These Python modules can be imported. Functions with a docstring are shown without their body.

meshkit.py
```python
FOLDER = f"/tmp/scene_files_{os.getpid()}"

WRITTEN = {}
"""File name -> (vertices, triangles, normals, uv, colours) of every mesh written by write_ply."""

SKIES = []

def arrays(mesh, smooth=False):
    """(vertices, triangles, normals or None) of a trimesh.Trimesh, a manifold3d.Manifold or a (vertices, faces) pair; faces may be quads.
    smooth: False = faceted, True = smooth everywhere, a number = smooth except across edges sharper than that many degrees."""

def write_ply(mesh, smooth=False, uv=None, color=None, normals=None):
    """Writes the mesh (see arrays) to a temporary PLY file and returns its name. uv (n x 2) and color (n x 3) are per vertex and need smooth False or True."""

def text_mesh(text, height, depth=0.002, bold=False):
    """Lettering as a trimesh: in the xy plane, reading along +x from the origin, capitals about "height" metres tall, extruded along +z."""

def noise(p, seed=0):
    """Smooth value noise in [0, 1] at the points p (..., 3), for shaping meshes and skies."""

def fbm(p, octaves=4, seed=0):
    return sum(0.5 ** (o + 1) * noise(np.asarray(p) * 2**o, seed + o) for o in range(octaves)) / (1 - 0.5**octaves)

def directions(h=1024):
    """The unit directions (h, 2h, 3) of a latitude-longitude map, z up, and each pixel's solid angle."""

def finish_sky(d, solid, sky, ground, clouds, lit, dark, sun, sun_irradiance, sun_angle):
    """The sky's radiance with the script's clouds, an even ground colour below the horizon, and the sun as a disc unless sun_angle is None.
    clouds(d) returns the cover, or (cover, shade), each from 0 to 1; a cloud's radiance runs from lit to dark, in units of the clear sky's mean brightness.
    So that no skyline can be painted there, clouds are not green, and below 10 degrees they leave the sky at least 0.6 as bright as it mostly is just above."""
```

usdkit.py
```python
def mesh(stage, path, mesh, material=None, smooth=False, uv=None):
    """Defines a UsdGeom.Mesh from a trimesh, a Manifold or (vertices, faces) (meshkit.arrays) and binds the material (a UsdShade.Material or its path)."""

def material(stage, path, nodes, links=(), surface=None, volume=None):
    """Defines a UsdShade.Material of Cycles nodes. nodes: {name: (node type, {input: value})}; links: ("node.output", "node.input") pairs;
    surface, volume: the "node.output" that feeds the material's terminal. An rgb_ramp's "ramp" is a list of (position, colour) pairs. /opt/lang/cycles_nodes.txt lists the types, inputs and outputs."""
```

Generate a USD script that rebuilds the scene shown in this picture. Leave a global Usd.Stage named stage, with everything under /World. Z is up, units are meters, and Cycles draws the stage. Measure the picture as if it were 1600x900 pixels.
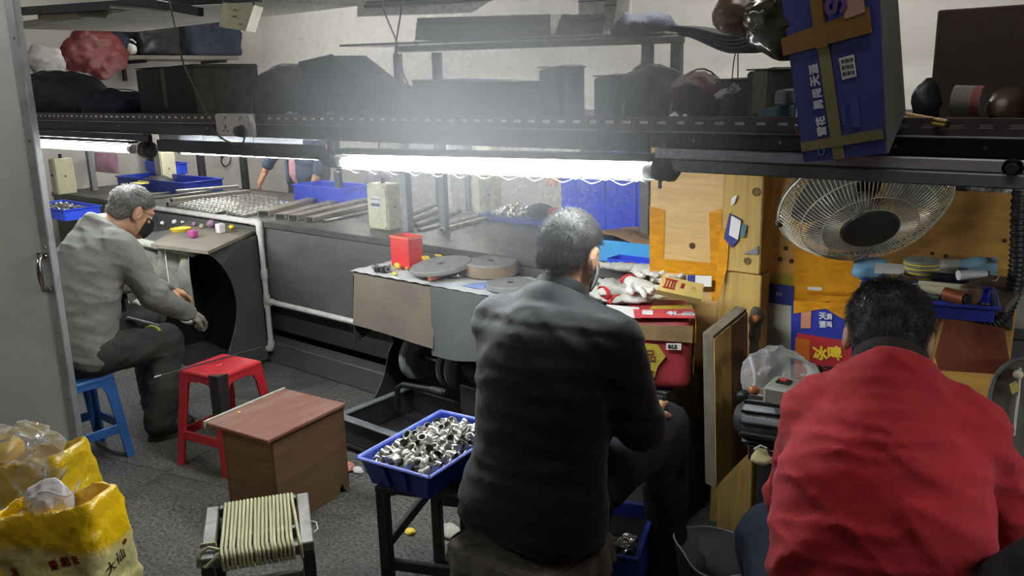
import math, random, glob
import numpy as np, trimesh, manifold3d, usdkit, meshkit
from pxr import Usd, UsdGeom, UsdLux, UsdShade, Sdf, Gf, Vt

stage = Usd.Stage.CreateInMemory()
UsdGeom.SetStageUpAxis(stage, 'Z')
UsdGeom.SetStageMetersPerUnit(stage, 1.0)
UsdGeom.Xform.Define(stage, '/World')
rnd = random.Random(7)
rng = np.random.default_rng(7)

# ------------------------------------------------------------------ camera, light, exposure
CAM_H, FPX, PITCH, ROLL, YAW = 1.65, 1320.0, 13.8, 1.6, 40.0
EXPOSURE = 2.02
TUBE_POWER = 30.0          # radiance of the three tubes over the benches
AISLE_POWER = 22.0         # ceiling tube over the aisle behind the camera
FAR_POWER = 42.0           # tubes of the workers across the bench
HAZE_DENSITY = 1.75
_a, _p, _r = math.radians(YAW), math.radians(PITCH), math.radians(ROLL)
FW = np.array([-math.sin(_a) * math.cos(_p), math.cos(_a) * math.cos(_p), -math.sin(_p)])
_rt = np.array([math.cos(_a), math.sin(_a), 0.0]); _up = np.cross(_rt, FW)
RT = _rt * math.cos(_r) - _up * math.sin(_r); UP = _up * math.cos(_r) + _rt * math.sin(_r)
CAM = np.array([0, 0, CAM_H])
cam = UsdGeom.Camera.Define(stage, '/World/camera')
cam.CreateHorizontalApertureAttr(36.0)
cam.CreateVerticalApertureAttr(20.25)
cam.CreateFocalLengthAttr(36.0 * FPX / 1600)
cam.CreateExposureAttr(EXPOSURE)
cam.CreateClippingRangeAttr(Gf.Vec2f(0.02, 100))
_m = np.eye(4); _m[0, :3], _m[1, :3], _m[2, :3], _m[3, :3] = RT, UP, -FW, CAM
cam.AddTransformOp().Set(Gf.Matrix4d(*[float(x) for x in _m.ravel()]))
# room daylight leaking in from the far doors behind the viewer: a weak even sky
dome = UsdLux.DomeLight.Define(stage, '/World/sky')
dome.CreateIntensityAttr(0.10)
dome.CreateColorAttr(Gf.Vec3f(0.9, 0.95, 1.0))

def _ray(x, y):
    return FW + RT * ((x - 800) / FPX) + UP * ((450 - y) / FPX)
def onz(x, y, z):
    d = _ray(x, y); return CAM + d * ((z - CAM_H) / d[2])
def ony(x, y, Y):
    d = _ray(x, y); return CAM + d * (Y / d[1])
def onx(x, y, X):
    d = _ray(x, y); return CAM + d * (X / d[0])
def atd(x, y, D):
    return CAM + _ray(x, y) * D

# ------------------------------------------------------------------ helpers: prims
_used = {}
def _num(base):
    n = _used.get(base, 0); _used[base] = n + 1
    return base if n == 0 else f'{base}_{n:03d}'
def _tag(prim, label=None, cat=None, group=None, kind=None):
    for k, v in (('label', label), ('category', cat), ('group', group), ('kind', kind)):
        if v: prim.SetCustomDataByKey(k, v)
def rotz(a):
    c, s = math.cos(a), math.sin(a); return np.array([[c, -s, 0], [s, c, 0], [0, 0, 1.0]])
def rotx(a):
    c, s = math.cos(a), math.sin(a); return np.array([[1, 0, 0], [0, c, -s], [0, s, c]])
def roty(a):
    c, s = math.cos(a), math.sin(a); return np.array([[c, 0, s], [0, 1, 0], [-s, 0, c]])
class Thing:
    """An Xform at a thing's base; add() gives it parts. Meshes are in its own frame unless world=True."""
    def __init__(self, name, label=None, cat=None, loc=(0, 0, 0), rz=0.0, R=None, group=None, kind=None, scale=1.0):
        self.path = '/World/' + _num(name)
        x = UsdGeom.Xform.Define(stage, self.path); self.prim = x.GetPrim()
        self.loc = np.array(loc, float); self.R = rotz(rz) if R is None else np.array(R, float)
        m = np.eye(4); m[:3, :3] = (self.R * scale).T; m[3, :3] = self.loc
        x.AddTransformOp().Set(Gf.Matrix4d(*[float(v) for v in m.ravel()]))
        _tag(self.prim, label, cat, group, kind)
    def add(self, name, mesh, mat, smooth=False, world=False, label=None, kind=None, under=None):
        v, f = vf(mesh)
        if world: v = (v - self.loc) @ self.R
        root = self.path if under is None else under
        p = root + '/' + _num_in(root, name)
        m = usdkit.mesh(stage, p, (v, f), mat, smooth=smooth)
        _tag(m.GetPrim(), label, None, None, kind)
        return p
_kids = {}
def _num_in(root, base):
    k = (root, base); n = _kids.get(k, 0); _kids[k] = n + 1
    return base if n == 0 else f'{base}_{n:03d}'
def solo(name, mesh, mat, label=None, cat=None, smooth=False, group=None, kind=None):
    """A thing that is a single mesh (vertices in world space)."""
    p = '/World/' + _num(name)
    m = usdkit.mesh(stage, p, vf(mesh), mat, smooth=smooth)
    _tag(m.GetPrim(), label, cat, group, kind); return p
def copy_of(src, name, label, cat, loc, R=None, group=None, scale=1.0):
    """A copy of a finished thing with its parts, under the next number."""
    p = '/World/' + _num(name)
    x = UsdGeom.Xform.Define(stage, p)
    x.GetPrim().GetReferences().AddInternalReference(src.path)
    x.ClearXformOpOrder()
    m = np.eye(4); m[:3, :3] = ((np.eye(3) if R is None else R) * scale).T; m[3, :3] = loc
    x.AddTransformOp(opSuffix='place').Set(Gf.Matrix4d(*[float(v) for v in m.ravel()]))
    _tag(x.GetPrim(), label, cat, group); x.GetPrim().SetInstanceable(True); return p

# ------------------------------------------------------------------ helpers: meshes
def vf(m):
    if hasattr(m, 'to_mesh'):
        q = m.to_mesh(); return np.array(q.vert_properties[:, :3], float), np.array(q.tri_verts, int)
    if isinstance(m, (tuple, list)) and len(m) == 2 and not hasattr(m[0], 'vertices'):
        v, f = np.asarray(m[0], float), np.asarray(m[1], int)
        if f.shape[1] == 4: f = np.vstack([f[:, [0, 1, 2]], f[:, [0, 2, 3]]])
        return v, f
    if isinstance(m, (list, tuple)): return vf(cat(*m))
    return np.array(m.vertices, float), np.array(m.faces, int)
def cat(*ms):
    V, F, n = [], [], 0
    for m in ms:
        v, f = vf(m); V.append(v); F.append(f + n); n += len(v)
    return np.vstack(V), np.vstack(F)
def mv(m, t=(0, 0, 0), R=None, s=None):
    v, f = vf(m)
    if s is not None: v = v * np.asarray(s, float)
    if R is not None: v = v @ np.asarray(R).T
    return v + np.asarray(t, float), f
_BOXF = None
def rbox(lo, hi, b=0.004):
    """Box with chamfered edges (24 corners, hull)."""
    global _BOXF
    lo, hi = np.minimum(lo, hi).astype(float), np.maximum(lo, hi).astype(float)
    b = min(b, 0.45 * (hi - lo).min()); c, h = (lo + hi) / 2, (hi - lo) / 2
    sg = np.array([(x, y, z) for x in (-1, 1) for y in (-1, 1) for z in (-1, 1)], float)
    P = np.vstack([sg * h - sg * b * np.array(k) for k in ((0, 1, 1), (1, 0, 1), (1, 1, 0))]) + c
    if _BOXF is None:
        hull = trimesh.convex.convex_hull(np.vstack([sg - sg * .2 * np.array(k) for k in ((0, 1, 1), (1, 0, 1), (1, 1, 0))]))
        ref = np.vstack([sg - sg * .2 * np.array(k) for k in ((0, 1, 1), (1, 0, 1), (1, 1, 0))])
        idx = np.argmin(((hull.vertices[:, None] - ref[None]) ** 2).sum(-1), 1); _BOXF = idx[hull.faces]
    return P, _BOXF.copy()
def boxc(c, size, b=0.004, R=None):
    s = np.asarray(size, float) / 2
    return mv(rbox(-s, s, b), c, R)
def frame_of(d):
    d = np.asarray(d, float); d = d / np.linalg.norm(d)
    a = np.array([0, 0, 1.0]) if abs(d[2]) < .9 else np.array([1.0, 0, 0])
    u = np.cross(a, d); u /= np.linalg.norm(u); return u, np.cross(d, u), d
def bar(p0, p1, w, h, b=0.003, up=None):
    """Square bar from p0 to p1; h is measured along 'up' (default: world z as near as may be)."""
    p0, p1 = np.asarray(p0, float), np.asarray(p1, float); d = p1 - p0; L = np.linalg.norm(d); d = d / L
    a = np.array([0, 0, 1.0]) if up is None else np.asarray(up, float)
    if abs(a @ d) > .95: a = np.array([0, 1.0, 0])
    u = np.cross(d, a); u /= np.linalg.norm(u); v = np.cross(u, d)
    return mv(rbox((-w / 2, 0, -h / 2), (w / 2, L, h / 2), b), p0, np.stack([u, d, v], 1))
def tube(pts, r, n=10, closed=False, caps=True):
    pts = np.asarray(pts, float); k = len(pts); r = np.broadcast_to(np.asarray(r, float), (k,))
    t = np.gradient(pts, axis=0) if not closed else np.roll(pts, -1, 0) - np.roll(pts, 1, 0)
    t /= np.maximum(np.linalg.norm(t, axis=1, keepdims=True), 1e-9)
    u = frame_of(t[0])[0]; U = []
    for i in range(k):
        u = u - t[i] * (u @ t[i]); u = u / max(np.linalg.norm(u), 1e-9); U.append(u)
    U = np.array(U); W = np.cross(t, U); a = np.arange(n) / n * 2 * np.pi
    V = pts[:, None] + r[:, None, None] * (np.cos(a)[None, :, None] * U[:, None] + np.sin(a)[None, :, None] * W[:, None])
    V = V.reshape(-1, 3); F = []
    for i in range(k if closed else k - 1):
        j = (i + 1) % k
        for q in range(n):
            s = (q + 1) % n; F.append((i * n + q, i * n + s, j * n + s, j * n + q))
    F = np.array(F); F = np.vstack([F[:, [0, 1, 2]], F[:, [0, 2, 3]]])
    if caps and not closed:
        e = len(V); V = np.vstack([V, pts[:1], pts[-1:]]); q = np.arange(n); s = (q + 1) % n
        F = np.vstack([F, np.stack([np.full(n, e), s, q], 1), np.stack([np.full(n, e + 1), (k - 1) * n + q, (k - 1) * n + s], 1)])
    return V, F
def cyl(p0, p1, r, n=20, r1=None):
    p0, p1 = np.asarray(p0, float), np.asarray(p1, float); u, v, d = frame_of(p1 - p0)
    return mv(lathe([(0, 0), (r, 0), (r1 if r1 is not None else r, np.linalg.norm(p1 - p0)), (0, np.linalg.norm(p1 - p0))], n), p0, np.stack([u, v, d], 1))
def lathe(prof, n=32, closed=False):
    """Revolve (radius, height) pairs about z."""
    prof = np.asarray(prof, float); k = len(prof); a = np.arange(n) / n * 2 * np.pi
    V = np.stack([prof[:, 0][:, None] * np.cos(a), prof[:, 0][:, None] * np.sin(a), np.repeat(prof[:, 1][:, None], n, 1)], -1).reshape(-1, 3)
    i = np.arange(k if closed else k - 1)[:, None] * n; j = ((np.arange(k if closed else k - 1) + 1) % k)[:, None] * n
    q = np.arange(n)[None]; s = (q + 1) % n
    F = np.stack([i + q, i + s, j + s, j + q], -1).reshape(-1, 4)
    F = np.vstack([F[:, [0, 1, 2]], F[:, [0, 2, 3]]])
    A = V[F]; ok = np.linalg.norm(np.cross(A[:, 1] - A[:, 0], A[:, 2] - A[:, 0]), axis=1) > 1e-12
    return V, F[ok]
def disc(c, nrm, r, th, n=40, hole=0.0, b=0.003):
    prof = [(hole, 0), (r - b, 0), (r, b), (r, th - b), (r - b, th), (hole, th)]
    u, v, d = frame_of(nrm)
    return mv(lathe(prof, n, closed=hole > 0), c, np.stack([u, v, d], 1))
def prism(poly, h):
    """Extrude an outline in xy from z=0 to h."""
    from shapely.geometry import Polygon
    return trimesh.creation.extrude_polygon(Polygon(poly), h, engine='earcut')
def plate(pts, th, nrm=None):
    """Solid sheet: outline of 3-D points (roughly planar) thickened by th along its normal."""
    P = np.asarray(pts, float); c = P.mean(0)
    if nrm is None:
        nrm = np.zeros(3)
        for i in range(len(P)): nrm += np.cross(P[i] - c, P[(i + 1) % len(P)] - c)
    u, v, d = frame_of(nrm); Q = np.stack([(P - c) @ u, (P - c) @ v], 1)
    return mv(prism(Q, th), c - d * th / 2, np.stack([u, v, d], 1))
def sheet(fn, nu, nv, th=0.0015):
    """Thin solid sheet from fn(u, v) -> (..., 3)."""
    u, v = np.meshgrid(np.linspace(0, 1, nu), np.linspace(0, 1, nv), indexing='ij'); P = fn(u, v)
    N = np.cross(np.gradient(P, axis=0), np.gradient(P, axis=1)); N /= np.maximum(np.linalg.norm(N, axis=-1, keepdims=True), 1e-9)
    A, B = (P + N * th / 2).reshape(-1, 3), (P - N * th / 2).reshape(-1, 3); n = nu * nv
    i, j = np.meshgrid(np.arange(nu - 1), np.arange(nv - 1), indexing='ij'); q = (i * nv + j).ravel()
    F = np.stack([q, q + nv, q + nv + 1, q + 1], 1); G = F[:, ::-1] + n
    e = [np.arange(nv), np.arange(nu) * nv + nv - 1, np.arange(nv)[::-1] + (nu - 1) * nv, np.arange(nu)[::-1] * nv]
    S = np.vstack([np.stack([x[:-1], x[1:], x[1:] + n, x[:-1] + n], 1) for x in e])
    F = np.vstack([F, G, S]); return np.vstack([A, B]), np.vstack([F[:, [0, 1, 2]], F[:, [0, 2, 3]]])

# ------------------------------------------------------------------ helpers: smooth solids (signed distances + surface nets)
def nets(fn, lo, hi, h):
    lo, hi = np.asarray(lo, float), np.asarray(hi, float); n = np.ceil((hi - lo) / h).astype(int) + 1
    ax = [lo[k] + np.arange(n[k]) * h for k in range(3)]
    G = np.stack(np.meshgrid(*ax, indexing='ij'), -1)
    if n.prod() > 30000:      # evaluate finely only in blocks near the surface
        k = 6; m = -(-n // k); bc = np.stack(np.meshgrid(*[lo[a] + (np.arange(m[a]) + .5) * k * h - h / 2 for a in range(3)], indexing='ij'), -1)
        B = fn(bc.reshape(-1, 3)); near = (np.abs(B) < k * h * .87 * 1.5 + .022).reshape(m)
        D = np.kron(B.reshape(m), np.ones((k, k, k)))[:n[0], :n[1], :n[2]].copy(); W = np.kron(near, np.ones((k, k, k), bool))[:n[0], :n[1], :n[2]]
        D[W] = fn(G[W])
    else: D = fn(G.reshape(-1, 3)).reshape(n)
    S = D < 0; acc = np.zeros((*(n - 1), 3)); cnt = np.zeros(n - 1)
    for a in range(3):
        s0 = [slice(None)] * 3; s1 = [slice(None)] * 3; s0[a] = slice(None, -1); s1[a] = slice(1, None)
        A, B = D[tuple(s0)], D[tuple(s1)]; X = S[tuple(s0)] != S[tuple(s1)]
        t = np.where(X, A / np.where(X, A - B, 1), 0); P = G[tuple(s0)].copy(); P[..., a] += t * h
        b, c = [k for k in range(3) if k != a]
        for db in (0, 1):
            for dc in (0, 1):
                sl = [slice(None)] * 3; sl[b] = slice(db, n[b] - 1 + db); sl[c] = slice(dc, n[c] - 1 + dc)
                acc += np.where(X[tuple(sl)][..., None], P[tuple(sl)], 0); cnt += X[tuple(sl)]
    on = cnt > 0; ids = -np.ones(n - 1, int); ids[on] = np.arange(on.sum()); V = acc[on] / cnt[on][:, None]; F = []
    for a in range(3):
        b, c = [(1, 2), (2, 0), (0, 1)][a]
        s0 = [slice(1, -1)] * 3; s1 = [slice(1, -1)] * 3; s0[a] = slice(None, -1); s1[a] = slice(1, None)
        A, B = S[tuple(s0)], S[tuple(s1)]
        for flip, M in ((False, A & ~B), (True, ~A & B)):
            w = np.argwhere(M)
            if not len(w): continue
            w[:, b] += 1; w[:, c] += 1; q = []
            for db, dc in ((1, 1), (0, 1), (0, 0), (1, 0)):
                z = w.copy(); z[:, b] -= db; z[:, c] -= dc; q.append(ids[z[:, 0], z[:, 1], z[:, 2]])
            q = np.stack(q, 1); F.append(q[:, ::-1] if flip else q)
    F = np.vstack(F); return V, np.vstack([F[:, [0, 1, 2]], F[:, [0, 2, 3]]])
def smin(a, b, k):
    h = np.clip(.5 + .5 * (b - a) / k, 0, 1); return b * (1 - h) + a * h - k * h * (1 - h)
def smax(a, b, k): return -smin(-a, -b, k)
def d_cap(P, a, b, ra, rb=None):
    a, b = np.asarray(a, float), np.asarray(b, float); rb = ra if rb is None else rb; ba = b - a
    t = np.clip((P - a) @ ba / max(ba @ ba, 1e-9), 0, 1); return np.linalg.norm(P - a - t[:, None] * ba, axis=1) - (ra + (rb - ra) * t)
def d_ell(P, c, r, R=None):
    Q = P - np.asarray(c, float); Q = Q @ R if R is not None else Q; r = np.asarray(r, float)
    k0 = np.linalg.norm(Q / r, axis=1); k1 = np.linalg.norm(Q / r ** 2, axis=1); return k0 * (k0 - 1) / np.maximum(k1, 1e-9)
def d_box(P, c, h, r=0.02, R=None):
    Q = P - np.asarray(c, float); Q = np.abs(Q @ R if R is not None else Q) - (np.asarray(h, float) - r)
    return np.linalg.norm(np.maximum(Q, 0), axis=1) + np.minimum(Q.max(1), 0) - r
def fbm(P, s, seed=0, o=3): return meshkit.fbm(np.asarray(P) * np.asarray(s, float), o, seed) - .5
def ridged(P, s, seed=0): return 1 - 2 * np.abs(meshkit.fbm(np.asarray(P) * np.asarray(s, float), 2, seed) - .5) * 2
def lump(c, r, seed=0, amp=.03, freq=9, h=.018, flat=None, box=None, R=None, folds=0.0):
    """A soft bundle: ellipsoid (or rounded box) with creases, cut flat at z = flat."""
    c, r = np.asarray(c, float), np.asarray(r, float)
    def f(P):
        d = d_box(P, c, r, box, R) if box else d_ell(P, c, r, R)
        d = d + amp * 2 * fbm(P, freq, seed) - folds * np.maximum(0, ridged(P, (freq * .7, freq * .7, freq * 1.6), seed + 5) - .55)
        return np.maximum(d, flat - P[:, 2]) if flat is not None else d
    m = r.max() if R is not None else r
    return nets(f, c - m - amp * 2 - h * 2, c + m + amp * 2 + h * 2, h)

# ------------------------------------------------------------------ helpers: lettering
def glyphs(text, height, depth=0.0012, cjk=True, bold=False):
    from PIL import Image, ImageDraw, ImageFont
    from shapely import affinity, box, union_all
    where = '/opt/blender-*/*/datafiles/fonts/' + ('Noto Sans CJK*' if cjk else 'Inter.woff2')
    font = ImageFont.truetype(glob.glob(where)[0], 64); sw = 3 if bold else 0
    x0, y0, x1, y1 = font.getbbox(text, anchor='ls', stroke_width=sw)
    im = Image.new('L', (int(x1 - x0) + 8, int(y1 - y0) + 8)); ImageDraw.Draw(im).text((4 - x0, 4 - y0), text, 255, font, anchor='ls', stroke_width=sw)
    on = np.pad(np.asarray(im) > 127, ((0, 0), (1, 1))).astype(np.int8)
    rows, st = np.nonzero(np.diff(on, axis=1) == 1); en = np.nonzero(np.diff(on, axis=1) == -1)[1]
    shape = union_all(box(st, -rows - 1, en, -rows)).buffer(0.5).buffer(-0.5).simplify(0.8)
    b = shape.bounds; s = height / (b[3] - b[1])
    shape = affinity.affine_transform(shape, [s, 0, 0, s, -s * b[0], -s * b[1]])
    return trimesh.util.concatenate([trimesh.creation.extrude_polygon(g, depth, engine='earcut') for g in getattr(shape, 'geoms', [shape])])
def lettering(text, height, o, xd, yd, cjk=True, bold=False, depth=.0012):
    """Glyphs with their lower left corner at o, reading along xd, upward along yd."""
    xd = np.asarray(xd, float) / np.linalg.norm(xd); yd = np.asarray(yd, float); yd = yd - xd * (yd @ xd); yd /= np.linalg.norm(yd)
    return mv(glyphs(text, height, depth, cjk, bold), o, np.stack([xd, yd, np.cross(xd, yd)], 1))

# ------------------------------------------------------------------ materials
def C(h):
    h = h.lstrip('#'); v = np.array([int(h[i:i + 2], 16) for i in (0, 2, 4)]) / 255.0
    return tuple(np.where(v <= .04045, v / 12.92, ((v + .055) / 1.055) ** 2.4))
_mats = {}
def M(name, col, rough=.6, metal=0.0, var=.18, scale=9.0, bump=.0, bscale=60.0, dirt=None, dscale=3.0, damt=.5, stretch=(1, 1, 1), spec=.5, sheen=0.0, **kw):
    """Procedural principled material: base tone broken up by noise, optional second tone in patches (dirt), optional relief."""
    if name in _mats: return _mats[name]
    c = np.array(C(col) if isinstance(col, str) else col, float)
    lo, hi = tuple(c * (1 - var)), tuple(np.minimum(c * (1 + var), .95))
    nodes = {'t': ('texture_coordinate', {}), 'm': ('mapping', {'scale': tuple(stretch)}), 'n': ('noise_texture', {'scale': scale, 'detail': 5.0, 'roughness': .6}),
             'r': ('rgb_ramp', {'ramp': [(.3, lo), (.7, hi)]}), 'p': ('principled_bsdf', {'roughness': rough, 'metallic': metal, 'specular_ior_level': spec, 'sheen_weight': sheen, **kw})}
    links = [('t.object', 'm.vector'), ('m.vector', 'n.vector'), ('n.fac', 'r.fac')]
    out = 'r.color'
    if dirt is not None:
        nodes['n2'] = ('noise_texture', {'scale': dscale, 'detail': 6.0, 'roughness': .65, 'distortion': .6})
        nodes['r2'] = ('rgb_ramp', {'ramp': [(.5 - .02, (0, 0, 0)), (.5 + .16, (damt,) * 3)]})
        nodes['x'] = ('mix', {'mix_type': 'mix', 'color2': C(dirt) if isinstance(dirt, str) else dirt})
        links += [('m.vector', 'n2.vector'), ('n2.fac', 'r2.fac'), ('r2.color', 'x.fac'), (out, 'x.color1')]; out = 'x.color'
    links.append((out, 'p.base_color'))
    if bump:
        nodes['bn'] = ('noise_texture', {'scale': bscale, 'detail': 3.0}); nodes['b'] = ('bump', {'strength': 1.0, 'distance': bump})
        links += [('m.vector', 'bn.vector'), ('bn.fac', 'b.height'), ('b.normal', 'p.normal')]
    _mats[name] = usdkit.material(stage, '/World/Looks/' + name, nodes, links, surface='p.BSDF'); return _mats[name]
def glow(name, col, power):
    if name not in _mats:
        _mats[name] = usdkit.material(stage, '/World/Looks/' + name, {'e': ('emission', {'color': col, 'strength': power})}, surface='e.emission')
    return _mats[name]
def film(name, col, clear=.7, rough=.15, tint=1.0):
    """Thin clear plastic film: see-through mixed with a glossy, slightly milky skin."""
    if name not in _mats:
        c = C(col) if isinstance(col, str) else col
        nodes = {'f': ('fresnel', {'IOR': 1.35}), 'a': ('math', {'math_type': 'add', 'value2': 1 - clear}), 't': ('transparent_bsdf', {'color': (tint,) * 3}),
                 'p': ('principled_bsdf', {'base_color': c, 'roughness': rough, 'specular_ior_level': .8}), 'm': ('mix_closure', {})}
        _mats[name] = usdkit.material(stage, '/World/Looks/' + name, nodes, [('f.fac', 'a.value1'), ('a.value', 'm.fac'), ('t.BSDF', 'm.closure1'), ('p.BSDF', 'm.closure2')], surface='m.closure')
    return _mats[name]
# ------------------------------------------------------------------ shared materials
m_floor = M('floor_concrete', '#565451', .8, var=.8, scale=75, bump=.004, bscale=160, dirt='#3a3835', dscale=2.2, damt=.75)
m_floor2 = M('floor_concrete_b', '#5b5955', .8, var=.8, scale=70, bump=.004, bscale=150, dirt='#3c3a36', dscale=2.6, damt=.7)
m_wall = M('wall_paint', '#c9c6bf', .85, var=.05, scale=1.6, dirt='#b8b5ad', dscale=.7, damt=.2)
m_ceil = M('ceiling_paint', '#6f6d69', .9, var=.1, scale=2)
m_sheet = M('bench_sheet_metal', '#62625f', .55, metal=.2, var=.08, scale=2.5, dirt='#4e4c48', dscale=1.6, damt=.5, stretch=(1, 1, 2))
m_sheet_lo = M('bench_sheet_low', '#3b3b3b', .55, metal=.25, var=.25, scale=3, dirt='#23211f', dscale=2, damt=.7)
m_btop = M('bench_top_metal', '#5a5955', .45, metal=.35, var=.2, scale=4, dirt='#3f3d39', dscale=2.5, damt=.6)
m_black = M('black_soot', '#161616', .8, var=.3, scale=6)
m_steel_dk = M('dark_painted_steel', '#3a393b', .5, metal=.3, var=.12, scale=14, dirt='#2c2a29', dscale=5, damt=.5)
m_steel_gy = M('grey_painted_steel', '#777a7d', .5, metal=.1, var=.12, scale=10, dirt='#4f5052', dscale=5, damt=.6)
m_alu = M('aluminium_channel', '#a9a5b0', .45, metal=.1, var=.15, scale=20, stretch=(1, 6, 6))
m_slot = M('slotted_angle_paint', '#4a4043', .5, metal=.2, var=.15, scale=12)
m_pale = M('pale_board', '#b9b6ae', .8, var=.1, scale=6)
m_door = M('door_sheet', '#bdc0c2', .45, metal=.1, var=.1, scale=2.2, dirt='#d0d2d2', dscale=2.4, damt=.6, bump=.002, bscale=3)
m_doorfr = M('door_edge', '#98989a', .45, metal=.3, var=.1, scale=6, dirt='#74706c', dscale=8, damt=.5)
m_chrome = M('chrome', '#b9b4ae', .18, metal=1.0, var=.2, scale=12)
m_wood_raw = M('raw_timber', '#b5944f', .7, var=.16, scale=5, stretch=(14, 14, 1), dirt='#8a744a', dscale=3, damt=.5, bump=.0008, bscale=18)
m_ply = M('plywood', '#bd8d45', .6, var=.16, scale=4, stretch=(1.2, 1, 11), dirt='#96702f', dscale=2.2, damt=.55)
m_ply_lt = M('plywood_pale', '#cba76c', .6, var=.14, scale=4, stretch=(1.2, 1, 9), dirt='#ac8a58', dscale=2, damt=.5)
m_tape = M('brown_packing_tape', '#c98a1e', .22, var=.2, scale=12, stretch=(1, 1, 3), bump=.003, bscale=22)
m_pvc = M('white_pvc', '#cfc9c4', .4, var=.08, scale=8, dirt='#8d8780', dscale=9, damt=.4)
m_cream = M('cream_enamel', '#c2c0a0', .45, var=.08, scale=8, dirt='#9d9a7c', dscale=7, damt=.5)
m_dkcloth = M('dark_dusty_cloth', '#2c2d31', .95, var=.3, scale=14, dirt='#45464a', dscale=4, damt=.5, bump=.003, bscale=40)
m_dkcloth2 = M('dark_blue_dusty_cloth', '#25293a', .95, var=.3, scale=12, dirt='#40444f', dscale=4, damt=.5, bump=.003, bscale=40)
m_dkbox = M('dark_dusty_carton', '#33342f', .9, var=.2, scale=7, dirt='#4a4a45', dscale=3, damt=.5)
m_rubber = M('black_rubber', '#1a1b1c', .5, var=.2, scale=20)
m_screw = M('screw_steel', '#8f8f8c', .35, metal=.9, var=.1, scale=30)
m_white_plastic = M('white_plastic', '#c9c7c6', .4, var=.06, scale=10, dirt='#9f9c9a', dscale=8, damt=.5)
m_paper = M('white_paper', '#d5d3cf', .8, var=.05, scale=6)
m_kraft = M('brown_cardboard', '#7d705e', .85, var=.12, scale=5, dirt='#655948', dscale=3, damt=.6)
m_blue = M('blue_plastic', '#2f43a8', .35, var=.12, scale=5, dirt='#1d2764', dscale=6, damt=.5)
m_bluebright = M('bright_blue_plastic', '#3350d8', .35, var=.1, scale=5)
m_red = M('red_plastic', '#c92f33', .4, var=.12, scale=6, dirt='#7d1c1f', dscale=5, damt=.5)
m_ink_w = M('white_print', '#c6c8d4', .7, var=.05)
m_ink_k = M('black_print', '#17140f', .7, var=.1)
m_ink_r = M('red_print', '#9c1f22', .7, var=.1)
m_skin = M('skin', '#c1926f', .55, var=.08, scale=30, dirt='#b0805f', dscale=12, damt=.4, subsurface_weight=.0)
m_hair_gy = M('grey_hair', '#55534f', .6, var=.4, scale=90, stretch=(1, 1, .4))
m_hair_bk = M('black_hair', '#2b2624', .5, var=.35, scale=80, stretch=(1, 1, .4))

# ------------------------------------------------------------------ the room
X0, X1, Y0, Y1, ZC = -7.4, 1.7, -2.6, 5.1, 3.0
fl = Thing('floor', kind='structure')
fl.add('slab', rbox((X0 - .1, Y0 - .1, -.12), (X1 + .1, Y1 + .1, -.006), .002), m_black)
ta = math.radians(12.6); TR = rotz(ta); org = np.array([-2.62, 1.83, 0]); ts = .82
for i in range(-8, 7):
    for j in range(-6, 3):
        c = org + TR @ np.array([(i + .5) * ts, (j + .5) * ts, 0])
        if c[0] < -6.0 or c[0] > 1.3 or c[1] < -2.0 or c[1] > 3.2: continue
        fl.add('tile', mv(rbox((-ts / 2 + .0012, -ts / 2 + .0012, -.02), (ts / 2 - .0012, ts / 2 - .0012, rnd.uniform(-.0008, 0)), .002), c, TR), m_floor if (i * 3 + j) % 2 else m_floor2)
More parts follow.
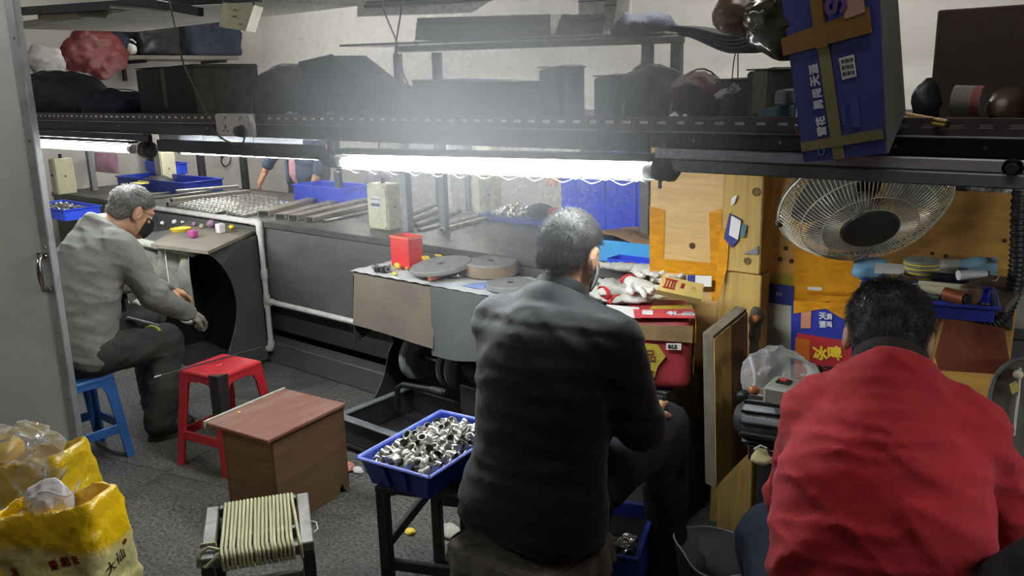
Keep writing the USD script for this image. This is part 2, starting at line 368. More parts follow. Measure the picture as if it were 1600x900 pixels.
solo('wall_back', rbox((X0, Y1, 0), (X1, Y1 + .1, ZC)), m_wall, kind='structure')
solo('wall_left', rbox((X0 - .1, Y0, 0), (X0, Y1 + .1, ZC)), m_wall, kind='structure')
m_wall_dk = M('sooty_wall_paint', '#5f5c58', .9, var=.1, scale=2)
solo('wall_right', rbox((X1, Y0, 0), (X1 + .1, Y1 + .1, ZC)), m_wall_dk, kind='structure')
solo('wall_front', rbox((X0, Y0 - .1, 0), (X1, Y0, ZC)), m_wall_dk, kind='structure')
solo('ceiling', rbox((X0, Y0, ZC), (X1, Y1, ZC + .1)), m_ceil, kind='structure')

# steel door standing open at the left
dE = onz(131, 744, .02); dD = np.array([-.80, -.60, 0.]); dD /= np.linalg.norm(dD); dN = np.array([dD[1], -dD[0], 0]) * 1.0
if dN @ (CAM - dE) < 0: dN = -dN
lean = np.array([0, 0, 1.0]) + RT * .012; lean /= np.linalg.norm(lean)
DR = np.stack([dD, -dN, lean], 1)      # local x along the leaf away from its edge, y away from the viewer, z up
dr = Thing('door_1', loc=dE, R=DR, kind='structure')
dr.add('door_leaf', rbox((.038, .006, 0), (.95, .04, 2.15), .003), m_door)
dr.add('door_stile', rbox((0, 0, 0), (.040, .045, 2.15), .004), m_doorfr)
for z in (.36, .66, 1.02, 1.45, 1.84):
    dr.add('screw', mv(lathe([(0, .004), (.004, .003), (.006, 0)], 10), (.02, -.0005, z), rotx(math.pi / 2)), m_screw)
hz = .915
for z in (hz - .07, hz + .07):
    dr.add('handle_plate', rbox((.012, -.006, z - .014), (.06, .002, z + .014), .003), m_chrome)
    for x in (.02, .052): dr.add('screw', mv(lathe([(0, .004), (.003, .003), (.005, 0)], 8), (x, -.006, z), rotx(math.pi / 2)), m_screw)
dr.add('handle', tube([(.036, -.004, hz + .07), (.036, -.028, hz + .058), (.036, -.034, hz + .03), (.036, -.036, hz), (.036, -.034, hz - .03), (.036, -.028, hz - .058), (.036, -.004, hz - .07)], [.008, .009, .011, .012, .011, .009, .008], 12), m_chrome, smooth=True)

# ------------------------------------------------------------------ the long workbench
BY, BZ = 2.86, .88
wb = Thing('workbench', 'long grey sheet metal workbench running across the room behind the workers', 'workbench', loc=(-3.5, BY, 0))
wb.add('bench_top', rbox((-7.2, BY - .012, BZ - .035), (.4, 3.78, BZ), .004), m_btop, world=True)
for x0, x1 in ((-7.2, -5.6), (-5.597, -4.42), (-4.417, -3.02), (-3.017, -1.6), (-1.597, .4)):
    wb.add('front_panel', rbox((x0, BY, .36), (x1, BY + .03, BZ - .036), .003), m_sheet, world=True)
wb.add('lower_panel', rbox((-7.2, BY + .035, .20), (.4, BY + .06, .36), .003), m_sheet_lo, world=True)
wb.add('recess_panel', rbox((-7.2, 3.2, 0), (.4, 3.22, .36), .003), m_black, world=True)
wb.add('kick_sill', rbox((-6.2, BY - .01, 0), (-2.6, BY + .10, .135), .006), m_sheet, world=True)
for x in (-6.8, -4.9, -3.0, -1.1, .2):
    wb.add('leg', rbox((x - .03, 3.66, 0), (x + .03, 3.72, BZ - .04)), m_steel_dk, world=True)
    wb.add('leg', rbox((x - .03, 2.96, 0), (x + .03, 3.02, BZ - .04)), m_steel_dk, world=True)

# white pvc water pipe clipped along the bench
pv = Thing('water_pipe', 'white plastic pipe with elbow and tee running down the front of the workbench', 'pipe', loc=(-4.42, 2.8, 0))
r = .0165; Pz = BZ - .005; px, py = -4.305, BY - .03
pA = np.array([px, py, Pz]); pL = np.array([-5.75, py, Pz + .0])
pv.add('pipe', cyl(pL, pA - (.05, 0, 0), r, 14), m_pvc, smooth=40, world=True)
pv.add('elbow', tube([pA - (.07, 0, 0), pA - (.02, 0, 0), pA - (.006, 0, .006), pA - (0, 0, .02), pA - (0, 0, .07)], r * 1.3, 14), m_pvc, smooth=40, world=True)
pv.add('pipe', cyl((px, py, .12), (px, py, Pz - .05), r, 14), m_pvc, smooth=40, world=True)
tz = .40
pv.add('coupling', cyl((px, py, .54), (px, py, .60), r * 1.3, 14), m_pvc, smooth=40, world=True)
pv.add('tee', cat(cyl((px, py, tz - .04), (px, py, tz + .04), r * 1.3, 14), cyl((px, py, tz), (px + .05, py, tz), r * 1.3, 14)), m_pvc, smooth=40, world=True)
pv.add('pipe', cyl((px + .05, py, tz), (-2.95, py, tz + .0), r, 14), m_pvc, smooth=40, world=True)
pv.add('elbow', tube([(px, py, .15), (px, py, .115), (px - .008, py, .10), (px - .03, py, .095), (px - .06, py, .095)], r * 1.3, 12), m_pvc, smooth=40, world=True)

# ------------------------------------------------------------------ near steel posts and the overhead rack
rk = Thing('overhead_rack', 'long dark overhead shelf of slotted angle iron above the workers', 'shelf rack', loc=(-2.4, 1.9, 1.42))
RX0, RX1 = -5.6, 1.66
rk.add('deck_board', rbox((RX0, 1.93, 1.500), (RX1, 3.10, 1.518), .002), m_dkbox, world=True)
rk.add('edge_strip', rbox((RX0, 1.9025, 1.519), (RX1, 1.912, 1.552), .001), M('slot_backing', '#dcdad4', .8, var=.05), world=True)
ang = [rbox((RX0, 1.898, 1.541), (RX1, 1.902, 1.553), .0008), rbox((RX0, 1.898, 1.517), (RX1, 1.902, 1.533), .0008)]
x = RX0
while x < RX1:
    ang.append(rbox((x, 1.898, 1.532), (x + .024, 1.902, 1.542), .0005)); x += .052
rk.add('slotted_angle', cat(*ang), m_slot, world=True)
rk.add('angle_lip', rbox((RX0, 1.880, 1.513), (RX1, 1.902, 1.517), .001), m_steel_gy, world=True)
rk.add('fascia', rbox((RX0, 1.905, 1.462), (-1.13, 1.918, 1.513), .002), m_steel_dk, world=True)
rk.add('fascia', rbox((-1.128, 1.905, 1.474), (RX1, 1.918, 1.513), .002), m_steel_dk, world=True)
rk.add('channel', rbox((-1.10, 1.885, 1.4475), (RX1, 1.925, 1.4735), .003), m_alu, world=True)
rk.add('bottom_rail', rbox((-1.09, 1.880, 1.418), (RX1, 1.93, 1.446), .003), m_steel_gy, world=True)
for xx in (-3.95, -3.2, -2.45, -1.75, -1.0, -.78, -.53, -.36):
    rk.add('screw', mv(lathe([(0, .003), (.004, .0025), (.0055, 0)], 10), (xx, 1.905, 1.494), rotx(math.pi / 2)), m_screw, world=True)
rk.add('bolt', mv(lathe([(0, .012), (.010, .012), (.012, .009), (.012, .0), (.02, 0), (.02, -.002)], 8), (-.306, 1.885, 1.458), rotx(math.pi / 2)), m_steel_dk, world=True)
for (a, b, zt, zb) in ((-3.66, -3.30, 1.462, 1.428), (-3.30, -2.93, 1.462, 1.425), (-2.93, -2.62, 1.462, 1.432)):
    rk.add('hanging_board', rbox((a + .004, 1.935, zb), (b - .004, 1.945, zt), .002), m_steel_gy, world=True)
for xx in (-3.29, -1.9, -.2):
    rk.add('bracket', rbox((xx - .015, 1.93, 1.47), (xx + .015, 3.06, 1.499), .002), m_steel_dk, world=True)
for k, (xx, top) in enumerate(((-3.29, 1.86), (-6.93, 1.50))):
    rk.add('upright', rbox((xx - .022, 3.05, BZ), (xx + .022, 3.094, 1.499), .003), m_steel_gy, world=True)

# ------------------------------------------------------------------ tube lamps below the rack
m_glow = glow('tube_glow', (.93, .98, 1.0), TUBE_POWER)
m_guard = M('guard_wire_steel', '#d8dbd6', .3, metal=.6, var=.05)
m_refl = M('reflector_white', '#dfe2df', .35, var=.03)
def joint_knob(t, c, s=1.0):
    t.add('end_joint', mv(lathe([(0, -.035), (.018, -.035), (.03, -.028), (.034, -.01), (.03, 0), (.034, .01), (.032, .026), (.02, .036), (0, .036)], 16), c, roty(math.pi / 2), (s, s, s)), m_steel_dk, smooth=35, world=True)
    t.add('clamp', rbox(np.array(c) + (-.006, -.012, .02), np.array(c) + (.006, .012, .075), .002), m_steel_gy, world=True)
    t.add('clamp_bolt', rbox(np.array(c) + (-.02, -.004, -.05), np.array(c) + (-.012, .004, -.02), .001), m_steel_gy, world=True)
def lamp(name, label, A, B, housing=True, guard=False, rt=.015, zoff=0.0):
    A, B = np.array(A, float), np.array(B, float); d = (B - A) / np.linalg.norm(B - A)
    t = Thing(name, label, 'tube lamp', loc=(A + B) / 2)
    t.add('tube', cyl(A + d * .02, B - d * .02, rt, 16), m_glow, smooth=40, world=True)
    for e, s in ((A, 1), (B, -1)): t.add('tube_cap', cyl(e - d * s * .005, e + d * s * .022, rt * 1.08, 14), m_white_plastic, smooth=40, world=True)
    if housing: t.add('housing', bar(A + (0, .006, .036), B + (0, .006, .036), .05, .020), m_steel_dk, world=True)
    if guard:
        n = 13
        t.add('reflector', sheet(lambda u, v: A + (B - A) * u[..., None] + np.stack([0 * u, .042 * np.cos((v * .55 + .50) * np.pi) * -1 + .004, .034 * np.sin((v * .55 + .50) * np.pi) - .004], -1), 2, 9, .0012), m_refl, world=True)
        for k in range(n):
            c = A + (B - A) * ((k + .5) / n); aa = np.linspace(-.15 * np.pi, 1.15 * np.pi, 14)
            t.add('guard_hoop', tube([c + (0, .034 * math.cos(-q), -.030 * math.sin(q) + .004) for q in aa], .0013, 6), m_guard, world=True)
        for q in (.32, .68):
            t.add('guard_wire', tube([A + (0, .034 * math.cos(q * np.pi), -.030 * math.sin(q * np.pi) + .004), B + (0, .034 * math.cos(q * np.pi), -.030 * math.sin(q * np.pi) + .004)], .0014, 6), m_guard, world=True)
        aw = np.linspace(0, 1, 120)
        t.add('loose_wire', tube([A + (B - A) * q + (0, -.030, -.026 - .007 * math.sin(q * n * 2 * np.pi)) for q in aw], .0016, 5), m_guard, world=True)
    return t
L1 = lamp('tube_lamp', 'brightly lit guarded tube lamp above the worker in the black jacket', ony(531, 253, 1.9), ony(1020, 269, 1.9), guard=True, rt=.017)
joint_knob(L1, ony(518, 249, 1.9), .9); joint_knob(L1, ony(1040, 264, 1.9), .95)
L2 = lamp('tube_lamp', 'lit tube showing only as a thin bright line under its dark rail', ony(282, 236, 1.93), ony(505, 245, 1.93), housing=False, rt=.013)
L2.add('housing', bar(ony(250, 227, 1.9), ony(505, 238, 1.9), .03, .05), m_steel_dk, world=True)
L4 = lamp('tube_lamp', 'lit tube lamp on the rack beyond the right edge of the view', (.42, 1.9, 1.40), (1.55, 1.9, 1.40), rt=.016)
far_rail = Thing('far_lamp_rail', 'thin steel rail with tube lamps running along the far side of the bench', 'rail', loc=(-4.6, 3.60, 1.45))
far_rail.add('rail', rbox((-7.0, 3.64, 1.435), (-2.2, 3.67, 1.465), .003), m_steel_dk, world=True)
for xx in (-6.9, -4.6, -2.3): far_rail.add('rail_post', rbox((xx - .015, 3.672, BZ + .001), (xx + .015, 3.70, 1.465), .003), m_steel_dk, world=True)
for xx in (-6.1, -3.9): far_rail.add('lit_tube', cyl((xx - .58, 3.655, 1.405), (xx + .58, 3.655, 1.405), .014, 12), glow('tube_glow_far', (1, .99, .95), 16.0), smooth=40, world=True)
L3 = lamp('tube_lamp', 'lit tube lamp above the grey haired worker beside the steel door', ony(40, 224, 1.9), ony(208, 233, 1.9), rt=.019)
joint_knob(L3, ony(230, 234, 1.9), 1.15)
L3.add('housing', bar(ony(40, 207, 1.88), ony(235, 216, 1.88), .02, .03), m_steel_dk, world=True)
# ceiling tubes elsewhere in the workshop (the aisle behind the viewer, the far side of the bench)
def ceiling_lamp(name, label, A, B, power, col=(1, .98, .92)):
    t = Thing(name, label, 'tube lamp', loc=(np.array(A) + B) / 2)
    t.add('tube', cyl(A, B, .018, 14), glow('tube_glow_%d' % int(power * 10), col, power), smooth=40, world=True)
    t.add('housing', bar(np.array(A) + (0, 0, .05), np.array(B) + (0, 0, .05), .07, .05), m_white_plastic, world=True)
    for e in (A, B): t.add('lamp_holder', boxc(np.array(e) + (0, 0, .01), (.03, .03, .06)), m_white_plastic, world=True)
    t.add('hanging_rod', cyl((np.array(A) + B) / 2 + (0, 0, .06), (*((np.array(A) + B) / 2)[:2], ZC), .006, 8), m_steel_gy, world=True)
ceiling_lamp('ceiling_lamp', 'white ceiling tube lamp over the aisle where the viewer stands', (-4.6, -.35, 2.45), (-3.4, -.35, 2.45), AISLE_POWER)
ceiling_lamp('ceiling_lamp', 'white ceiling tube lamp hanging above the right end of the rack', (-.9, 1.50, 2.75), (.3, 1.50, 2.75), 11.0)
for xx, lb in ((-5.6, 'white ceiling tube lamp over the far worker in the slate blue jacket'), (-1.8, 'white ceiling tube lamp over the big blue bin')):
    ceiling_lamp('far_ceiling_lamp', lb, (xx - .6, 3.45, 2.72), (xx + .6, 3.45, 2.72), FAR_POWER)
# ------------------------------------------------------------------ polishing stations
def arc_plate(X, curve, yb, zt, th=.006, skew=0.0):
    """Hood side plate in the plane X = const: concave front edge through (y, z) points."""
    pts = [(X + (yb - y) * skew, y, z) for y, z in curve] + [(X, yb, curve[-1][1]), (X, yb, zt)]
    return plate(pts, th, (1, skew, 0))
def spline(pts, n=24):
    from scipy.interpolate import CubicSpline
    p = np.asarray(pts, float); t = np.linspace(0, 1, len(p)); return CubicSpline(t, p)(np.linspace(0, 1, n))
TZ = .80
def hexa(p, q): return trimesh.convex.convex_hull(np.vstack([p, q]))
# left station
hl = Thing('polishing_hood', 'dark steel polishing hood with a curved side cut-out in front of the grey haired worker', 'polishing hood', loc=(-4.6, 2.62, 0))
hl.add('table_top', hexa([(-5.05, 2.36, TZ - .03), (-4.225, 2.36, TZ - .03), (-4.335, 2.825, TZ - .03), (-5.05, 2.825, TZ - .03)], [(-5.05, 2.36, TZ - .006), (-4.225, 2.36, TZ - .006), (-4.335, 2.825, TZ - .006), (-5.05, 2.825, TZ - .006)]), m_sheet, world=True)
cv = spline([(2.40, TZ - .03), (2.50, .72), (2.585, .60), (2.62, .46), (2.60, .32), (2.53, .18), (2.47, .03)])
hl.add('side_plate', arc_plate(-4.345, cv, 2.825, TZ - .03, skew=.24), m_sheet, world=True)
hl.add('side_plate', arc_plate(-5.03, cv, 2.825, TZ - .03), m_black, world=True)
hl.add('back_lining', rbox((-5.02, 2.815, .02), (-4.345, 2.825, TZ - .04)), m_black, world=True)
m_rag = M('dirty_rag', '#77786c', .95, var=.25, scale=9, dirt='#45463e', dscale=5, damt=.8, bump=.004, bscale=30)
m_rag_lt = M('dusty_board_edge', '#a3a394', .9, var=.15, scale=9, dirt='#7b7b70', dscale=6, damt=.6)
def rag_fn(u, v):
    x = -5.02 + .77 * u; z = TZ - .02 - .40 * v
    y = 2.352 - .03 * np.sin(v * 3) + .012 * np.sin(u * 17 + v * 5) + .008 * np.sin(u * 41 + 2 * v)
    return np.stack([x + .02 * np.sin(v * 4), y, z + .012 * np.sin(u * 9)], -1)
hl.add('hanging_rag', sheet(rag_fn, 40, 14, .004), m_rag, smooth=40, world=True)
hl.add('rag_fold', mv(tube([(-5.02 + .77 * q, 2.345 + .006 * math.sin(q * 20), TZ - .405 + .015 * math.sin(q * 13)) for q in np.linspace(0, 1, 20)], .018, 10), (0, 0, 0)), m_rag_lt, smooth=40, world=True)
hl.add('edge_roll', mv(tube([(-5.04 + .80 * q, 2.352 + .004 * math.sin(q * 9), TZ - .014) for q in np.linspace(0, 1, 16)], .024, 12), (0, 0, 0)), m_rag_lt, smooth=40, world=True)
hl.add('string', tube([(-4.46, 2.315, TZ + .006), (-4.445, 2.305, TZ - .06), (-4.435, 2.30, TZ - .2), (-4.425, 2.295, TZ - .40)], .003, 6), m_paper, world=True)
bd = plate([onz(325, 395, TZ + .01), onz(396, 363, TZ + .01), onz(300, 344, TZ + .01), onz(236, 384, TZ + .01)], .018, (0, 0, 1))
solo('work_board', bd, M('worn_board', '#7f7668', .75, var=.15, scale=6, dirt='#5f5a54', dscale=5, damt=.6), 'worn flat wooden board lying on the left polishing hood under soap blocks', 'board')
zt = TZ + .02
def blob_at(name, label, ca, px, py, r, mat, seed=1, z=zt, amp=.006, box=None, group=None):
    c = onz(px, py, z) + (0, 0, r[2])
    return solo(name, lump(c, r, seed, amp, 30, min(r) / 5, box=box, flat=z + .001), mat, label, ca, smooth=True, group=group)
m_wax_y = M('yellow_wax', '#e2c238', .5, var=.08); m_wax_p = M('magenta_wax', '#a2447f', .55, var=.12, scale=20); m_wax_w = M('white_wax', '#cfcac6', .6, var=.06); m_wax_v = M('mauve_wax', '#8d6d84', .6, var=.15)
dsh = Thing('polish_dish', 'round yellow dish lying on the work board beside the magenta block', 'dish', loc=onz(282, 361, zt))
dsh.add('dish', lathe([(0, 0), (.05, 0), (.062, .018), (.058, .018), (.047, .004), (0, .004)], 28), m_wax_y, smooth=35)
dsh.add('polish_paste', lathe([(.049, .006), (.03, .010), (0, .012)], 24), M('pale_paste', '#d8c98a', .7), smooth=True)
blob_at('wax_block', 'magenta polishing wax block with rounded corners on the work board', 'wax block', 302, 371, (.028, .02, .021), m_wax_p, 2, box=.008, amp=.003)
blob_at('wax_block', 'white polishing wax block standing on the work board', 'wax block', 345, 364, (.022, .022, .028), m_wax_w, 3, box=.006, amp=.003)
blob_at('wax_block', 'mauve polishing wax lump behind the white block', 'wax block', 330, 356, (.028, .024, .024), m_wax_v, 4, amp=.006)
for k, (px, py, lab) in enumerate(((254, 351, 'small crumpled white scrap beside the worker\'s face'), (272, 350, 'small crumpled white scrap beside the water pipe'), (285, 350, 'largest crumpled white scrap behind the yellow dish'), (304, 353, 'grey stone lump behind the yellow dish'), (316, 356, 'flat tan wax crumb left of the mauve lump'), (362, 358, 'yellow wax crumb right of the white wax block'))):
    blob_at('scrap', lab, 'scrap', px, py, (.018, .014, .013), [m_wax_w, m_wax_w, m_paper, m_wax_v, m_rag_lt, m_wax_y][k], 10 + k, amp=.012)

# centre station
hc = Thing('polishing_hood', 'dark polishing hood with cardboard hung over its front under the paper covered table', 'polishing hood', loc=(-2.4, 2.68, 0))
FX0, FX1, FY = -3.05, -1.78, 2.50
hc.add('table_top', rbox((FX0, FY, TZ - .03), (FX1, 2.845, TZ - .004)), m_sheet, world=True)
lp = [onx(x, y, FX0 + .01) for x, y in ((612, 525), (610, 545), (604, 575), (594, 605), (578, 640))]
cv = spline([(FY + .01, TZ - .03), (FY + .05, .66)] + [(p[1], max(p[2], .0)) for p in lp], 22)
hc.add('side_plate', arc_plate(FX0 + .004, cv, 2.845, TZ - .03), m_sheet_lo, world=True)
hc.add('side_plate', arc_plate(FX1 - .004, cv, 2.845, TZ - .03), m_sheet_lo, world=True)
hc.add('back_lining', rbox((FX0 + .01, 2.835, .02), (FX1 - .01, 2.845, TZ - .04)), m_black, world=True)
p1, p2 = ony(560, 653, 2.45), ony(640, 690, 2.42)
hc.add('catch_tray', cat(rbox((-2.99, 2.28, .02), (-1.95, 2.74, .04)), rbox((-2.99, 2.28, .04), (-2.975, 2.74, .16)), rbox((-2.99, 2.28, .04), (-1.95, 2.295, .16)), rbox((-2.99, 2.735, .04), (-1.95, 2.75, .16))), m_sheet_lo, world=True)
hc.add('tray_lip', rbox((-3.0, 2.262, .158), (-1.94, 2.305, .17)), m_steel_gy, world=True)
hc.add('tray_lip', rbox((-3.0, 2.305, .158), (-2.965, 2.75, .17)), m_steel_gy, world=True)
m_card = M('grey_brown_card', '#6f675b', .85, var=.08, scale=3, dirt='#5d564d', dscale=2.5, damt=.6)
def flap(x0, x1, z1, z2, y, wav, seed):
    return lambda u, v: np.stack([x0 + (x1 - x0) * u, y - .03 * v + wav * np.sin(u * 5 + seed) * v, TZ + .002 - (TZ - (z1 + (z2 - z1) * u)) * v], -1)
hc.add('cardboard_flap', sheet(flap(-3.055, -2.52, .545, .525, FY - .006, .006, 0), 24, 10, .004), m_card, smooth=40, world=True)
hc.add('cardboard_flap', sheet(lambda u, v: np.stack([-3.06 - .004 * np.sin(v * 3), FY - .012 + .16 * u - .02 * v, TZ - .02 - (.33 - .06 * u) * v], -1), 8, 8, .004), m_sheet_lo, smooth=40, world=True)
hc.add('cloth_flap', sheet(flap(-2.535, -2.20, .49, .53, FY - .022, .02, 2), 24, 10, .004), M('grey_cloth_flap', '#565957', .9, var=.1, scale=5), smooth=40, world=True)
ps = Thing('paper_sheet', 'creased white paper spread over the table of the centre hood', 'paper', loc=(-2.6, 2.65, TZ))
def crumple(u, v): return np.stack([FX0 - .02 + 1.1 * u, FY - .02 + .34 * v, TZ + .003 + .006 * np.abs(np.sin(u * 19) * np.sin(v * 7)) + .004 * np.sin(u * 43 + v * 11) ** 2], -1)
ps.add('sheet', sheet(crumple, 50, 16, .001), M('grimy_paper', '#b9b9b8', .85, var=.08, scale=5, dirt='#7f8288', dscale=4, damt=.7), smooth=40, world=True)
bp = [onz(722, 446, TZ + .012), onz(762, 440, TZ + .012), onz(756, 452, TZ + .012)]
ps.add('blue_print', plate(bp, .002, (0, 0, 1)), M('blue_print', '#7f93c6', .8), world=True)
zt = TZ + .012
m_disc = M('grey_abrasive', '#7d7d79', .9, var=.12, scale=60, bump=.001, bscale=200)
m_felt = M('brown_felt', '#8a7864', .95, var=.15, scale=30, dirt='#6d5f50', dscale=6, damt=.5)
def flat_disc(label, px, py, wpx, th, mat, mats=None, z=zt, R=None, base=None):
    c = onz(px, py, z + th); rr = wpx / 2 / FPX * ((c - CAM) @ FW); c[2] = z if base is None else base
    t = Thing('abrasive_disc', label, 'abrasive disc', loc=c, R=R)
    t.add('disc', disc((0, 0, 0), (0, 0, 1), rr, th, 44, rr * .06, min(.006, th * .3)), mat, smooth=35)
    t.add('bore_washer', lathe([(rr * .055, th), (rr * .13, th), (rr * .13, th + .0015), (rr * .055, th + .0015)], 20, closed=True), m_sheet_lo)
    if mats: t.add('edge_band', lathe([(rr + .0005, th * .9), (rr + .002, th * .88), (rr + .002, th * .1), (rr + .0005, th * .08)], 44), mats, smooth=35)
    return t
flat_disc('grey abrasive disc tilted on the table beside the red container', 690, 421, 98, .025, m_disc, R=rotx(.10) @ roty(-.06), base=zt + .028)
flat_disc('thick brown felt buffing disc at the back of the paper covered table', 767, 407, 84, .062, m_disc, m_felt)
flat_disc('grey abrasive disc nearest the shoulder of the worker in black', 797, 441, 76, .026, m_disc)
bl = Thing('sanding_belt', 'brown sanding belt loop standing on edge beside the grey hair of the worker in black', 'sanding belt', loc=onz(826, 418, zt))
bl.add('belt', mv(lathe([(.085, 0), (.087, 0), (.087, .05), (.085, .05)], 40, closed=True), s=(1.15, .7, 1)), m_felt, smooth=40)
bl.add('seam', boxc((.097, .0, .025), (.003, .012, .048), .001), m_kraft)
# red container
q = [onz(612, 415, zt), onz(640, 421, zt), onz(661, 402, zt)]
dx = q[1] - q[0]; dy = q[2] - q[1]; W, D = np.linalg.norm(dx), .085; ang = math.atan2(dx[1], dx[0])
rc = Thing('metal_box', 'open red rectangular box standing on the paper covered table', 'box', loc=(q[0] + q[1]) / 2 + (rotz(ang) @ np.array([0, D / 2, 0])), rz=ang)
W = max(W, .1); hgt = .148
for nm, lo, hi in (('front_wall', (-W / 2, -D / 2, 0), (W / 2, -D / 2 + .004, hgt)), ('back_wall', (-W / 2, D / 2 - .004, 0), (W / 2, D / 2, hgt)), ('side_wall', (-W / 2, -D / 2 + .004, 0), (-W / 2 + .004, D / 2 - .004, hgt)), ('side_wall', (W / 2 - .004, -D / 2 + .004, 0), (W / 2, D / 2 - .004, hgt)), ('base', (-W / 2 + .004, -D / 2 + .004, 0), (W / 2 - .004, D / 2 - .004, .004))):
    rc.add(nm, rbox(lo, hi, .001), M('red_box_enamel', '#cf2c2c', .4, var=.08, scale=8, dirt='#8d2320', dscale=9, damt=.4))
rc.add('rim', cat(rbox((-W / 2 - .003, -D / 2 - .003, hgt - .012), (W / 2 + .003, -D / 2, hgt)), rbox((W / 2, -D / 2, hgt - .012), (W / 2 + .003, D / 2 + .003, hgt)), rbox((-W / 2 - .003, D / 2, hgt - .012), (W / 2, D / 2 + .003, hgt)), rbox((-W / 2 - .003, -D / 2, hgt - .012), (-W / 2, D / 2, hgt))), M('red_rim', '#e06a50', .4))
rc.add('rag_filling', lump((0, 0, hgt - .04), (W / 2 - .008, D / 2 - .008, .035), 5, .02, 30, .007), m_rag, smooth=True)
for k, (px, py, lab, mt, r) in enumerate(((665, 407, 'larger twisted yellow scrap behind the grey disc', m_wax_y, (.03, .012, .012)), (686, 404, 'smaller yellow scrap on the far side of the grey disc', m_wax_y, (.024, .012, .012)), (672, 398, 'pale crumpled scrap right of the red box', m_paper, (.016, .012, .014)), (621, 420, 'yellow crumb at the foot of the red box', m_wax_y, (.013, .01, .012)), (636, 422, 'orange white crumb right of the yellow one at the foot of the red box', M('orange_wax', '#d99a4a', .6), (.010, .009, .010)), (617, 430, 'lime yellow scrap at the front edge of the paper', M('lime_scrap', '#d8d860', .6), (.014, .012, .006)))):
    blob_at('wax_scrap', lab, 'scrap', px, py, r, mt, 30 + k, z=zt + (.03 if k < 2 else 0), amp=.012)
for k, (px, py, lab) in enumerate(((583, 422, 'small bright metal ring at the left end of the paper'), (597, 426, 'dark curved metal fitting left of the red box'), (606, 424, 'dark metal fitting touching the red box'), (715, 432, 'bright metal fitting between the discs'))):
    c = onz(px, py, zt); R = rotz(k * 1.1)
    t = Thing('pipe_fitting', lab, 'fitting', loc=c, R=R)
    t.add('bend', tube([(.028 * math.cos(a), .028 * math.sin(a), .011) for a in np.linspace(0, 2.6, 14)], .0105, 10), [m_chrome, m_steel_dk, m_steel_dk, m_chrome][k], smooth=40)
    t.add('collar', mv(lathe([(.008, 0), (.014, 0), (.014, .006), (.008, .006)], 14, closed=True), (.028, -.006, .0135), rotx(-math.pi / 2)), m_steel_gy)
a, b = onz(671, 441, zt), onz(705, 429, zt)
kn = Thing('hand_file', 'file with a worn reddish wooden handle lying on the paper', 'file', loc=a)
kn.add('handle', tube([a + (0, 0, .014) + (b - a) * q for q in (0, .05, .3, .7, 1)], [.009, .013, .014, .012, .008], 12), M('red_wood', '#a0604c', .6, var=.2, scale=20), smooth=40, world=True)
kn.add('blade', bar(b + (0, 0, .014), b + (b - a) * 1.1 + (0, 0, .012), .014, .004), m_steel_dk, world=True)
# bench grinder in the hood
gy, gz = 2.66, .55
gr = Thing('bench_grinder', 'two wheeled polishing grinder spinning in the dark mouth of the centre hood', 'grinder', loc=(-2.4, gy, .45))
g0 = ony(655, 556, gy); gz = g0[2]; wr = .115
m_wheel = M('cloth_wheel', '#6f7471', .9, var=.15, scale=40)
g1x = ony(705, 556, gy)[0]
def wheel(x, r, th): gr.add('polishing_wheel', disc((x, gy, gz), (1, 0, 0), r, th, 40, .012, .01), m_wheel, smooth=40, world=True)
wheel(g0[0] - .03, wr, .045); wheel(g1x - .01, wr * .92, .03); wheel(g1x + .04, wr * .9, .03)
gr.add('spindle', cyl((g0[0] - .06, gy, gz), (g1x + .45, gy, gz), .011, 12), m_chrome, smooth=40, world=True)
gr.add('flange', mv(lathe([(.012, 0), (.03, 0), (.05, .05), (.075, .10), (.075, .30), (.012, .30)], 28), (g1x + .08, gy, gz), roty(math.pi / 2)), m_steel_dk, smooth=35, world=True)
gr.add('pedestal', rbox((g1x + .12, gy - .08, .04), (g1x + .38, gy + .08, gz - .05)), m_sheet_lo, world=True)
bp = [ony(621, 640, 2.5), ony(621, 606, 2.5), ony(630, 601, 2.5), ony(672, 608, 2.5), ony(698, 613, 2.5)]
gr.add('drain_pipe', tube(bp, .014, 12), m_rubber, smooth=40, world=True)
gr.add('pipe_joint', tube([ony(674, 608.5, 2.5), ony(694, 613, 2.5)], .018, 12), m_steel_dk, smooth=40, world=True)
# ------------------------------------------------------------------ plywood partition, post, cartons on the right
PY = 2.80
pw = Thing('plywood_partition', 'yellowish plywood board standing behind the fan and the timber post', 'plywood board', loc=(-1.0, PY, BZ))
pc = lambda x, y, d=0.0: ony(x, y, PY - d)
xl, xr = pc(1015, 400)[0], pc(1597, 400)[0]; xm = -1.24
pw.add('board', rbox((xl, PY, .3), (xm, PY + .018, 1.44), .002), m_ply_lt, world=True)
pw.add('board', rbox((xm + .002, PY, .3), (xr, PY + .018, 1.44), .002), m_ply, world=True)
for px, py, r in ((1082, 384, .012), (1228, 388, .008), (1219, 405, .009), (1237, 408, .008), (1478, 400, .006), (1457, 396, .006), (1570, 376, .006)):
    pw.add('knot', disc(pc(px, py), (0, -1, 0), r, .0012, 12), M('knot_dark', '#4a3420', .8), world=True)
def strip(t, pts, mat, d=.002, th=.0015, name='tape_strip'):
    t.add(name, plate([pc(x, y, d) for x, y in pts], th, (0, 1, 0)), mat, world=True)
strip(pw, [(1015, 322), (1039, 328), (1036, 425), (1015, 428)], m_tape)
strip(pw, [(1108, 332), (1128, 326), (1126, 470), (1112, 470)], m_tape)
strip(pw, [(1030, 404), (1124, 412), (1124, 432), (1026, 424)], m_tape, .004)
strip(pw, [(1190, 426), (1240, 428), (1345, 425), (1345, 445), (1240, 447), (1190, 440)], M('olive_tape', '#a08a35', .3, var=.15, scale=14, bump=.002, bscale=25), .003)
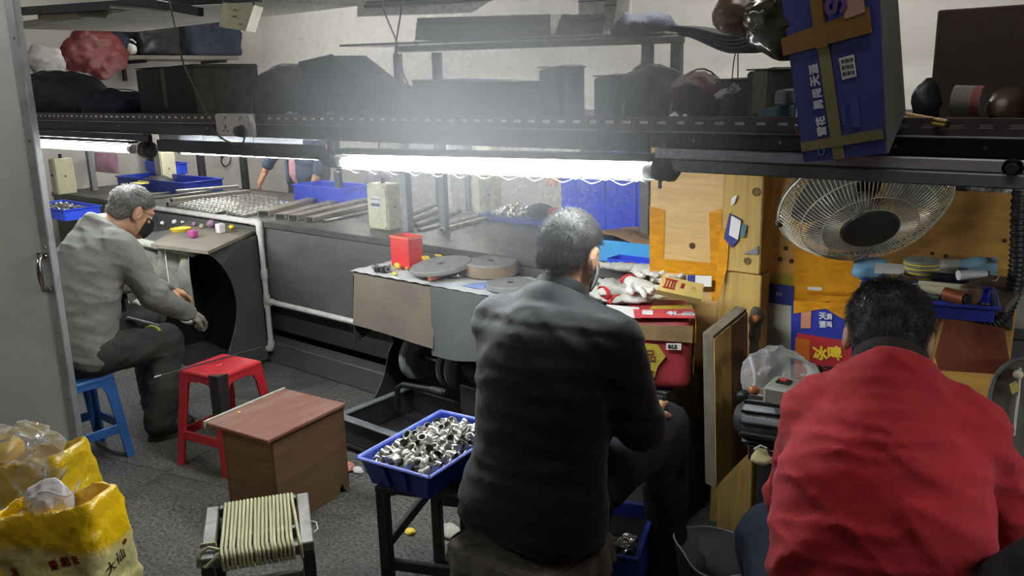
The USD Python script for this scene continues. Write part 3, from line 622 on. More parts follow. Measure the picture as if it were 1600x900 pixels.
strip(pw, [(1240, 345), (1262, 350), (1266, 480), (1240, 482)], m_tape, .005)
strip(pw, [(1242, 396), (1345, 392), (1350, 470), (1322, 482), (1296, 470), (1240, 480)], m_tape, .007)
strip(pw, [(1264, 455), (1360, 458), (1360, 462), (1264, 460)], M('tape_edge', '#b5771a', .2), .010, .003, 'tape_fold')
strip(pw, [(1262, 448), (1284, 449), (1284, 454), (1262, 453)], m_paper, .010, .001, 'tape_label')
bc = Thing('beer_carton_flap', 'blue printed card strip fixed to the plywood right of the timber post', 'carton flap', loc=pc(1213, 477, .003))
bc.add('card', plate([pc(1187, 441, .012), pc(1240, 447, .012), pc(1240, 478, .012), pc(1187, 471, .012)], .004, (0, 1, 0)), M('navy_card', '#262f74', .6, var=.06), world=True)
bc.add('print', lettering('雪花', .011, pc(1212, 461, .016), (1, 0, 0), (0, 0, 1)), m_ink_w, world=True)
bc.add('print_line', plate([pc(1189, 449, .016), pc(1200, 451, .016), pc(1200, 452.5, .016), pc(1189, 450.5, .016)], .001, (0, 1, 0)), m_ink_w, world=True)
solo('cream_board', plate([pc(1189, 470, .008), pc(1241, 477, .008), pc(1238, 600, .008), pc(1196, 600, .008)], .004, (0, 1, 0)), M('cream_card', '#c6c6ae', .7, var=.04), 'plain cream card sheet below the blue card strip', 'card sheet')
ct = Thing('beer_carton', 'blue and red printed carton panel standing behind the shoulder of the worker in red', 'carton', loc=pc(1285, 640, .06))
m_cblue = M('carton_blue', '#26339a', .55, var=.07, scale=4); m_cred = M('carton_red', '#b02a30', .55, var=.07, scale=4); m_cyel = M('carton_yellow', '#e6c62e', .55, var=.05)
dcc = .05
ct.add('panel', plate([pc(1239, 476, dcc), pc(1333, 486, dcc), pc(1330, 660, dcc), pc(1237, 650, dcc)], .03, (0, 1, 0)), m_cblue, world=True)
ct.add('red_print', plate([pc(1246, 520, dcc + .017), pc(1331, 534, dcc + .017), pc(1330, 650, dcc + .017), pc(1240, 640, dcc + .017)], .0015, (0, 1, 0)), m_cred, world=True)
ct.add('orange_print', plate([pc(1243, 527, dcc + .019), pc(1266, 531, dcc + .019), pc(1264, 590, dcc + .019), pc(1240, 590, dcc + .019)], .001, (0, 1, 0)), M('carton_orange', '#c0641c', .5), world=True)
ct.add('badge_print', plate([pc(1252, 488, dcc + .017), pc(1268, 486, dcc + .017), pc(1267, 513, dcc + .017), pc(1251, 513, dcc + .017)], .001, (0, 1, 0)), M('carton_salmon', '#c98a6a', .5), world=True)
ct.add('tape_strip', plate([pc(1240, 470, dcc + .018), pc(1334, 474, dcc + .018), pc(1320, 500, dcc + .018), pc(1290, 482, dcc + .018), pc(1240, 490, dcc + .018)], .001, (0, 1, 0)), m_tape, world=True)
xd, zd = np.array([.12, 0, -.99]), np.array([1.0, 0, .12])
for k, s in enumerate('天涯'): ct.add('print', lettering(s, .024, pc(1280 + 0 * k, 499 + 13 * k, dcc + .018), zd, -xd, bold=True), m_ink_w, world=True)
for k, s in enumerate('勇闯'): ct.add('print', lettering(s, .020, pc(1292 + 0 * k, 499 + 12 * k, dcc + .018), zd, -xd, bold=True), m_ink_w, world=True)
ct.add('print', lettering('啤酒', .042, pc(1270, 588, dcc + .0185), zd, -xd, bold=True, depth=.0005), m_ink_k, world=True)
for k, s in enumerate('冰啤'): ct.add('print', lettering(s, .05, pc(1271 + k * 23, 562, dcc + .0185), zd, -xd, bold=True, depth=.002), m_cyel, world=True)
# timber post
po = Thing('timber_post', 'square raw timber post holding up the rack between the two stations', 'post', loc=(-1.28, 2.70, 0))
qx0, qx1 = ony(1126, 400, 2.66)[0], ony(1188, 400, 2.66)[0]
po.add('upper_plank', rbox((qx0, 2.66, .99), (qx1, 2.74, 1.44), .004), m_wood_raw, world=True)
po.add('lower_plank', rbox((qx0 + .012, 2.668, 0), (qx1 + .004, 2.74, .988), .004), m_wood_raw, world=True)
po.add('side_plank', rbox((qx0 - .03, 2.70, 0), (qx0 + .008, 2.745, .98), .003), m_wood_raw, world=True)
for px, py, r in ((1168, 408, .012), (1182, 300, .014), (1176, 560, .010)):
    po.add('knot', disc(ony(px, py, 2.659), (0, -1, 0), r, .001, 12), M('knot_brown', '#6b5433', .8), world=True)
po.add('tape_strip', plate([ony(x, y, 2.655) for x, y in ((1126, 356), (1140, 362), (1136, 420), (1122, 470), (1116, 470))], .002, (0, 1, 0)), m_tape, world=True)
po.add('torn_label', plate([ony(x, y, 2.652) for x, y in ((1140, 333), (1158, 343), (1152, 378), (1143, 387), (1131, 372))], .002, (0, 1, 0)), M('navy_label', '#2b3478', .6), world=True, label='torn navy label')
po.add('torn_label', plate([ony(x, y, 2.650) for x, y in ((1143, 337), (1158, 345), (1153, 375), (1139, 367))], .0015, (0, 1, 0)), m_paper, world=True, label='white torn paper')
po.add('glue_patch', plate([ony(x, y, 2.652) for x, y in ((1159, 350), (1167, 352), (1163, 372), (1156, 370))], .001, (0, 1, 0)), M('teal_patch', '#4a6a70', .7), world=True)
po.add('torn_label', plate([ony(x, y, 2.652) for x, y in ((1143, 310), (1152, 304), (1148, 318), (1142, 322))], .0015, (0, 1, 0)), m_paper, world=True)
po.add('cut_notch', plate([ony(x, y, 2.655) for x, y in ((1162, 397), (1185, 384), (1184, 398))], .002, (0, 1, 0)), m_steel_gy, world=True)
# leaning board in front of the post
lb = Thing('leaning_board', 'thick plank leaning on edge against the timber post', 'plank', loc=ony(1130, 740, 2.5))
A, B = ony(1098, 520, 2.40), ony(1102, 755, 2.42); A2, B2 = A + (.030, .175, .055), B + (.030, .175, .070)
ex = np.array([.042, -.010, 0])
def hexa(p, q): return trimesh.convex.convex_hull(np.vstack([p, q]))
lb.add('plank', hexa([A, B, A2, B2], [A + ex, B + ex, A2 + ex, B2 + ex]), M('grey_timber', '#6b6354', .75, var=.2, scale=6, stretch=(6, 6, 1), dirt='#463d31', dscale=3, damt=.6), world=True)
n2 = ex * 1.02
f = lambda s, z: A + ex * 1.03 + (A2 - A) * s + (B - A) * z
lb.add('batten', hexa([f(.52, .02), f(.98, .02), f(.52, .97), f(.98, .97)], [f(.52, .02) + ex * .14, f(.98, .02) + ex * .14, f(.52, .97) + ex * .14, f(.98, .97) + ex * .14]), M('brown_batten', '#6a4f33', .7, var=.2, scale=8, stretch=(6, 6, 1)), world=True)
lb.add('face_board', hexa([f(.0, .02), f(.5, .02), f(.0, .98), f(.5, .98)], [f(.0, .02) + ex * .08, f(.5, .02) + ex * .08, f(.0, .98) + ex * .08, f(.5, .98) + ex * .08]), m_wood_raw, world=True)
# cabinet and gift carton with gloves
cb = Thing('steel_cabinet', 'dark steel cabinet under the red and yellow carton', 'cabinet', loc=(-1.55, 2.62, 0))
cb.add('body', rbox((-1.74, 2.47, 0), (-1.38, 2.79, .575), .004), m_sheet_lo, world=True)
cb.add('door', rbox((-1.73, 2.462, .03), (-1.39, 2.468, .56), .002), m_sheet_lo, world=True)
cz0, cz1 = .578, .84
fl_, fr_, br_, bl_ = np.array([-1.515, 2.40, 0]), np.array([-1.312, 2.515, 0]), np.array([-1.45, 2.775, 0]), np.array([-1.66, 2.66, 0])
cen = (fl_ + fr_ + br_ + bl_) / 4; cang = math.atan2((fr_ - fl_)[1], (fr_ - fl_)[0]); cw, cd = np.linalg.norm(fr_ - fl_) / 2, np.linalg.norm(br_ - fr_) / 2; CR = rotz(cang)
gc = Thing('gift_carton', 'dented red and yellow carton with taped lid under the heap of gloves', 'carton', loc=cen + (0, 0, cz0), rz=cang)
m_cartred = M('carton_crimson', '#a83a40', .5, var=.1, scale=6, dirt='#8a2d34', dscale=4, damt=.5); m_cartyel = M('carton_gold', '#b3a03a', .5, var=.12, scale=7)
def cart(P):
    Q = P.copy(); Q[:, 0] *= 1 + .10 * (.13 - Q[:, 2]) ; return d_box(Q, (0, 0, .131), (cw, cd, .131), .035) + .006 * fbm(Q, 9, 3)
cv_, cf_ = nets(cart, (-cw - .05, -cd - .05, -.03), (cw + .05, cd + .05, .3), .012)
gc.add('body', (cv_, cf_), m_cartred, smooth=True)
def skin_patch(n, pts, mat, face, off=.004, th=.002):
    """Patch on the carton's front (face 0, u across v up) or right side (face 1)."""
    o = {0: lambda u, v: (-cw + 2 * cw * u, -cd - off, .262 * v), 1: lambda u, v: (cw + off, -cd + 2 * cd * u, .262 * v), 2: lambda u, v: (-cw + 2 * cw * u, -cd + 2 * cd * v, .262 + off)}[face]
    gc.add(n, plate([o(u, v) for u, v in pts], th, {0: (0, 1, 0), 1: (1, 0, 0), 2: (0, 0, 1)}[face]), mat)
skin_patch('gold_print', [(.02, .12), (.3, .10), (.46, .2), (.5, .35), (.62, .5), (.5, .66), (.02, .70)], m_cartyel, 0, .009)
skin_patch('tape_band', [(-.0, .74), (1., .70), (1., .93), (-.0, .93)], M('creased_brown_tape', '#8a7350', .3, var=.2, scale=20, bump=.004, bscale=28), 0, .012, .003)
skin_patch('tape_band', [(.0, .70), (.5, .72), (.5, .95), (.0, .95)], m_tape, 1, .010, .003)
skin_patch('gold_print', [(.12, .2), (.8, .3), (.8, .68), (.2, .64)], m_cartyel, 1, .008)
skin_patch('label', [(.62, .60), (.84, .60), (.84, .69), (.62, .69)], m_paper, 0, .014, .001)
gc.add('print', lettering('B13', .013, (-cw + 2 * cw * .65, -cd - .0155, .262 * .62), (1, 0, 0), (0, 0, 1), cjk=False, bold=True), m_ink_k)
gc.add('print', lettering('佳品', .045, (-cw + .02, -cd - .0115, .262 * .42), (1, 0, 0), (0, 0, 1), bold=False), M('maroon_print', '#6b2527', .7))
gc.add('print', lettering('礼盒', .038, (-cw + .03, -cd - .0115, .262 * .18), (1, 0, 0), (0, 0, 1)), M('maroon_print', '#6b2527', .7))
skin_patch('white_flap', [(-.35, .15), (.25, -.05), (.2, .45), (-.3, .55)], m_paper, 2, .004)
skin_patch('red_flap', [(.16, -.06), (1.02, -.02), (1.04, .38), (.12, .30)], M('flap_red', '#c8404a', .45, var=.06), 2, .008)
skin_patch('gold_flap', [(.35, .30), (1.02, .38), (1.0, .6), (.4, .5)], m_cartyel, 2, .006)
skin_patch('white_label', [(.26, .06), (.42, .05), (.42, .24), (.26, .25)], m_paper, 2, .011, .001)
gc.add('print', lettering('礼品', .05, (-cw + 2 * cw * .62, -cd + .02, .262 + .0095), (1, 0, 0), (0, 1, 0), bold=True), m_ink_w)
# knitted gloves with red cuffs
m_knit = M('grey_knit', '#d2cec6', .95, var=.12, scale=50, dirt='#a5a29b', dscale=14, damt=.5, bump=.002, bscale=180)
m_knit2 = M('dusty_knit', '#b4b2aa', .95, var=.15, scale=50, dirt='#8b8a83', dscale=14, damt=.5, bump=.002, bscale=180)
m_cuff = M('red_cuff_hem', '#c0303a', .85, var=.15, scale=40)
def glove(label, loc, R, mat, curl=.3, seed=0, cuff=True):
    t = Thing('work_glove', label, 'glove', loc=loc, R=R, group=None)
    def f(P):
        d = d_ell(P, (0, .0, .0), (.043, .055, .019))
        for k in range(4):
            x = -.03 + .02 * k; L = (.058, .07, .066, .05)[k]
            a = np.array([x * .95, .035, 0]); b = a + (x * .25, L * .55, .006 - .008 * curl); c = b + (x * .1, L * .45 * math.cos(curl * 2), -L * .5 * math.sin(curl * 2) * (k % 2 * 2 - 1) * .5)
            d = smin(d, smin(d_cap(P, a, b, .0105), d_cap(P, b, c, .0105, .009), .006), .008)
        d = smin(d, smin(d_cap(P, (.03, -.02, 0), (.062, .01, .004), .013), d_cap(P, (.062, .01, .004), (.07, .04, .006), .012, .009), .006), .012)
        d = smin(d, d_cap(P, (0, -.04, 0), (0, -.085, 0), .034, .03) + np.abs(P[:, 2]) * .75, .02)
        return d + .008 * fbm(P, 45, seed)
    t.add('glove', nets(f, (-.08, -.135, -.06), (.11, .14, .06), .0055), mat, smooth=True)
    if cuff: t.add('cuff_hem', mv(lathe([(.028, -.004), (.032, -.004), (.033, .004), (.029, .005)], 24, closed=True), (0, -.090, 0), rotx(-math.pi / 2), (1.08, .62, 1.6)), m_cuff, smooth=40)
    return t
gz = cz1 + .02
gl = [(975, 418, .05, 2.2, 'white knitted glove with red hem on top at the back of the glove heap', m_knit, .2), (1010, 422, .05, -1.7, 'white knitted glove lying flat along the back of the heap under the tape', m_knit, .2),
      (1003, 447, .045, -2.0, 'grey knitted glove in the middle of the heap with its red cuff toward the viewer', m_knit, .5), (955, 445, .02, .7, 'dusty grey glove bunched at the left end of the heap', m_knit2, 1.2),
      (975, 452, .02, -.4, 'dusty grey glove with curled fingers in front of the heap', m_knit2, 1.3), (1030, 458, .02, -1.2, 'dusty glove whose fingertips stick out below the yellow packet', m_knit2, .5), (942, 458, .0, 1.2, 'dusty glove lying lowest at the left front of the heap', m_knit2, .9), (988, 463, .0, -.9, 'dusty curled glove lowest at the front middle of the heap', m_knit2, 1.1), (1048, 436, .03, -2.6, 'white glove with red hem behind the yellow packet', m_knit, .3)]
for k, (px, py, dz, a, lab, mt, cu) in enumerate(gl):
    glove(lab, onz(px, py, gz + dz), rotz(a) @ rotx(rnd.uniform(-.2, .2)) @ roty(rnd.uniform(-.25, .25)), mt, cu, k)
# yellow packet
D0 = 2.86
tl, tr, br, bl = atd(1035, 434, D0 + .03), atd(1099, 447, D0 + .03), atd(1094, 472, D0 - .02), atd(1026, 456, D0 - .02)
pk = Thing('yellow_packet', 'flat yellow cardboard packet with red print propped on the gloves', 'packet', loc=(bl + br) / 2)
nn = np.cross(tr - tl, bl - tl); nn /= np.linalg.norm(nn); nn = nn if nn @ (CAM - tl) > 0 else -nn
pk.add('packet', plate([tl, tr, br, bl], .022, nn), M('packet_yellow', '#cdb268', .6, var=.06), world=True)
pu, pv_ = (tr - tl) / np.linalg.norm(tr - tl), (tl - bl) / np.linalg.norm(tl - bl); pq = lambda u, v, o=.0118: bl + (br - bl) * u + (tl - bl) * v + nn * o
pk.add('red_frame', cat(*[plate([pq(*c) for c in ((x, .25), (x + .035, .25), (x + .035, .85), (x, .85))], .001, nn) for x in (.10, .17, .24, .30)], plate([pq(*c) for c in ((.08, .78), (.36, .78), (.36, .88), (.08, .88))], .001, nn), plate([pq(*c) for c in ((.08, .22), (.36, .22), (.36, .30), (.08, .30))], .001, nn)), m_ink_r, world=True)
pk.add('print', lettering('手套', .014, pq(.55, .4), pv_, -pu, bold=True), m_ink_r, world=True)
pk.add('round_mark', mv(lathe([(.004, 0), (.006, 0), (.006, .001), (.004, .001)], 16, closed=True), pq(.76, .6), np.stack([pu, pv_, nn], 1)), m_ink_r, world=True)
pk.add('print_line', plate([pq(*c) for c in ((.88, .25), (.91, .25), (.91, .8), (.88, .8))], .001, nn), m_ink_r, world=True)
wc = Thing('printed_card', 'white and navy card standing on edge behind the yellow packet', 'card', loc=pc(1095, 455, .03))
wc.add('card', plate([pc(1073, 430, .05), pc(1112, 431, .05), pc(1112, 448, .05), pc(1073, 447, .05)], .004, (0, 1, 0)), m_paper, world=True)
wc.add('navy_band', plate([pc(1074, 430, .053), pc(1086, 430, .053), pc(1086, 447, .053), pc(1074, 446, .053)], .001, (0, 1, 0)), M('navy_card', '#262f74', .6), world=True)
# blue bins behind the worker in black, on the bench
p = onz(890, 372, BZ); q = onz(1030, 385, BZ)
def bin_(name, label, lo, hi, mat, wall=.004, lip=.012, ribs=0, rz=0.0):
    lo, hi = np.array(lo, float), np.array(hi, float); c = np.array([(lo[0] + hi[0]) / 2, (lo[1] + hi[1]) / 2, lo[2]]); hx, hy, H = (hi[0] - lo[0]) / 2, (hi[1] - lo[1]) / 2, hi[2] - lo[2]
    t = Thing(name, label, 'plastic bin', loc=c, rz=rz)
    t.add('base', rbox((-hx + wall, -hy + wall, 0), (hx - wall, hy - wall, wall), .001), mat)
    for nm, a, b in (('wall', (-hx, -hy, 0), (hx, -hy + wall, H)), ('wall', (-hx, hy - wall, 0), (hx, hy, H)), ('wall', (-hx, -hy + wall, 0), (-hx + wall, hy - wall, H)), ('wall', (hx - wall, -hy + wall, 0), (hx, hy - wall, H))): t.add(nm, rbox(a, b, .001), mat)
    r_ = [rbox((-hx - lip, -hy - lip, H - .006), (hx + lip, -hy, H + .002), .002), rbox((-hx - lip, hy, H - .006), (hx + lip, hy + lip, H + .002), .002), rbox((-hx - lip, -hy, H - .006), (-hx, hy, H + .002), .002), rbox((hx, -hy, H - .006), (hx + lip, hy, H + .002), .002)]
    t.add('rim', cat(*r_), mat)
    for k in range(ribs):
        x = -hx + (k + .5) * 2 * hx / ribs; t.add('rib', rbox((x - .006, -hy - .006, .01), (x + .006, -hy, H - .006), .002), mat)
    return t
bz1 = 1.28
bin_('storage_bin', 'big bright blue plastic bin on the bench behind the worker in black', (-2.44, 3.30, BZ), (-1.60, 3.70, bz1), m_bluebright, ribs=5)
tb = Thing('wash_tub', 'light blue plastic tub with a brown liner in front of the big blue bin', 'tub', loc=(-1.95, 3.08, BZ))
tx0, tx1 = onz(930, 400, BZ)[0], -1.62
tb.add('tub', cat(rbox((tx0, 2.99, BZ), (tx1, 2.996, BZ + .095)), rbox((tx0, 3.22, BZ), (tx1, 3.226, BZ + .095)), rbox((tx0, 2.996, BZ), (tx0 + .006, 3.22, BZ + .095)), rbox((tx1 - .006, 2.996, BZ), (tx1, 3.22, BZ + .095)), rbox((tx0, 2.99, BZ), (tx1, 3.226, BZ + .006))), M('sky_blue_plastic', '#4aa6e0', .4, var=.05), world=True)
tb.add('liner', sheet(lambda u, v: np.stack([tx0 + (tx1 - tx0) * u, 3.0 + .22 * v, BZ + .085 + .035 * np.sin(u * 4 + .6) ** 2 + .01 * np.sin(v * 6)], -1), 24, 8, .005), M('tan_liner', '#9a7a5c', .8, var=.1), smooth=40, world=True)
rb_ = Thing('sorting_tray', 'blue plastic tray corner between the gloves and the bench front', 'tray', loc=(-1.75, 2.94, BZ))
rb_.add('tray', cat(rbox((-1.90, 2.88, BZ), (-1.70, 2.886, BZ + .045)), rbox((-1.90, 2.97, BZ), (-1.70, 2.976, BZ + .045)), rbox((-1.90, 2.88, BZ), (-1.894, 2.97, BZ + .045)), rbox((-1.90, 2.88, BZ), (-1.70, 2.976, BZ + .005))), m_bluebright, world=True)
# electric fan
fc = atd(1350, 322, 2.50); fn = -FW * math.cos(math.radians(55)) + math.sin(math.radians(55)) * (-UP * math.cos(-.04) + RT * math.sin(-.04)); fn /= np.linalg.norm(fn)
fr0 = .243; u_, v_, _ = frame_of(fn); FR = np.stack([u_, v_, fn], 1)
fan = Thing('electric_fan', 'wall fan with a round wire cage tilted down over the worker in red', 'fan', loc=fc, R=FR)
m_fanwire = M('fan_cage_wire', '#cfcab2', .35, metal=.25, var=.06, dirt='#6d6654', dscale=12, damt=.5); m_fandk = M('fan_dark_plastic', '#302e2b', .5, var=.15, scale=20)
def cage(sign, depth, n, name, r_in):
    w = []
    for k in range(n):
        a = k / n * 2 * math.pi; ca, sa = math.cos(a), math.sin(a); sw = .22 * sign
        w.append(tube([(q * fr0 * math.cos(a + sw * (1 - q)), q * fr0 * math.sin(a + sw * (1 - q)), sign * depth * (1 - max(0, (q - .45) / .55) ** 2.2)) for q in np.linspace(r_in, 1, 7)], .0017, 4, caps=False))
    fan.add(name, cat(*w), m_fanwire, kind='stuff')
cage(1, .085, 96, 'front_wires', .33); cage(-1, .085, 84, 'rear_wires', .30)
for q, z in ((1.0, 0), (1.005, -.008)): fan.add('rim_ring', tube([(fr0 * q * math.cos(a), fr0 * q * math.sin(a), z) for a in np.linspace(0, 2 * np.pi, 72, endpoint=False)], .0045, 8, closed=True), m_fandk if z else m_fanwire, smooth=True)
for q in (.55, .78):
    zz = .085 * (1 - max(0, (q - .45) / .55) ** 2.2)
    for s in (1, -1): fan.add('cage_ring', tube([(fr0 * q * math.cos(a), fr0 * q * math.sin(a), s * zz) for a in np.linspace(0, 2 * np.pi, 60, endpoint=False)], .0018, 6, closed=True), m_fanwire, smooth=True)
fan.add('hub_cap', lathe([(0, .098), (.06, .097), (.078, .092), (.082, .082), (.078, .08), (0, .08)], 40), m_fandk, smooth=35)
fan.add('hub_ring', tube([(.083 * math.cos(a), .083 * math.sin(a), .084) for a in np.linspace(0, 2 * np.pi, 48, endpoint=False)], .003, 6, closed=True), m_fanwire, smooth=True)
fan.add('blade_hub', lathe([(0, .04), (.03, .04), (.034, .03), (.034, -.03), (0, -.03)], 24), M('fan_blade', '#8f9290', .4, var=.06), smooth=35)
for k in range(3):
    a0 = k * 2.094 + .5
    fan.add('blade', sheet(lambda u, v: np.stack([(.03 + .185 * u) * np.cos(a0 + (v - .5) * (.5 + 1.1 * np.sin(u * 2.4))), (.03 + .185 * u) * np.sin(a0 + (v - .5) * (.5 + 1.1 * np.sin(u * 2.4))), (v - .5) * .05], -1), 12, 8, .002), M('fan_blade', '#8f9290', .4, var=.06), smooth=40)
fan.add('motor', lathe([(0, -.05), (.05, -.05), (.065, -.07), (.065, -.15), (.045, -.19), (0, -.195)], 28), m_fandk, smooth=35)
arm = FR.T @ (np.array([fc[0] + .02, PY - .002, 1.36]) - fc)
fan.add('bracket', tube([(0, 0, -.17), arm * .6 + (0, 0, -.10), arm], .016, 10), m_fandk, smooth=True)
fan.add('clip', boxc((fr0 * math.cos(math.pi + .3), fr0 * math.sin(math.pi + .3), 0), (.02, .02, .025)), m_fandk)
# shelf and tool tray
sh = Thing('bracket_shelf', 'small plank shelf on the plywood carrying the tool tray', 'shelf', loc=(-.6, 2.6, 1.0))
sz = 1.047
sh.add('plank', rbox((-.70, 2.44, sz - .02), (-.372, PY - .003, sz), .003), M('shelf_plank', '#5c5148', .75, var=.15, scale=6), world=True)
for x in (-.67, -.42): sh.add('bracket', hexa([(x, 2.45, sz - .021), (x, PY - .003, sz - .021), (x, PY - .003, sz - .16)], [(x + .012, 2.45, sz - .021), (x + .012, PY - .003, sz - .021), (x + .012, PY - .003, sz - .16)]), m_steel_dk, world=True)
TZr = 1.098; tfl, tfr = onz(1425, 463, TZr), onz(1556, 473, TZr); ta_ = math.atan2(*(tfr - tfl)[[1, 0]]); tdir = rotz(ta_)
tc = tfr + tdir @ np.array([-.15, .10, 0]); tc[2] = sz
tt = bin_('tool_tray', 'blue plastic tray of tools on the plank shelf right of the red shirted worker', tc - (.15, .10, 0), tc + (.15, .10, .04), m_blue, rz=ta_)
tw = lambda x, y, z=0.0: tc + tdir @ np.array([x, y, 0]) + (0, 0, .022 + z)
def rod(name, label, ca, a, b, r, mat, rend=None, cap=None):
    t = Thing(name, label, ca, loc=a); t.add('shaft', cyl(a, b, r, 14, rend), mat, smooth=40, world=True)
    d = (np.array(b) - a) / np.linalg.norm(np.array(b) - a)
    t.add('end_cap', cyl(np.array(b) - d * .001, np.array(b) + d * .008, (rend or r) * .8, 12), cap or m_steel_dk, smooth=40, world=True); return t
rod('plastic_wand', 'long white plastic tool handle across the tool tray', 'tool', tw(-.13, .0, .035), tw(.04, -.045, .035), .009, M('ivory_plastic', '#d0cda8', .4), .012)
rod('plastic_wand', 'cream plastic rod behind the long white handle', 'tool', tw(-.02, .03, .03), tw(.12, .01, .03), .012, M('ivory_plastic', '#d0cda8', .4))
rod('rubber_pipe', 'black rubber tube at the back of the tool tray', 'tool', tw(.01, .075, .045), tw(.09, .07, .045), .012, m_rubber)
rod('plastic_nozzle', 'tapered white plastic nozzle resting on the black tube', 'tool', tw(.07, .04, .06), tw(.135, .075, .062), .013, m_white_plastic, .008)
rod('plastic_pipe', 'green grey plastic tube low in the tool tray', 'tool', tw(-.04, -.02, .018), tw(.03, -.03, .018), .013, M('grey_green_plastic', '#7e8f80', .5))
rod('copper_cylinder', 'copper coloured cylinder at the front of the tool tray', 'tool', tw(.04, -.055, .03), tw(.085, -.08, .028), .018, M('copper_tone', '#9c5a38', .4, metal=.4), None, m_rubber)
tr_ = Thing('wooden_plug', 'round brown wooden plug standing in the tool tray', 'plug', loc=tw(.10, -.02)); tr_.add('plug', lathe([(0, 0), (.02, 0), (.026, .03), (.024, .045), (0, .045)], 20), M('brown_plug', '#5f4531', .6), smooth=35); tr_.add('bore', lathe([(0, .0455), (.01, .0455), (.01, .0445)], 14), m_black)
for k, (x, y, lab) in enumerate(((.12, -.075, 'steel nut at the right front corner of the tool tray'), (.09, -.085, 'steel nut beside the copper cylinder'), (.133, -.04, 'steel nut against the right wall of the tool tray'), (-.05, -.07, 'steel nut in the left part of the tool tray'))):
    t = Thing('nut', lab, 'nut', loc=tw(x, y)); t.add('nut', mv(lathe([(.005, 0), (.011, 0), (.011, .009), (.005, .009)], 6, closed=True)), m_chrome); t.add('thread', lathe([(.0049, .0005), (.0045, .004), (.0049, .0085)], 12), m_steel_dk)
sd = Thing('sanding_disc_stack', 'stack of round grey sanding discs with yellow rims at the back of the tool tray', 'sanding discs', loc=tw(-.06, .085, .0))
dc = onz(1440, 414, 1.12); dc = np.array([dc[0], dc[1], 1.14]); sd2 = tdir
for k in range(4):
    sd.add('sanding_disc', disc(dc - (0, 0, .012 * (k + 1)), (0, 0, 1), .047, .0075, 32, .008), m_disc, world=True)
    sd.add('yellow_backing', disc(dc - (0, 0, .012 * (k + 1) + .004), (0, 0, 1), .0475, .004, 32, .008), M('yellow_backing', '#cfb93c', .6), world=True)
sd.add('support_block', boxc(dc - (0, 0, .052 + (dc[2] - .052 - sz) / 2), (.06, .06, dc[2] - .052 - sz - .002)), m_kraft, world=True)
def papers(name, label, ca, pts, z, mat, th=.003, tilt=0.0):
    solo(name, plate([onz(x, y, z + tilt * k) for k, (x, y) in enumerate(pts)], th, (0, 0, 1)), mat, label, ca)
papers('note_paper', 'white paper card behind the sanding discs on the left', 'paper', ((1368, 411), (1415, 414), (1412, 428), (1366, 426)), 1.105, m_paper)
papers('note_paper', 'white paper card right of the sanding discs', 'paper', ((1458, 406), (1512, 405), (1511, 436), (1460, 438)), 1.100, m_paper)
bag = Thing('blue_face_mask', 'crumpled light blue face mask hanging over the back of the tool tray', 'face mask', loc=onz(1535, 418, 1.08))
bag.add('mask', sheet(lambda u, v: onz(1500, 405, 1.11) + u[..., None] * (onz(1559, 402, 1.11) - onz(1500, 405, 1.11)) + v[..., None] * (onz(1558, 426, 1.085) - onz(1559, 402, 1.09)) + np.stack([0 * u, 0 * u, .012 * np.sin(v * 9) * np.sin(u * 4)], -1), 18, 14, .002), M('mask_blue', '#7fa6b8', .85, var=.06), smooth=40, world=True)
bag.add('ear_loop', tube([onz(1556, 426, 1.09), onz(1560, 433, 1.09), onz(1556, 439, 1.09), onz(1550, 438, 1.09)], .0015, 6), m_paper, world=True)
solo('blue_pouch', lump((onz(1358, 418, 1.06)), (.05, .03, .03), 9, .02, 25, .008, box=.012), M('mask_blue_dk', '#5d87a6', .7, var=.1), 'blue plastic pouch at the left end of the plank shelf', 'pouch', smooth=True)
papers('note_paper', 'small white paper slip poking out under the plank shelf', 'paper', ((1488, 483), (1527, 486), (1526, 491), (1487, 488)), 1.02, m_paper)
st = rod('wooden_stick', 'pale wooden stick standing behind the worker in red under the tool tray', 'stick', ony(1452, 566, 2.30), ony(1474, 482, 2.32), .009, m_wood_raw)
sm = Thing('metal_sheet', 'reddish brown metal sheet leaning below the tool tray', 'metal sheet', loc=ony(1515, 590, 2.5))
sm.add('sheet', plate([ony(1456, 494, 2.62), ony(1580, 516, 2.62), ony(1570, 586, 2.35), ony(1452, 578, 2.35)], .004, (0, -1, .3)), M('copper_sheet', '#8a4c38', .35, metal=.5, var=.15, scale=4, dirt='#b49a72', dscale=2.5, damt=.5), world=True)
# corrugated hose
hp = spline([ony(1594, 288, 2.70), ony(1590, 380, 2.68), ony(1584, 450, 2.62), ony(1560, 500, 2.56), ony(1520, 514, 2.54), ony(1480, 506, 2.54)], 150)
hs = Thing('dust_hose', 'black corrugated hose hanging down at the edge of the plywood', 'hose', loc=hp[75])
hs.add('hose', tube(hp, .019 + .003 * np.sin(np.arange(150) * 1.9), 12), m_rubber, smooth=True, world=True)
hs.add('hose_clamp', tube([hp[0], hp[2]], .024, 14), m_steel_gy, world=True)
ps_ = Thing('power_strip', 'white power strip with round lights fixed under the rack at the far right', 'power strip', loc=pc(1540, 292, .02))
a, b = pc(1492, 289, .03), pc(1588, 296, .03)
ps_.add('body', bar(a, b, .03, .022, .006), m_white_plastic, world=True)
for q in (.48, .60, .72, .84): ps_.add('lamp_bead', mv(lathe([(0, .006), (.006, .004), (.008, 0)], 12), a + (b - a) * q + (0, -.016, -.004), rotx(math.pi / 2)), M('bead_white', '#e6e6e0', .2), smooth=True, world=True)
ps_.add('plug', boxc(a + (b - a) * .14 + (0, -.02, 0), (.045, .03, .026), .006), m_rubber, world=True)
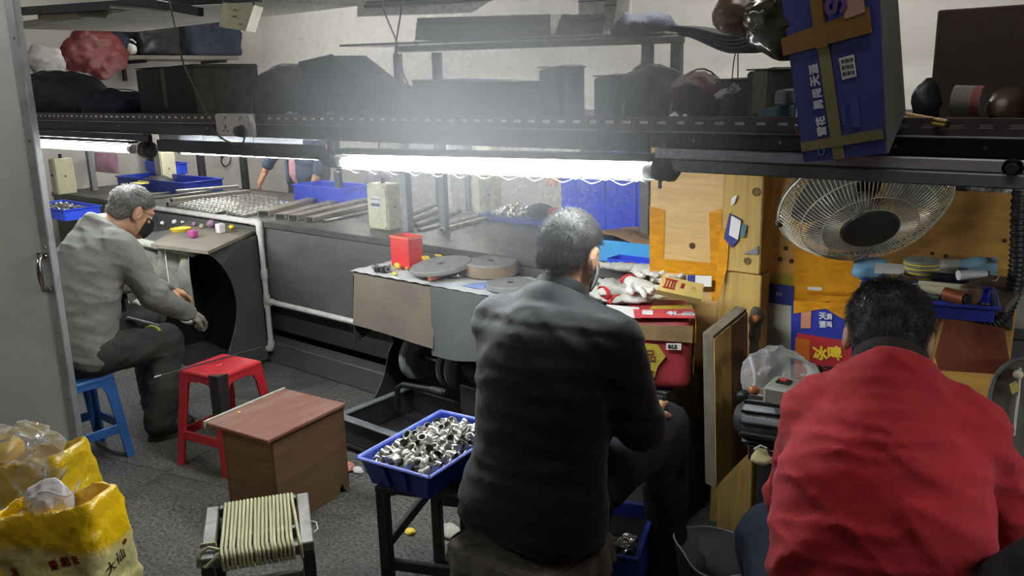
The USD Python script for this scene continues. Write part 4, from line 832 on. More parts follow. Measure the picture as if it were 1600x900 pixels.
# ------------------------------------------------------------------ people
def unit(v): v = np.asarray(v, float); return v / np.linalg.norm(v)
def head_sdf(P, c, R):
    """Head, neck not included; local x right, y facing, z up."""
    Q = (P - np.asarray(c)) @ R
    d = d_ell(Q, (0, -.014, .032), (.074, .095, .083))
    d = smin(d, d_ell(Q, (0, .028, -.034), (.056, .060, .078)), .03)
    d = smin(d, d_cap(Q, (-.018, .066, -.092), (.018, .066, -.092), .019), .025)
    d = smin(d, d_cap(Q, (-.034, .076, .026), (.034, .076, .026), .012), .014)
    for s in (-1, 1):
        d = smin(d, d_ell(Q, (s * .042, .060, -.022), (.022, .020, .018)), .018)
        d = smax(d, -(np.linalg.norm(Q - (s * .031, .098, .004), axis=1) - .017), .012)
        d = smin(d, np.linalg.norm(Q - (s * .031, .073, .004), axis=1) - .012, .004)
    d = smin(d, smin(d_cap(Q, (0, .082, .012), (0, .104, -.026), .007, .011), d_cap(Q, (-.012, .092, -.030), (.012, .092, -.030), .008), .008), .010)
    d = smin(d, d_cap(Q, (-.018, .083, -.053), (.018, .083, -.053), .006), .006); d = smin(d, d_cap(Q, (-.015, .083, -.064), (.015, .083, -.064), .007), .006)
    d = smax(d, -(d_cap(Q, (-.022, .092, -.0585), (.022, .092, -.0585), .002)), .004)
    for s in (-1, 1):
        E = Q.copy(); E[:, 0] *= s; RE = rotz(-.35)
        e = d_ell(E, (.081, -.012, -.008), (.013, .021, .036), RE)
        e = smax(e, -d_ell(E, (.094, -.004, -.004), (.008, .011, .021), RE), .005); d = smin(d, e, .007)
    return d
def hair_sdf(P, c, R, thick, line, seed):
    Q = (P - np.asarray(c)) @ R
    d = d_ell(Q, (0, -.014, .032), (.074, .095, .083)) - thick + .006 * fbm(Q, 60, seed) + .012 * fbm(Q, 22, seed + 3)
    d = np.minimum(d, d_ell(Q, (0, -.045, -.02), (.060, .060, .06)) - thick * .8 + .006 * fbm(Q, 60, seed))
    zh = np.interp(Q[:, 1], [-.12, -.06, -.035, -.012, .015, .05, .085], np.array([-.075, -.062, -.045, .012, .02, .05, .075]) + line)
    E = Q.copy(); E[:, 0] = np.abs(E[:, 0]); d = smax(d, -d_ell(E, (.085, -.004, -.016), (.034, .030, .042)), .006)
    return smax(d, zh - Q[:, 2] + .006 * fbm(Q, 50, seed + 1), .006)
def hand_sdf(P, w, R, curl, s=1.0):
    """Hand from the wrist w; local y along the fingers, x to the thumb side, z out of the back of the hand."""
    Q = (P - np.asarray(w)) @ R
    d = d_box(Q, (0, .045, 0), (.040, .048, .014), .013); d = smin(d, d_cap(Q, (0, -.03, 0), (0, .02, 0), .027, .028) + np.abs(Q[:, 2]) * .15, .015)
    for k in range(4):
        x = .028 - .019 * k; L = (.072, .080, .074, .058)[k]; p = np.array([x, .085, 0]); a = 0.0; r0 = (.0095, .0095, .009, .008)[k]; prev = None
        for j, fr in enumerate((.45, .30, .25)):
            a += curl * (.7 + .12 * k) * (1.0 if j else .8); q = p + np.array([x * .08, math.cos(a), -math.sin(a)]) * L * fr
            e = d_cap(Q, p, q, r0 - .0008 * j, r0 - .0008 * (j + 1)); prev = e if prev is None else smin(prev, e, .003); p = q
        d = smin(d, prev, .005)
    t0, t1, t2, t3 = np.array([.030, .018, -.004]), np.array([.052, .045, -.012]), np.array([.056, .068, -.022 - .01 * curl]), np.array([.050, .088, -.03 - .016 * curl])
    return smin(d, smin(smin(d_cap(Q, t0, t1, .013, .011), d_cap(Q, t1, t2, .0105, .0095), .004), d_cap(Q, t2, t3, .0095, .008), .003), .008)
def aim(d, up):
    """Frame with y along d and z near up."""
    y = unit(d); x = unit(np.cross(y, up)); return np.stack([x, y, np.cross(x, y)], 1)
def weld(parts):
    """Join watertight pieces into one continuous surface."""
    try:
        out = None
        for v, f in parts:
            m = manifold3d.Manifold(manifold3d.Mesh(np.ascontiguousarray(v, np.float32), np.ascontiguousarray(f, np.uint32)))
            if m.is_empty(): raise ValueError
            out = m if out is None else out + m
        if out.is_empty(): raise ValueError
        return vf(out)
    except Exception:
        return cat(*parts)
def bounds(fn_pts, r): p = np.asarray(fn_pts); return p.min(0) - r, p.max(0) + r
class Figure:
    def __init__(s, name, label, J, RH, cat_='person'):
        s.J = {k: np.array(v, float) for k, v in J.items()}; s.RH = RH; J = s.J
        s.t = Thing(name, label, cat_, loc=(J['pelvis'][0], J['pelvis'][1], 0))
        s.ax = unit(J['shR'] - J['shL']); up = unit(J['neck'] - J['pelvis']); s.fw = unit(np.cross(up, s.ax)); s.up = np.cross(s.ax, s.fw)
        s.R = np.stack([s.ax, s.fw, s.up], 1)
    def spine(s, q): return s.J['pelvis'] * (1 - q) ** 2 + 2 * s.J['chest'] * q * (1 - q) + s.J['neck'] * q * q if False else (s.J['pelvis'] + (s.J['chest'] - s.J['pelvis']) * q * 2 if q < .5 else s.J['chest'] + (s.J['neck'] - s.J['chest']) * (q - .5) * 2)
    def torso(s, P, pad=0.0, fat=1.0):
        J, R = s.J, s.R
        d = d_ell(P, J['pelvis'], (.165 * fat + pad, .125 * fat + pad, .13 + pad), R)
        d = smin(d, d_ell(P, (J['pelvis'] + J['chest']) / 2 + s.fw * .01, (.150 * fat + pad, .115 * fat + pad, .18 + pad), R), .07)
        d = smin(d, d_ell(P, J['chest'], (.165 * fat + pad, .118 * fat + pad, .19 + pad), R), .07)
        d = smin(d, d_cap(P, J['shL'] + s.ax * .04 - s.up * .02, J['shR'] - s.ax * .04 - s.up * .02, .062 + pad * .8), .07)
        for q in 'LR': d = smin(d, d_cap(P, J['neck'] - s.up * .035, J['sh' + q] + (J['neck'] - J['sh' + q]) * .15, .052 + pad * .6, .050 + pad * .6), .05)
        return smin(d, d_cap(P, J['chest'] + s.up * .08, J['neck'] - s.up * .02, .085 + pad, .058 + pad * .6), .06)
    def limb(s, P, a, b, c, ra, rb, rc, k=.03): return smin(d_cap(P, a, b, ra, rb), d_cap(P, b, c, rb, rc), k)
    def body(s, skin, hands, h=.014, hs=.0052, curl=(.5, .5)):
        J = s.J; hd = J['head'] + s.RH @ np.array([0, -.02, -.06])
        def f(P):
            d = s.torso(P, -.012)
            d = smin(d, d_cap(P, J['neck'] - s.up * .03, hd, .058, .052), .03)
            for q in 'LR':
                d = smin(d, s.limb(P, J['sh' + q], J['el' + q], J['wr' + q], .048, .040, .028), .03)
                d = smin(d, s.limb(P, J['hip' + q], J['kn' + q], J['an' + q], .078, .054, .038), .03)
                d = smin(d, d_cap(P, J['an' + q] - (0, 0, .03), J['toe' + q], .038, .028), .03)
            return d
        lo, hi = bounds([J[k] for k in J], .14); parts = [nets(f, lo, hi, h)]
        hn = lambda P: smin(head_sdf(P, J['head'], s.RH), d_cap(P, J['neck'] - s.up * .0, hd, .052, .050), .025)
        parts.append(nets(hn, *bounds([J['head']], .155), .0055))
        for i, q in enumerate('LR'):
            if q in hands:
                Rh = hands[q]; c = J['wr' + q] + Rh @ np.array([0, .06, 0]); parts.append(nets(lambda P: hand_sdf(P, J['wr' + q], Rh, curl[i]), c - .135, c + .135, hs))
        s.t.add('body', weld(parts), skin, smooth=True, world=True)
        eye = M('eye_white', '#c9c4bc', .25, var=.02); iris = M('eye_dark', '#1d1512', .2, var=.02)
        for sx in (-1, 1):
            e = s.t.add('eye', mv(trimesh.creation.icosphere(2, .0125), J['head'] + s.RH @ np.array([sx * .031, .0745, .004])), eye, smooth=True, world=True)
            s.t.add('pupil', mv(trimesh.creation.icosphere(1, .0055), J['head'] + s.RH @ np.array([sx * .031, .0835, .003])), iris, smooth=True, world=True, under=e)
    def hair(s, mat, smat_, thick=.009, line=0.0, seed=1, n=2600, L=.014, w=.0011):
        c = s.J['head']; m = nets(lambda P: hair_sdf(P, c, s.RH, thick, line, seed), c - .14, c + .14, .006)
        hp = s.t.add('hair', m, mat, smooth=True, world=True)
        tm = trimesh.Trimesh(*m, process=False); g = np.random.default_rng(seed)
        A = tm.area_faces; fi = g.choice(len(A), n, p=A / A.sum()); uv = g.random((n, 2)); fl_ = uv.sum(1) > 1; uv[fl_] = 1 - uv[fl_]
        T = tm.vertices[tm.faces[fi]]; p = T[:, 0] + (T[:, 1] - T[:, 0]) * uv[:, :1] + (T[:, 2] - T[:, 0]) * uv[:, 1:]; nn = tm.face_normals[fi]
        crown = c + s.RH @ np.array([0, -.06, .10]); flow = p - crown; flow -= nn * (flow * nn).sum(1, keepdims=True); flow /= np.maximum(np.linalg.norm(flow, axis=1, keepdims=True), 1e-6)
        jit = g.normal(0, .28, (n, 3)); d1 = nn * .75 + flow * .6 + jit; l = L * g.uniform(.6, 1.15, (n, 1))
        pts = np.stack([p - nn * .002, p + d1 * l * .5, p + (d1 * .75 + flow * .5) * l], 1).reshape(-1, 3) - s.t.loc
        cv = UsdGeom.BasisCurves.Define(stage, hp + '/hair_strands'); cv.CreateTypeAttr('linear'); cv.CreatePointsAttr(Vt.Vec3fArray.FromNumpy(pts.astype(np.float32)))
        cv.CreateCurveVertexCountsAttr(Vt.IntArray.FromNumpy(np.full(n, 3, np.int32))); cv.CreateWidthsAttr(Vt.FloatArray.FromNumpy(np.tile([w, w, w * .4], n).astype(np.float32))); cv.SetWidthsInterpolation('vertex')
        UsdShade.MaterialBindingAPI.Apply(cv.GetPrim()).Bind(smat_); _tag(cv.GetPrim(), kind='stuff')
    def top(s, name, mat, pad=.014, fat=1.0, hem=-.12, sl=(.062, .055, .044), folds=.012, quilt=None, seed=1, h=.010, extra=None, open_front=None, wr=1.0, skirt=.0, neckcut=.03):
        """Jacket or shirt following the trunk and arms; quilt = (spacing, depth) of stitched channels."""
        J = s.J
        def f(P):
            d = s.torso(P, pad, fat)
            if skirt: d = smin(d, d_cap(P, J['pelvis'] - s.up * .10 - s.ax * .07, J['pelvis'] - s.up * .10 + s.ax * .07, skirt), .08)
            Q = (P - J['pelvis']) @ s.R
            d = smax(d, hem + .012 * np.sin(Q[:, 0] * 13 + seed) - Q[:, 2], .02)
            for q in 'LR':
                e = J['el' + q]; w = e + (J['wr' + q] - e) * wr
                d = smin(d, s.limb(P, J['sh' + q], e, w, sl[0] + pad * .4, sl[1], sl[2], .035), .035)
            if quilt:
                a = np.abs(np.sin((Q[:, 2] + .05 * Q[:, 0] ** 2) * math.pi / quilt[0] + 1.2 * fbm(P, 4, seed))); d = d - quilt[1] * (np.sqrt(a) - .6)
            d = d + folds * 1.2 * fbm(P, (7, 7, 12), seed) - folds * np.clip(ridged(Q, (5, 5, 16), seed + 2) - .45, 0, 1) - folds * .8 * np.clip(ridged(Q @ roty(.6), (4, 6, 13), seed + 7) - .5, 0, 1)
            if extra is not None: d = extra(P, Q, d)
            if neckcut: d = smax(d, (P - J['neck']) @ unit(s.up + s.fw * .5) - neckcut, .012)
            if open_front is not None: d = smax(d, -(np.maximum(np.abs(Q[:, 0] - open_front[0]) - open_front[1], .02 - Q[:, 1])), .01)
            return d
        lo, hi = bounds([J[k] for k in ('pelvis', 'chest', 'neck', 'shL', 'shR', 'elL', 'elR', 'wrL', 'wrR')], .19)
        return s.t.add(name, nets(f, lo, hi, h), mat, smooth=True, world=True)
    def collar(s, mat, r=.066, ht=.05, th=.010, tilt=.5, name='collar', off=(0, 0, 0)):
        n = s.J['neck']; ax = unit(s.up + s.fw * tilt); x = s.ax; y = np.cross(ax, x)
        prof = [(r * 1.12 + th, -.02), (r * 1.04 + th, ht * .4), (r + th, ht), (r + th * .5, ht + th * .5), (r, ht), (r * 1.04, ht * .4), (r * 1.1, -.02)]
        return s.t.add(name, mv(mv(lathe(prof, 40, closed=True), s=(1.0, .92, 1)), n + s.fw * .012 + np.array(off), np.stack([x, y, ax], 1)), mat, smooth=40, world=True)
    def trousers(s, mat, r=(.092, .074, .066), folds=.012, seed=3, h=.0125, low=.07):
        J = s.J
        def f(P):
            d = smax(d_ell(P, J['pelvis'] - s.up * .02, (.160, .120, .118), s.R), (P - J['pelvis']) @ s.up - .09, .02)
            for q in 'LR': d = smin(d, s.limb(P, J['hip' + q], J['kn' + q], J['an' + q] + (0, 0, low - .08), *r, .04), .04)
            d = d + folds * 1.4 * fbm(P, (9, 9, 9), seed) - folds * np.clip(ridged(P, (9, 9, 18), seed + 2) - .5, 0, 1)
            return d
        lo, hi = bounds([J[k] for k in ('pelvis', 'hipL', 'hipR', 'knL', 'knR', 'anL', 'anR')], .19); return s.t.add('trousers', nets(f, lo, hi, h), mat, smooth=True, world=True)
    def shoes(s, mat, sole):
        for q in 'LR':
            a, b = s.J['an' + q], s.J['toe' + q]; d = unit((b - a) * (1, 1, 0)); R = np.stack([np.cross(d, (0, 0, 1)), d, (0, 0, 1.0)], 1); o = np.array([a[0], a[1], 0])
            def f(P):
                Q = (P - o) @ R; e = smin(d_cap(Q, (0, -.02, .055), (0, .12, .045), .046, .04), d_cap(Q, (0, -.01, .05), (0, -.015, .10), .046, .046), .03); return smax(e, .012 - Q[:, 2], .012)
            p = s.t.add('shoe', nets(f, o + (-.2, -.2, -.02), o + (.2, .2, .2), .009), mat, smooth=True, world=True)
            s.t.add('sole', mv(prism([(.047 * math.cos(x) * (1 + .08 * math.sin(x)), .05 + .118 * math.sin(x)) for x in np.linspace(0, 2 * np.pi, 24, endpoint=False)], .02), o, R), sole, smooth=35, world=True, under=p)
    def mask(s, mat, strap, loops=True):
        c, R = s.J['head'], s.RH
        def fn(u, v):
            a = (u - .5) * 2.5; z = .000 - .085 * v - .012 * (1 - np.abs(u - .5) * 2) * (v - .3); rr = .078 + .018 * np.sin(np.pi * v) * np.cos(a) + .012 * np.cos(a) ** 4
            L = np.stack([rr * np.sin(a) * .82, .028 + rr * np.cos(a) * .92 - .012 * v, z - .004], -1); return L @ R.T + c
        m = s.t.add('face_mask', sheet(fn, 26, 14, .003), mat, smooth=True, world=True)
        if loops:
            for sx in (-1, 1):
                for z0 in (-.012, -.075):
                    s.t.add('mask_strap', tube([c + R @ np.array(p) for p in ((sx * .066, .035, z0), (sx * .078, .01, z0 * .6 - .004), (sx * .088, -.018, -.002 if z0 > -.05 else -.036), (sx * .086, -.032, -.012))], .0016, 6), strap, smooth=True, world=True, under=m)
def legs(p, hw, kn, an, toe, R):
    """Hips, knees, ankles, toes from the pelvis p; kn, an, toe = (left, right) points."""
    d = {'pelvis': p}
    for i, q in enumerate('LR'): d['hip' + q] = np.array(p) + R @ np.array([(-1, 1)[i] * hw, .03, -.02]); d['kn' + q] = kn[i]; d['an' + q] = an[i]; d['toe' + q] = toe[i]
    return d
m_hs_bk = M('hair_strand_black', '#35302d', .45, var=.2); m_hs_gy = M('hair_strand_grey', '#7d7a74', .5, var=.3); m_hs_dk = M('hair_strand_dark', '#262422', .75, var=.25)
m_shoe = M('dark_shoe', '#1b1a1a', .6, var=.2, scale=20); m_sole = M('shoe_sole', '#3a3834', .7)
m_jean = M('dark_jeans', '#20273c', .85, var=.2, scale=16, bump=.001, bscale=200)
m_trous = M('sooty_trousers', '#2e2f2b', .9, var=.3, scale=8, dirt='#3d3d36', dscale=4, damt=.6)

# --- worker in black
J = legs((-1.345, 1.675, .535), .10, ((-1.62, 2.13, .57), (-1.235, 2.19, .575)), ((-1.62, 2.13, .10), (-1.235, 2.235, .10)), ((-1.64, 2.27, .03), (-1.19, 2.36, .03)), np.eye(3))
J.update(chest=(-1.352, 1.745, .86), neck=(-1.372, 1.825, 1.058), head=(-1.384, 1.915, 1.166), shL=(-1.55, 1.79, .962), shR=(-1.165, 1.80, .965), elL=(-1.555, 1.99, .745), elR=(-1.115, 1.85, .735), wrL=(-1.47, 2.20, .68), wrR=(-1.24, 2.08, .66))
fb = Figure('person', 'person in a black quilted jacket seated on the cloth covered stool', J, rotz(.08) @ rotx(-.36))
fb.body(m_skin, {'L': aim((.1, 1, -.05), (0, 0, 1)), 'R': aim((-.15, 1, .05), (0, 0, 1))})
fb.hair(M('hair_charcoal', '#2c2a28', .75, var=.35, scale=90), m_hs_dk, .009, .016, 11, 3400, .012, .0011)
m_jkt = M('black_quilted_nylon', '#101316', .7, var=.12, scale=6, sheen=.15, bump=.0008, bscale=40, spec=.3)
fb.top('jacket', m_jkt, pad=.030, fat=1.08, hem=-.115, sl=(.066, .062, .05), folds=.007, quilt=(.066, .0045), skirt=.135, seed=4, h=.0095, neckcut=.015)
fb.collar(m_jkt, .066, .040, .013, .45)
fb.trousers(M('black_trousers', '#202226', .85, var=.2, scale=10), (.092, .076, .062), .010, 5)
fb.shoes(m_shoe, m_sole)
fb.mask(M('mask_pale_blue', '#b9cfd0', .85, var=.04), m_paper)
# --- worker in red
yw = rotz(.25); P0 = np.array([-.40, 1.50, .50])
J = legs(P0, .10, ((-.74, 1.88, .50), (-.10, 1.98, .50)), ((-.74, 1.93, .09), (-.12, 2.02, .09)), ((-.80, 2.06, .03), (-.10, 2.16, .03)), yw)
J.update(chest=(-.430, 1.635, .80), neck=(-.468, 1.765, 1.04), head=(-.508, 1.885, 1.078), shL=(-.598, 1.735, .925), shR=(-.318, 1.81, .925), elL=(-.655, 1.80, .69), elR=(-.225, 1.905, .69), wrL=(-.60, 2.03, .66), wrR=(-.36, 2.09, .66))
fr = Figure('person', 'person in a red shirt with dark collar hunched forward under the fan', J, yw @ rotx(-.72))
fr.body(m_skin, {'L': aim((.2, 1, 0), (0, 0, 1)), 'R': aim((-.2, 1, 0), (0, 0, 1))})
fr.hair(m_hair_bk, m_hs_bk, .010, .004, 21, 5200, .014, .0010)
m_redsh = M('red_cotton', '#b51a26', .85, var=.06, scale=12, dirt='#8a161f', dscale=3, damt=.5, bump=.0006, bscale=220, sheen=.1)
def red_folds(P, Q, d):
    a = np.exp(-((Q[:, 0] + .14) / .07) ** 2) * np.exp(-((Q[:, 2] - .12) / .13) ** 2)
    return d - .013 * a * np.cos((Q[:, 2] * .85 - Q[:, 0] * .55) * 70) - .0035 * np.exp(-((Q[:, 2] - .46) / .07) ** 2) * np.exp(-(Q[:, 0] / .1) ** 2) * np.cos(Q[:, 2] * 150 + 16 * fbm(P, 7, 3))
fr.top('shirt', m_redsh, pad=.028, fat=1.08, hem=-.16, sl=(.062, .062, .05), folds=.013, seed=8, h=.0092, extra=red_folds, neckcut=.02)
fr.collar(M('dark_knit_collar', '#2a2320', .9, var=.2, scale=60), .062, .030, .011, .55, off=fr.up * .012)
fr.trousers(m_jean, (.10, .08, .07), .013, 9)
fr.shoes(m_shoe, m_sole)
# --- worker at the left, in grey
P0 = np.array([-3.885, 1.555, .515])
J = legs(P0, .095, ((-4.12, 1.98, .50), (-3.855, 1.945, .455)), ((-4.12, 1.98, .09), (-3.80, 1.84, .09)), ((-4.14, 2.12, .03), (-3.76, 1.98, .03)), np.eye(3))
J.update(chest=(-3.925, 1.64, .83), neck=(-3.965, 1.755, 1.05), head=(-3.935, 1.905, 1.095), shL=(-4.125, 1.76, .955), shR=(-3.785, 1.765, .955), elL=(-4.17, 1.92, .73), elR=(-3.745, 1.86, .715), wrL=(-4.15, 2.14, .64), wrR=(-3.815, 2.05, .585))
fg = Figure('person', 'person in a grey sweater and black mask bent over the left polishing hood', J, rotz(-.02) @ rotx(-.55))
fg.body(m_skin, {'L': aim((.3, 1, -.5), (0, 0, 1)), 'R': aim((-.2, .85, -.5), (0.3, .3, 1))}, curl=(.6, .75))
fg.hair(m_hair_gy, m_hs_gy, .008, .0, 31, 2600, .011, .0012)
m_swt = M('grey_sweater', '#74746d', .9, var=.07, scale=8, dirt='#63635c', dscale=4, damt=.4, bump=.0008, bscale=160)
fg.top('sweater', m_swt, pad=.018, fat=1.0, hem=-.075, sl=(.064, .055, .040), folds=.014, seed=14, h=.010)
fg.collar(m_swt, .060, .026, .009, .35)
fg.trousers(m_trous, (.094, .076, .070), .015, 15)
fg.shoes(m_shoe, m_sole)
fg.mask(M('mask_black', '#1c1d1c', .9, var=.1), M('strap_tan', '#b0a08c', .8))
c, R = fg.J['head'], fg.RH
gl_ = fg.t.add('glasses', cat(*[tube([c + R @ np.array([sx * .033 + .024 * math.cos(a), .100, .004 + .017 * math.sin(a)]) for a in np.linspace(0, 2 * np.pi, 20, endpoint=False)], .0016, 6, closed=True) for sx in (-1, 1)], tube([c + R @ np.array([x, .103, .01]) for x in (-.01, .01)], .0016, 6)), m_steel_dk, world=True)
for sx in (-1, 1): fg.t.add('temple', tube([c + R @ np.array(p) for p in ((sx * .058, .098, .008), (sx * .078, .05, .010), (sx * .083, .0, .012), (sx * .084, -.03, -.008))], .0018, 6), m_steel_dk, world=True, under=gl_)
m_glv = M('dusty_glove', '#7d7a6e', .9, var=.15, scale=40)
Rh = aim((-.2, .85, -.5), (0.3, .3, 1)); wv = fg.J['wrR']; cc = wv + Rh @ np.array([0, .06, 0])
fg.t.add('glove', nets(lambda P: smax(hand_sdf(P, wv, Rh, .75) - .0035, -.045 - (P - wv) @ Rh[:, 1], .004), cc - .14, cc + .14, .0055), m_glv, smooth=True, world=True)
kb = fg.J['knR']; kd = unit(fg.J['knR'] - fg.J['hipR']); ku, kv, _ = frame_of(kd)
fg.t.add('knee_band', tube([kb - kd * .07 + (ku * math.cos(a) + kv * math.sin(a)) * .085 for a in np.linspace(-.4, 2.2, 16)], .008, 8), M('yellow_green_band', '#a9b052', .7), smooth=True, world=True)
wp = Thing('metal_bar', 'flat pale metal bar held across the lap of the person in grey', 'bar', loc=atd(240, 508, 4.22)); wp.add('bar', bar(atd(198, 496, 4.12), atd(262, 512, 4.25), .022, .012), m_alu, world=True); wp.add('tip', bar(atd(262, 512, 4.25), atd(268, 513.5, 4.262), .018, .009), m_steel_dk, world=True)
# --- workers on the far side of the bench, facing us
def far_person(label, x, y, arm, jk, shirt, hgt=1.0, lean=0.0, opn=None, seed=1):
    Rf = rotz(math.pi); p = np.array([x, y, .92 * hgt]); L = lambda a, b, c: p + Rf @ np.array([a, b, c]) * hgt
    J = legs(p, .09, (L(-.10, .0, -.45), L(.10, .0, -.45)), (L(-.10, -.02, -.82), L(.10, -.02, -.82)), (L(-.12, .12, -.89), L(.12, .12, -.89)), Rf)
    J.update(chest=L(0, lean * .5, .30), neck=L(0, lean, .53), head=L(0, lean + .06, .67), shL=L(-.19, lean * .9, .46), shR=L(.19, lean * .9, .46), elL=L(-.25, lean * .5 + .02, .18), elR=arm[0], wrL=L(-.22, .12, -.04), wrR=arm[1])
    g = Figure('person', label, J, Rf @ rotx(-.3)); d = np.array(arm[1]) - arm[0]
    g.body(m_skin, {'L': aim((0, -.5, -.8), (0, -1, .3)), 'R': aim(d, (0, -.6, 1))}, h=.018, hs=.007, curl=(.4, .35))
    g.hair(m_hair_bk, m_hs_bk, .012, .0, seed, 500, .012, .002)
    g.top('shirt', shirt, pad=.006, hem=-.13, h=.016, folds=.006, seed=seed, wr=.05)
    g.top('jacket', jk, pad=.024, hem=-.17, h=.014, folds=.012, seed=seed + 1, open_front=opn, wr=.62)
    g.trousers(m_trous, h=.018); g.shoes(m_shoe, m_sole); return g
m_bluejk = M('slate_blue_jacket', '#4a566e', .85, var=.12, scale=8)
far_person('person in an open slate blue jacket over a pink shirt standing across the bench', -5.50, 4.10, ((-5.93, 4.12, 1.16), (-6.02, 4.05, .965)), m_bluejk, M('pink_shirt', '#c9909a', .85, var=.06), hgt=1.06, opn=(.02, .055), seed=41)
far_person('person behind the big blue bin reaching a hand out to the left', -2.45, 4.16, ((-2.85, 4.06, 1.16), (-2.86, 3.92, 1.13)), M('grey_olive_jacket', '#5a5d58', .85, var=.1), m_dkcloth, seed=51)
# ------------------------------------------------------------------ what lies on the overhead rack
DZ = 1.519
def shelf_box(name, label, x0, x1, ytop, Y, dep, mat, ybot=None, slope=0.0, lid=True, rz=0.0, cat_='box'):
    A, B = ony(x0, 178, Y), ony(x1, 178, Y); full = B[0] - A[0]
    while ony(x1, 178, Y + dep)[0] - A[0] < .5 * full: dep *= .85
    B = ony(x1, 178, Y + dep); zt = ony((x0 + x1) / 2, ytop, Y)[2]; zb = DZ if ybot is None else ony((x0 + x1) / 2, ybot, Y)[2]
    cx, w, h = (A[0] + B[0]) / 2, B[0] - A[0], zt - zb; t = Thing(name, label, cat_, loc=(cx, Y + dep / 2, zb), rz=rz)
    v, f = rbox((-w / 2, -dep / 2, 0), (w / 2, dep / 2, h), .006)
    v = v.copy(); v[:, 2] += np.where(v[:, 2] > h / 2, slope * v[:, 0] + .006 * np.sin(v[:, 0] * 30), 0)
    t.add('body', (v, f), mat)
    if lid:
        t.add('flap', mv(rbox((-w / 2, -dep / 2 - .004, h - .002), (-.004, dep / 2, h + .002), .001), R=roty(-math.atan(slope))), mat); t.add('flap', mv(rbox((.004, -dep / 2 - .004, h - .002), (w / 2, dep / 2, h + .002), .001), R=roty(-math.atan(slope) + .03)), mat)
        t.add('tape', rbox((-.02, -dep / 2 - .0025, h * .2), (.02, -dep / 2 + .001, h - .004), .0008), M('old_tape', '#4b4a40', .5))
    return t
def shelf_lump(name, label, x0, x1, ytop, Y, dep, mat, seed, amp=.035, freq=8, box=None, tie=True, cat_='bundle', zb=DZ, folds=.02, under_top=0.0):
    A, B = ony(x0, 178, Y + dep / 2), ony(x1, 178, Y + dep / 2); zt = ony((x0 + x1) / 2, ytop, Y + dep / 2)[2]; w, h = (B[0] - A[0]) / 2, zt - zb
    c = np.array([(A[0] + B[0]) / 2, Y + dep / 2, zb + h * .42]); t = Thing(name, label, cat_, loc=(c[0], c[1], zb))
    t.add('cover', lump(c, (w, dep / 2, h * .58), seed, amp, freq, .014, flat=zb + .001, box=box, folds=folds), mat, smooth=True, world=True)
    if tie:
        k = np.linspace(0, np.pi, 14); t.add('tie_cord', tube([(c[0] + w * .2 * math.cos(q) * .2, c[1] - (dep / 2 + .006) * math.sin(q) * 1.0 if False else c[1] + math.cos(q) * (dep / 2 + .012), zb + .006 + math.sin(q) * (h + .004)) for q in k], .003, 6), m_rag, world=True)
    return t
m_dkred = M('dark_red_cloth', '#4a2426', .9, var=.25, scale=10, dirt='#33292a', dscale=4, damt=.5, bump=.002, bscale=40)
m_bag_red = M('red_woven_bag', '#5c2220', .6, var=.2, scale=14, bump=.002, bscale=30)
m_greyblue = M('grey_blue_carton', '#3a4048', .85, var=.15, scale=6)
m_green_bx = M('dark_green_carton', '#2f3330', .85, var=.15, scale=6)
m_teal = M('teal_carton', '#4f6670', .8, var=.1)
shelf_lump('bundle', 'dark grey dusty bundle at the far left end of the overhead rack', 50, 146, 112, 2.05, .45, m_dkcloth, 1, .05, 6)
shelf_lump('bundle', 'low dark blue bundle left of the big dusty carton', 160, 224, 142, 2.10, .40, m_dkcloth2, 2, .03, 9)
shelf_box('dusty_carton', 'biggest dark dusty carton on the rack above the socket box', 220, 410, 101, 2.20, .50, m_dkbox, slope=.0)
shelf_lump('sack', 'rounded dark sack right of the biggest dusty carton', 420, 488, 103, 2.15, .36, m_dkcloth, 3, .03, 7, cat_='sack')
ts_ = Thing('seat_cushion', 'dark padded slab tilted on its corner on top of the rack', 'cushion', loc=ony(540, 150, 2.2))
q4 = [ony(484, 98, 2.22), ony(535, 87, 2.20), ony(590, 131, 2.15), ony(556, 146, 2.15), ony(500, 146, 2.2)]
ts_.add('pad', hexa(np.array(q4) - (0, .05, 0), np.array(q4) + (.02, .10, 0)), m_dkcloth, world=True)
ts_.add('piping', tube([p - (0, .052, 0) for p in q4], .006, 8, closed=True), m_rubber, world=True)
shelf_lump('bundle', 'dark bundle under the tilted slab cushion', 480, 560, 148, 2.1, .3, m_dkcloth2, 4, .02, 10)
shelf_lump('bundle', 'sloping grey bundle between the tilted cushion and the long carton', 545, 690, 132, 2.15, .40, m_dkcloth, 5, .03, 7)
shelf_box('long_carton', 'long grey carton lying in the dusty glow above the main lamp', 645, 848, 126, 2.15, .34, m_greyblue, slope=-.02)
shelf_box('carton', 'tall grey carton standing above the right half of the main lamp', 842, 915, 104, 2.18, .26, m_greyblue)
shelf_box('carton', 'lower blue grey carton right of the tall grey one', 927, 985, 118, 2.18, .24, M('blue_grey_box', '#4b5466', .8, var=.1))
shelf_lump('sack', 'dark rounded sack above the right end of the main lamp', 982, 1068, 106, 2.12, .34, m_dkcloth, 6, .03, 7, cat_='sack')
shelf_lump('sack', 'dark red sack right of the dark rounded sack', 1060, 1128, 113, 2.10, .32, m_dkred, 7, .03, 8, cat_='sack')
shelf_box('carton', 'low black carton behind the dark red sack', 1115, 1172, 124, 2.25, .3, m_dkbox)
shelf_box('carton', 'dark green carton left of the hanging blue carton', 1164, 1245, 108, 2.15, .36, m_green_bx)
shelf_box('carton', 'small teal carton tucked beside the hanging blue carton', 1183, 1243, 168, 1.96, .10, m_teal, lid=False)
shelf_box('carton', 'small grey carton on the teal one', 1208, 1243, 140, 1.97, .08, M('grey_small_box', '#77767a', .8), ybot=166, lid=False)
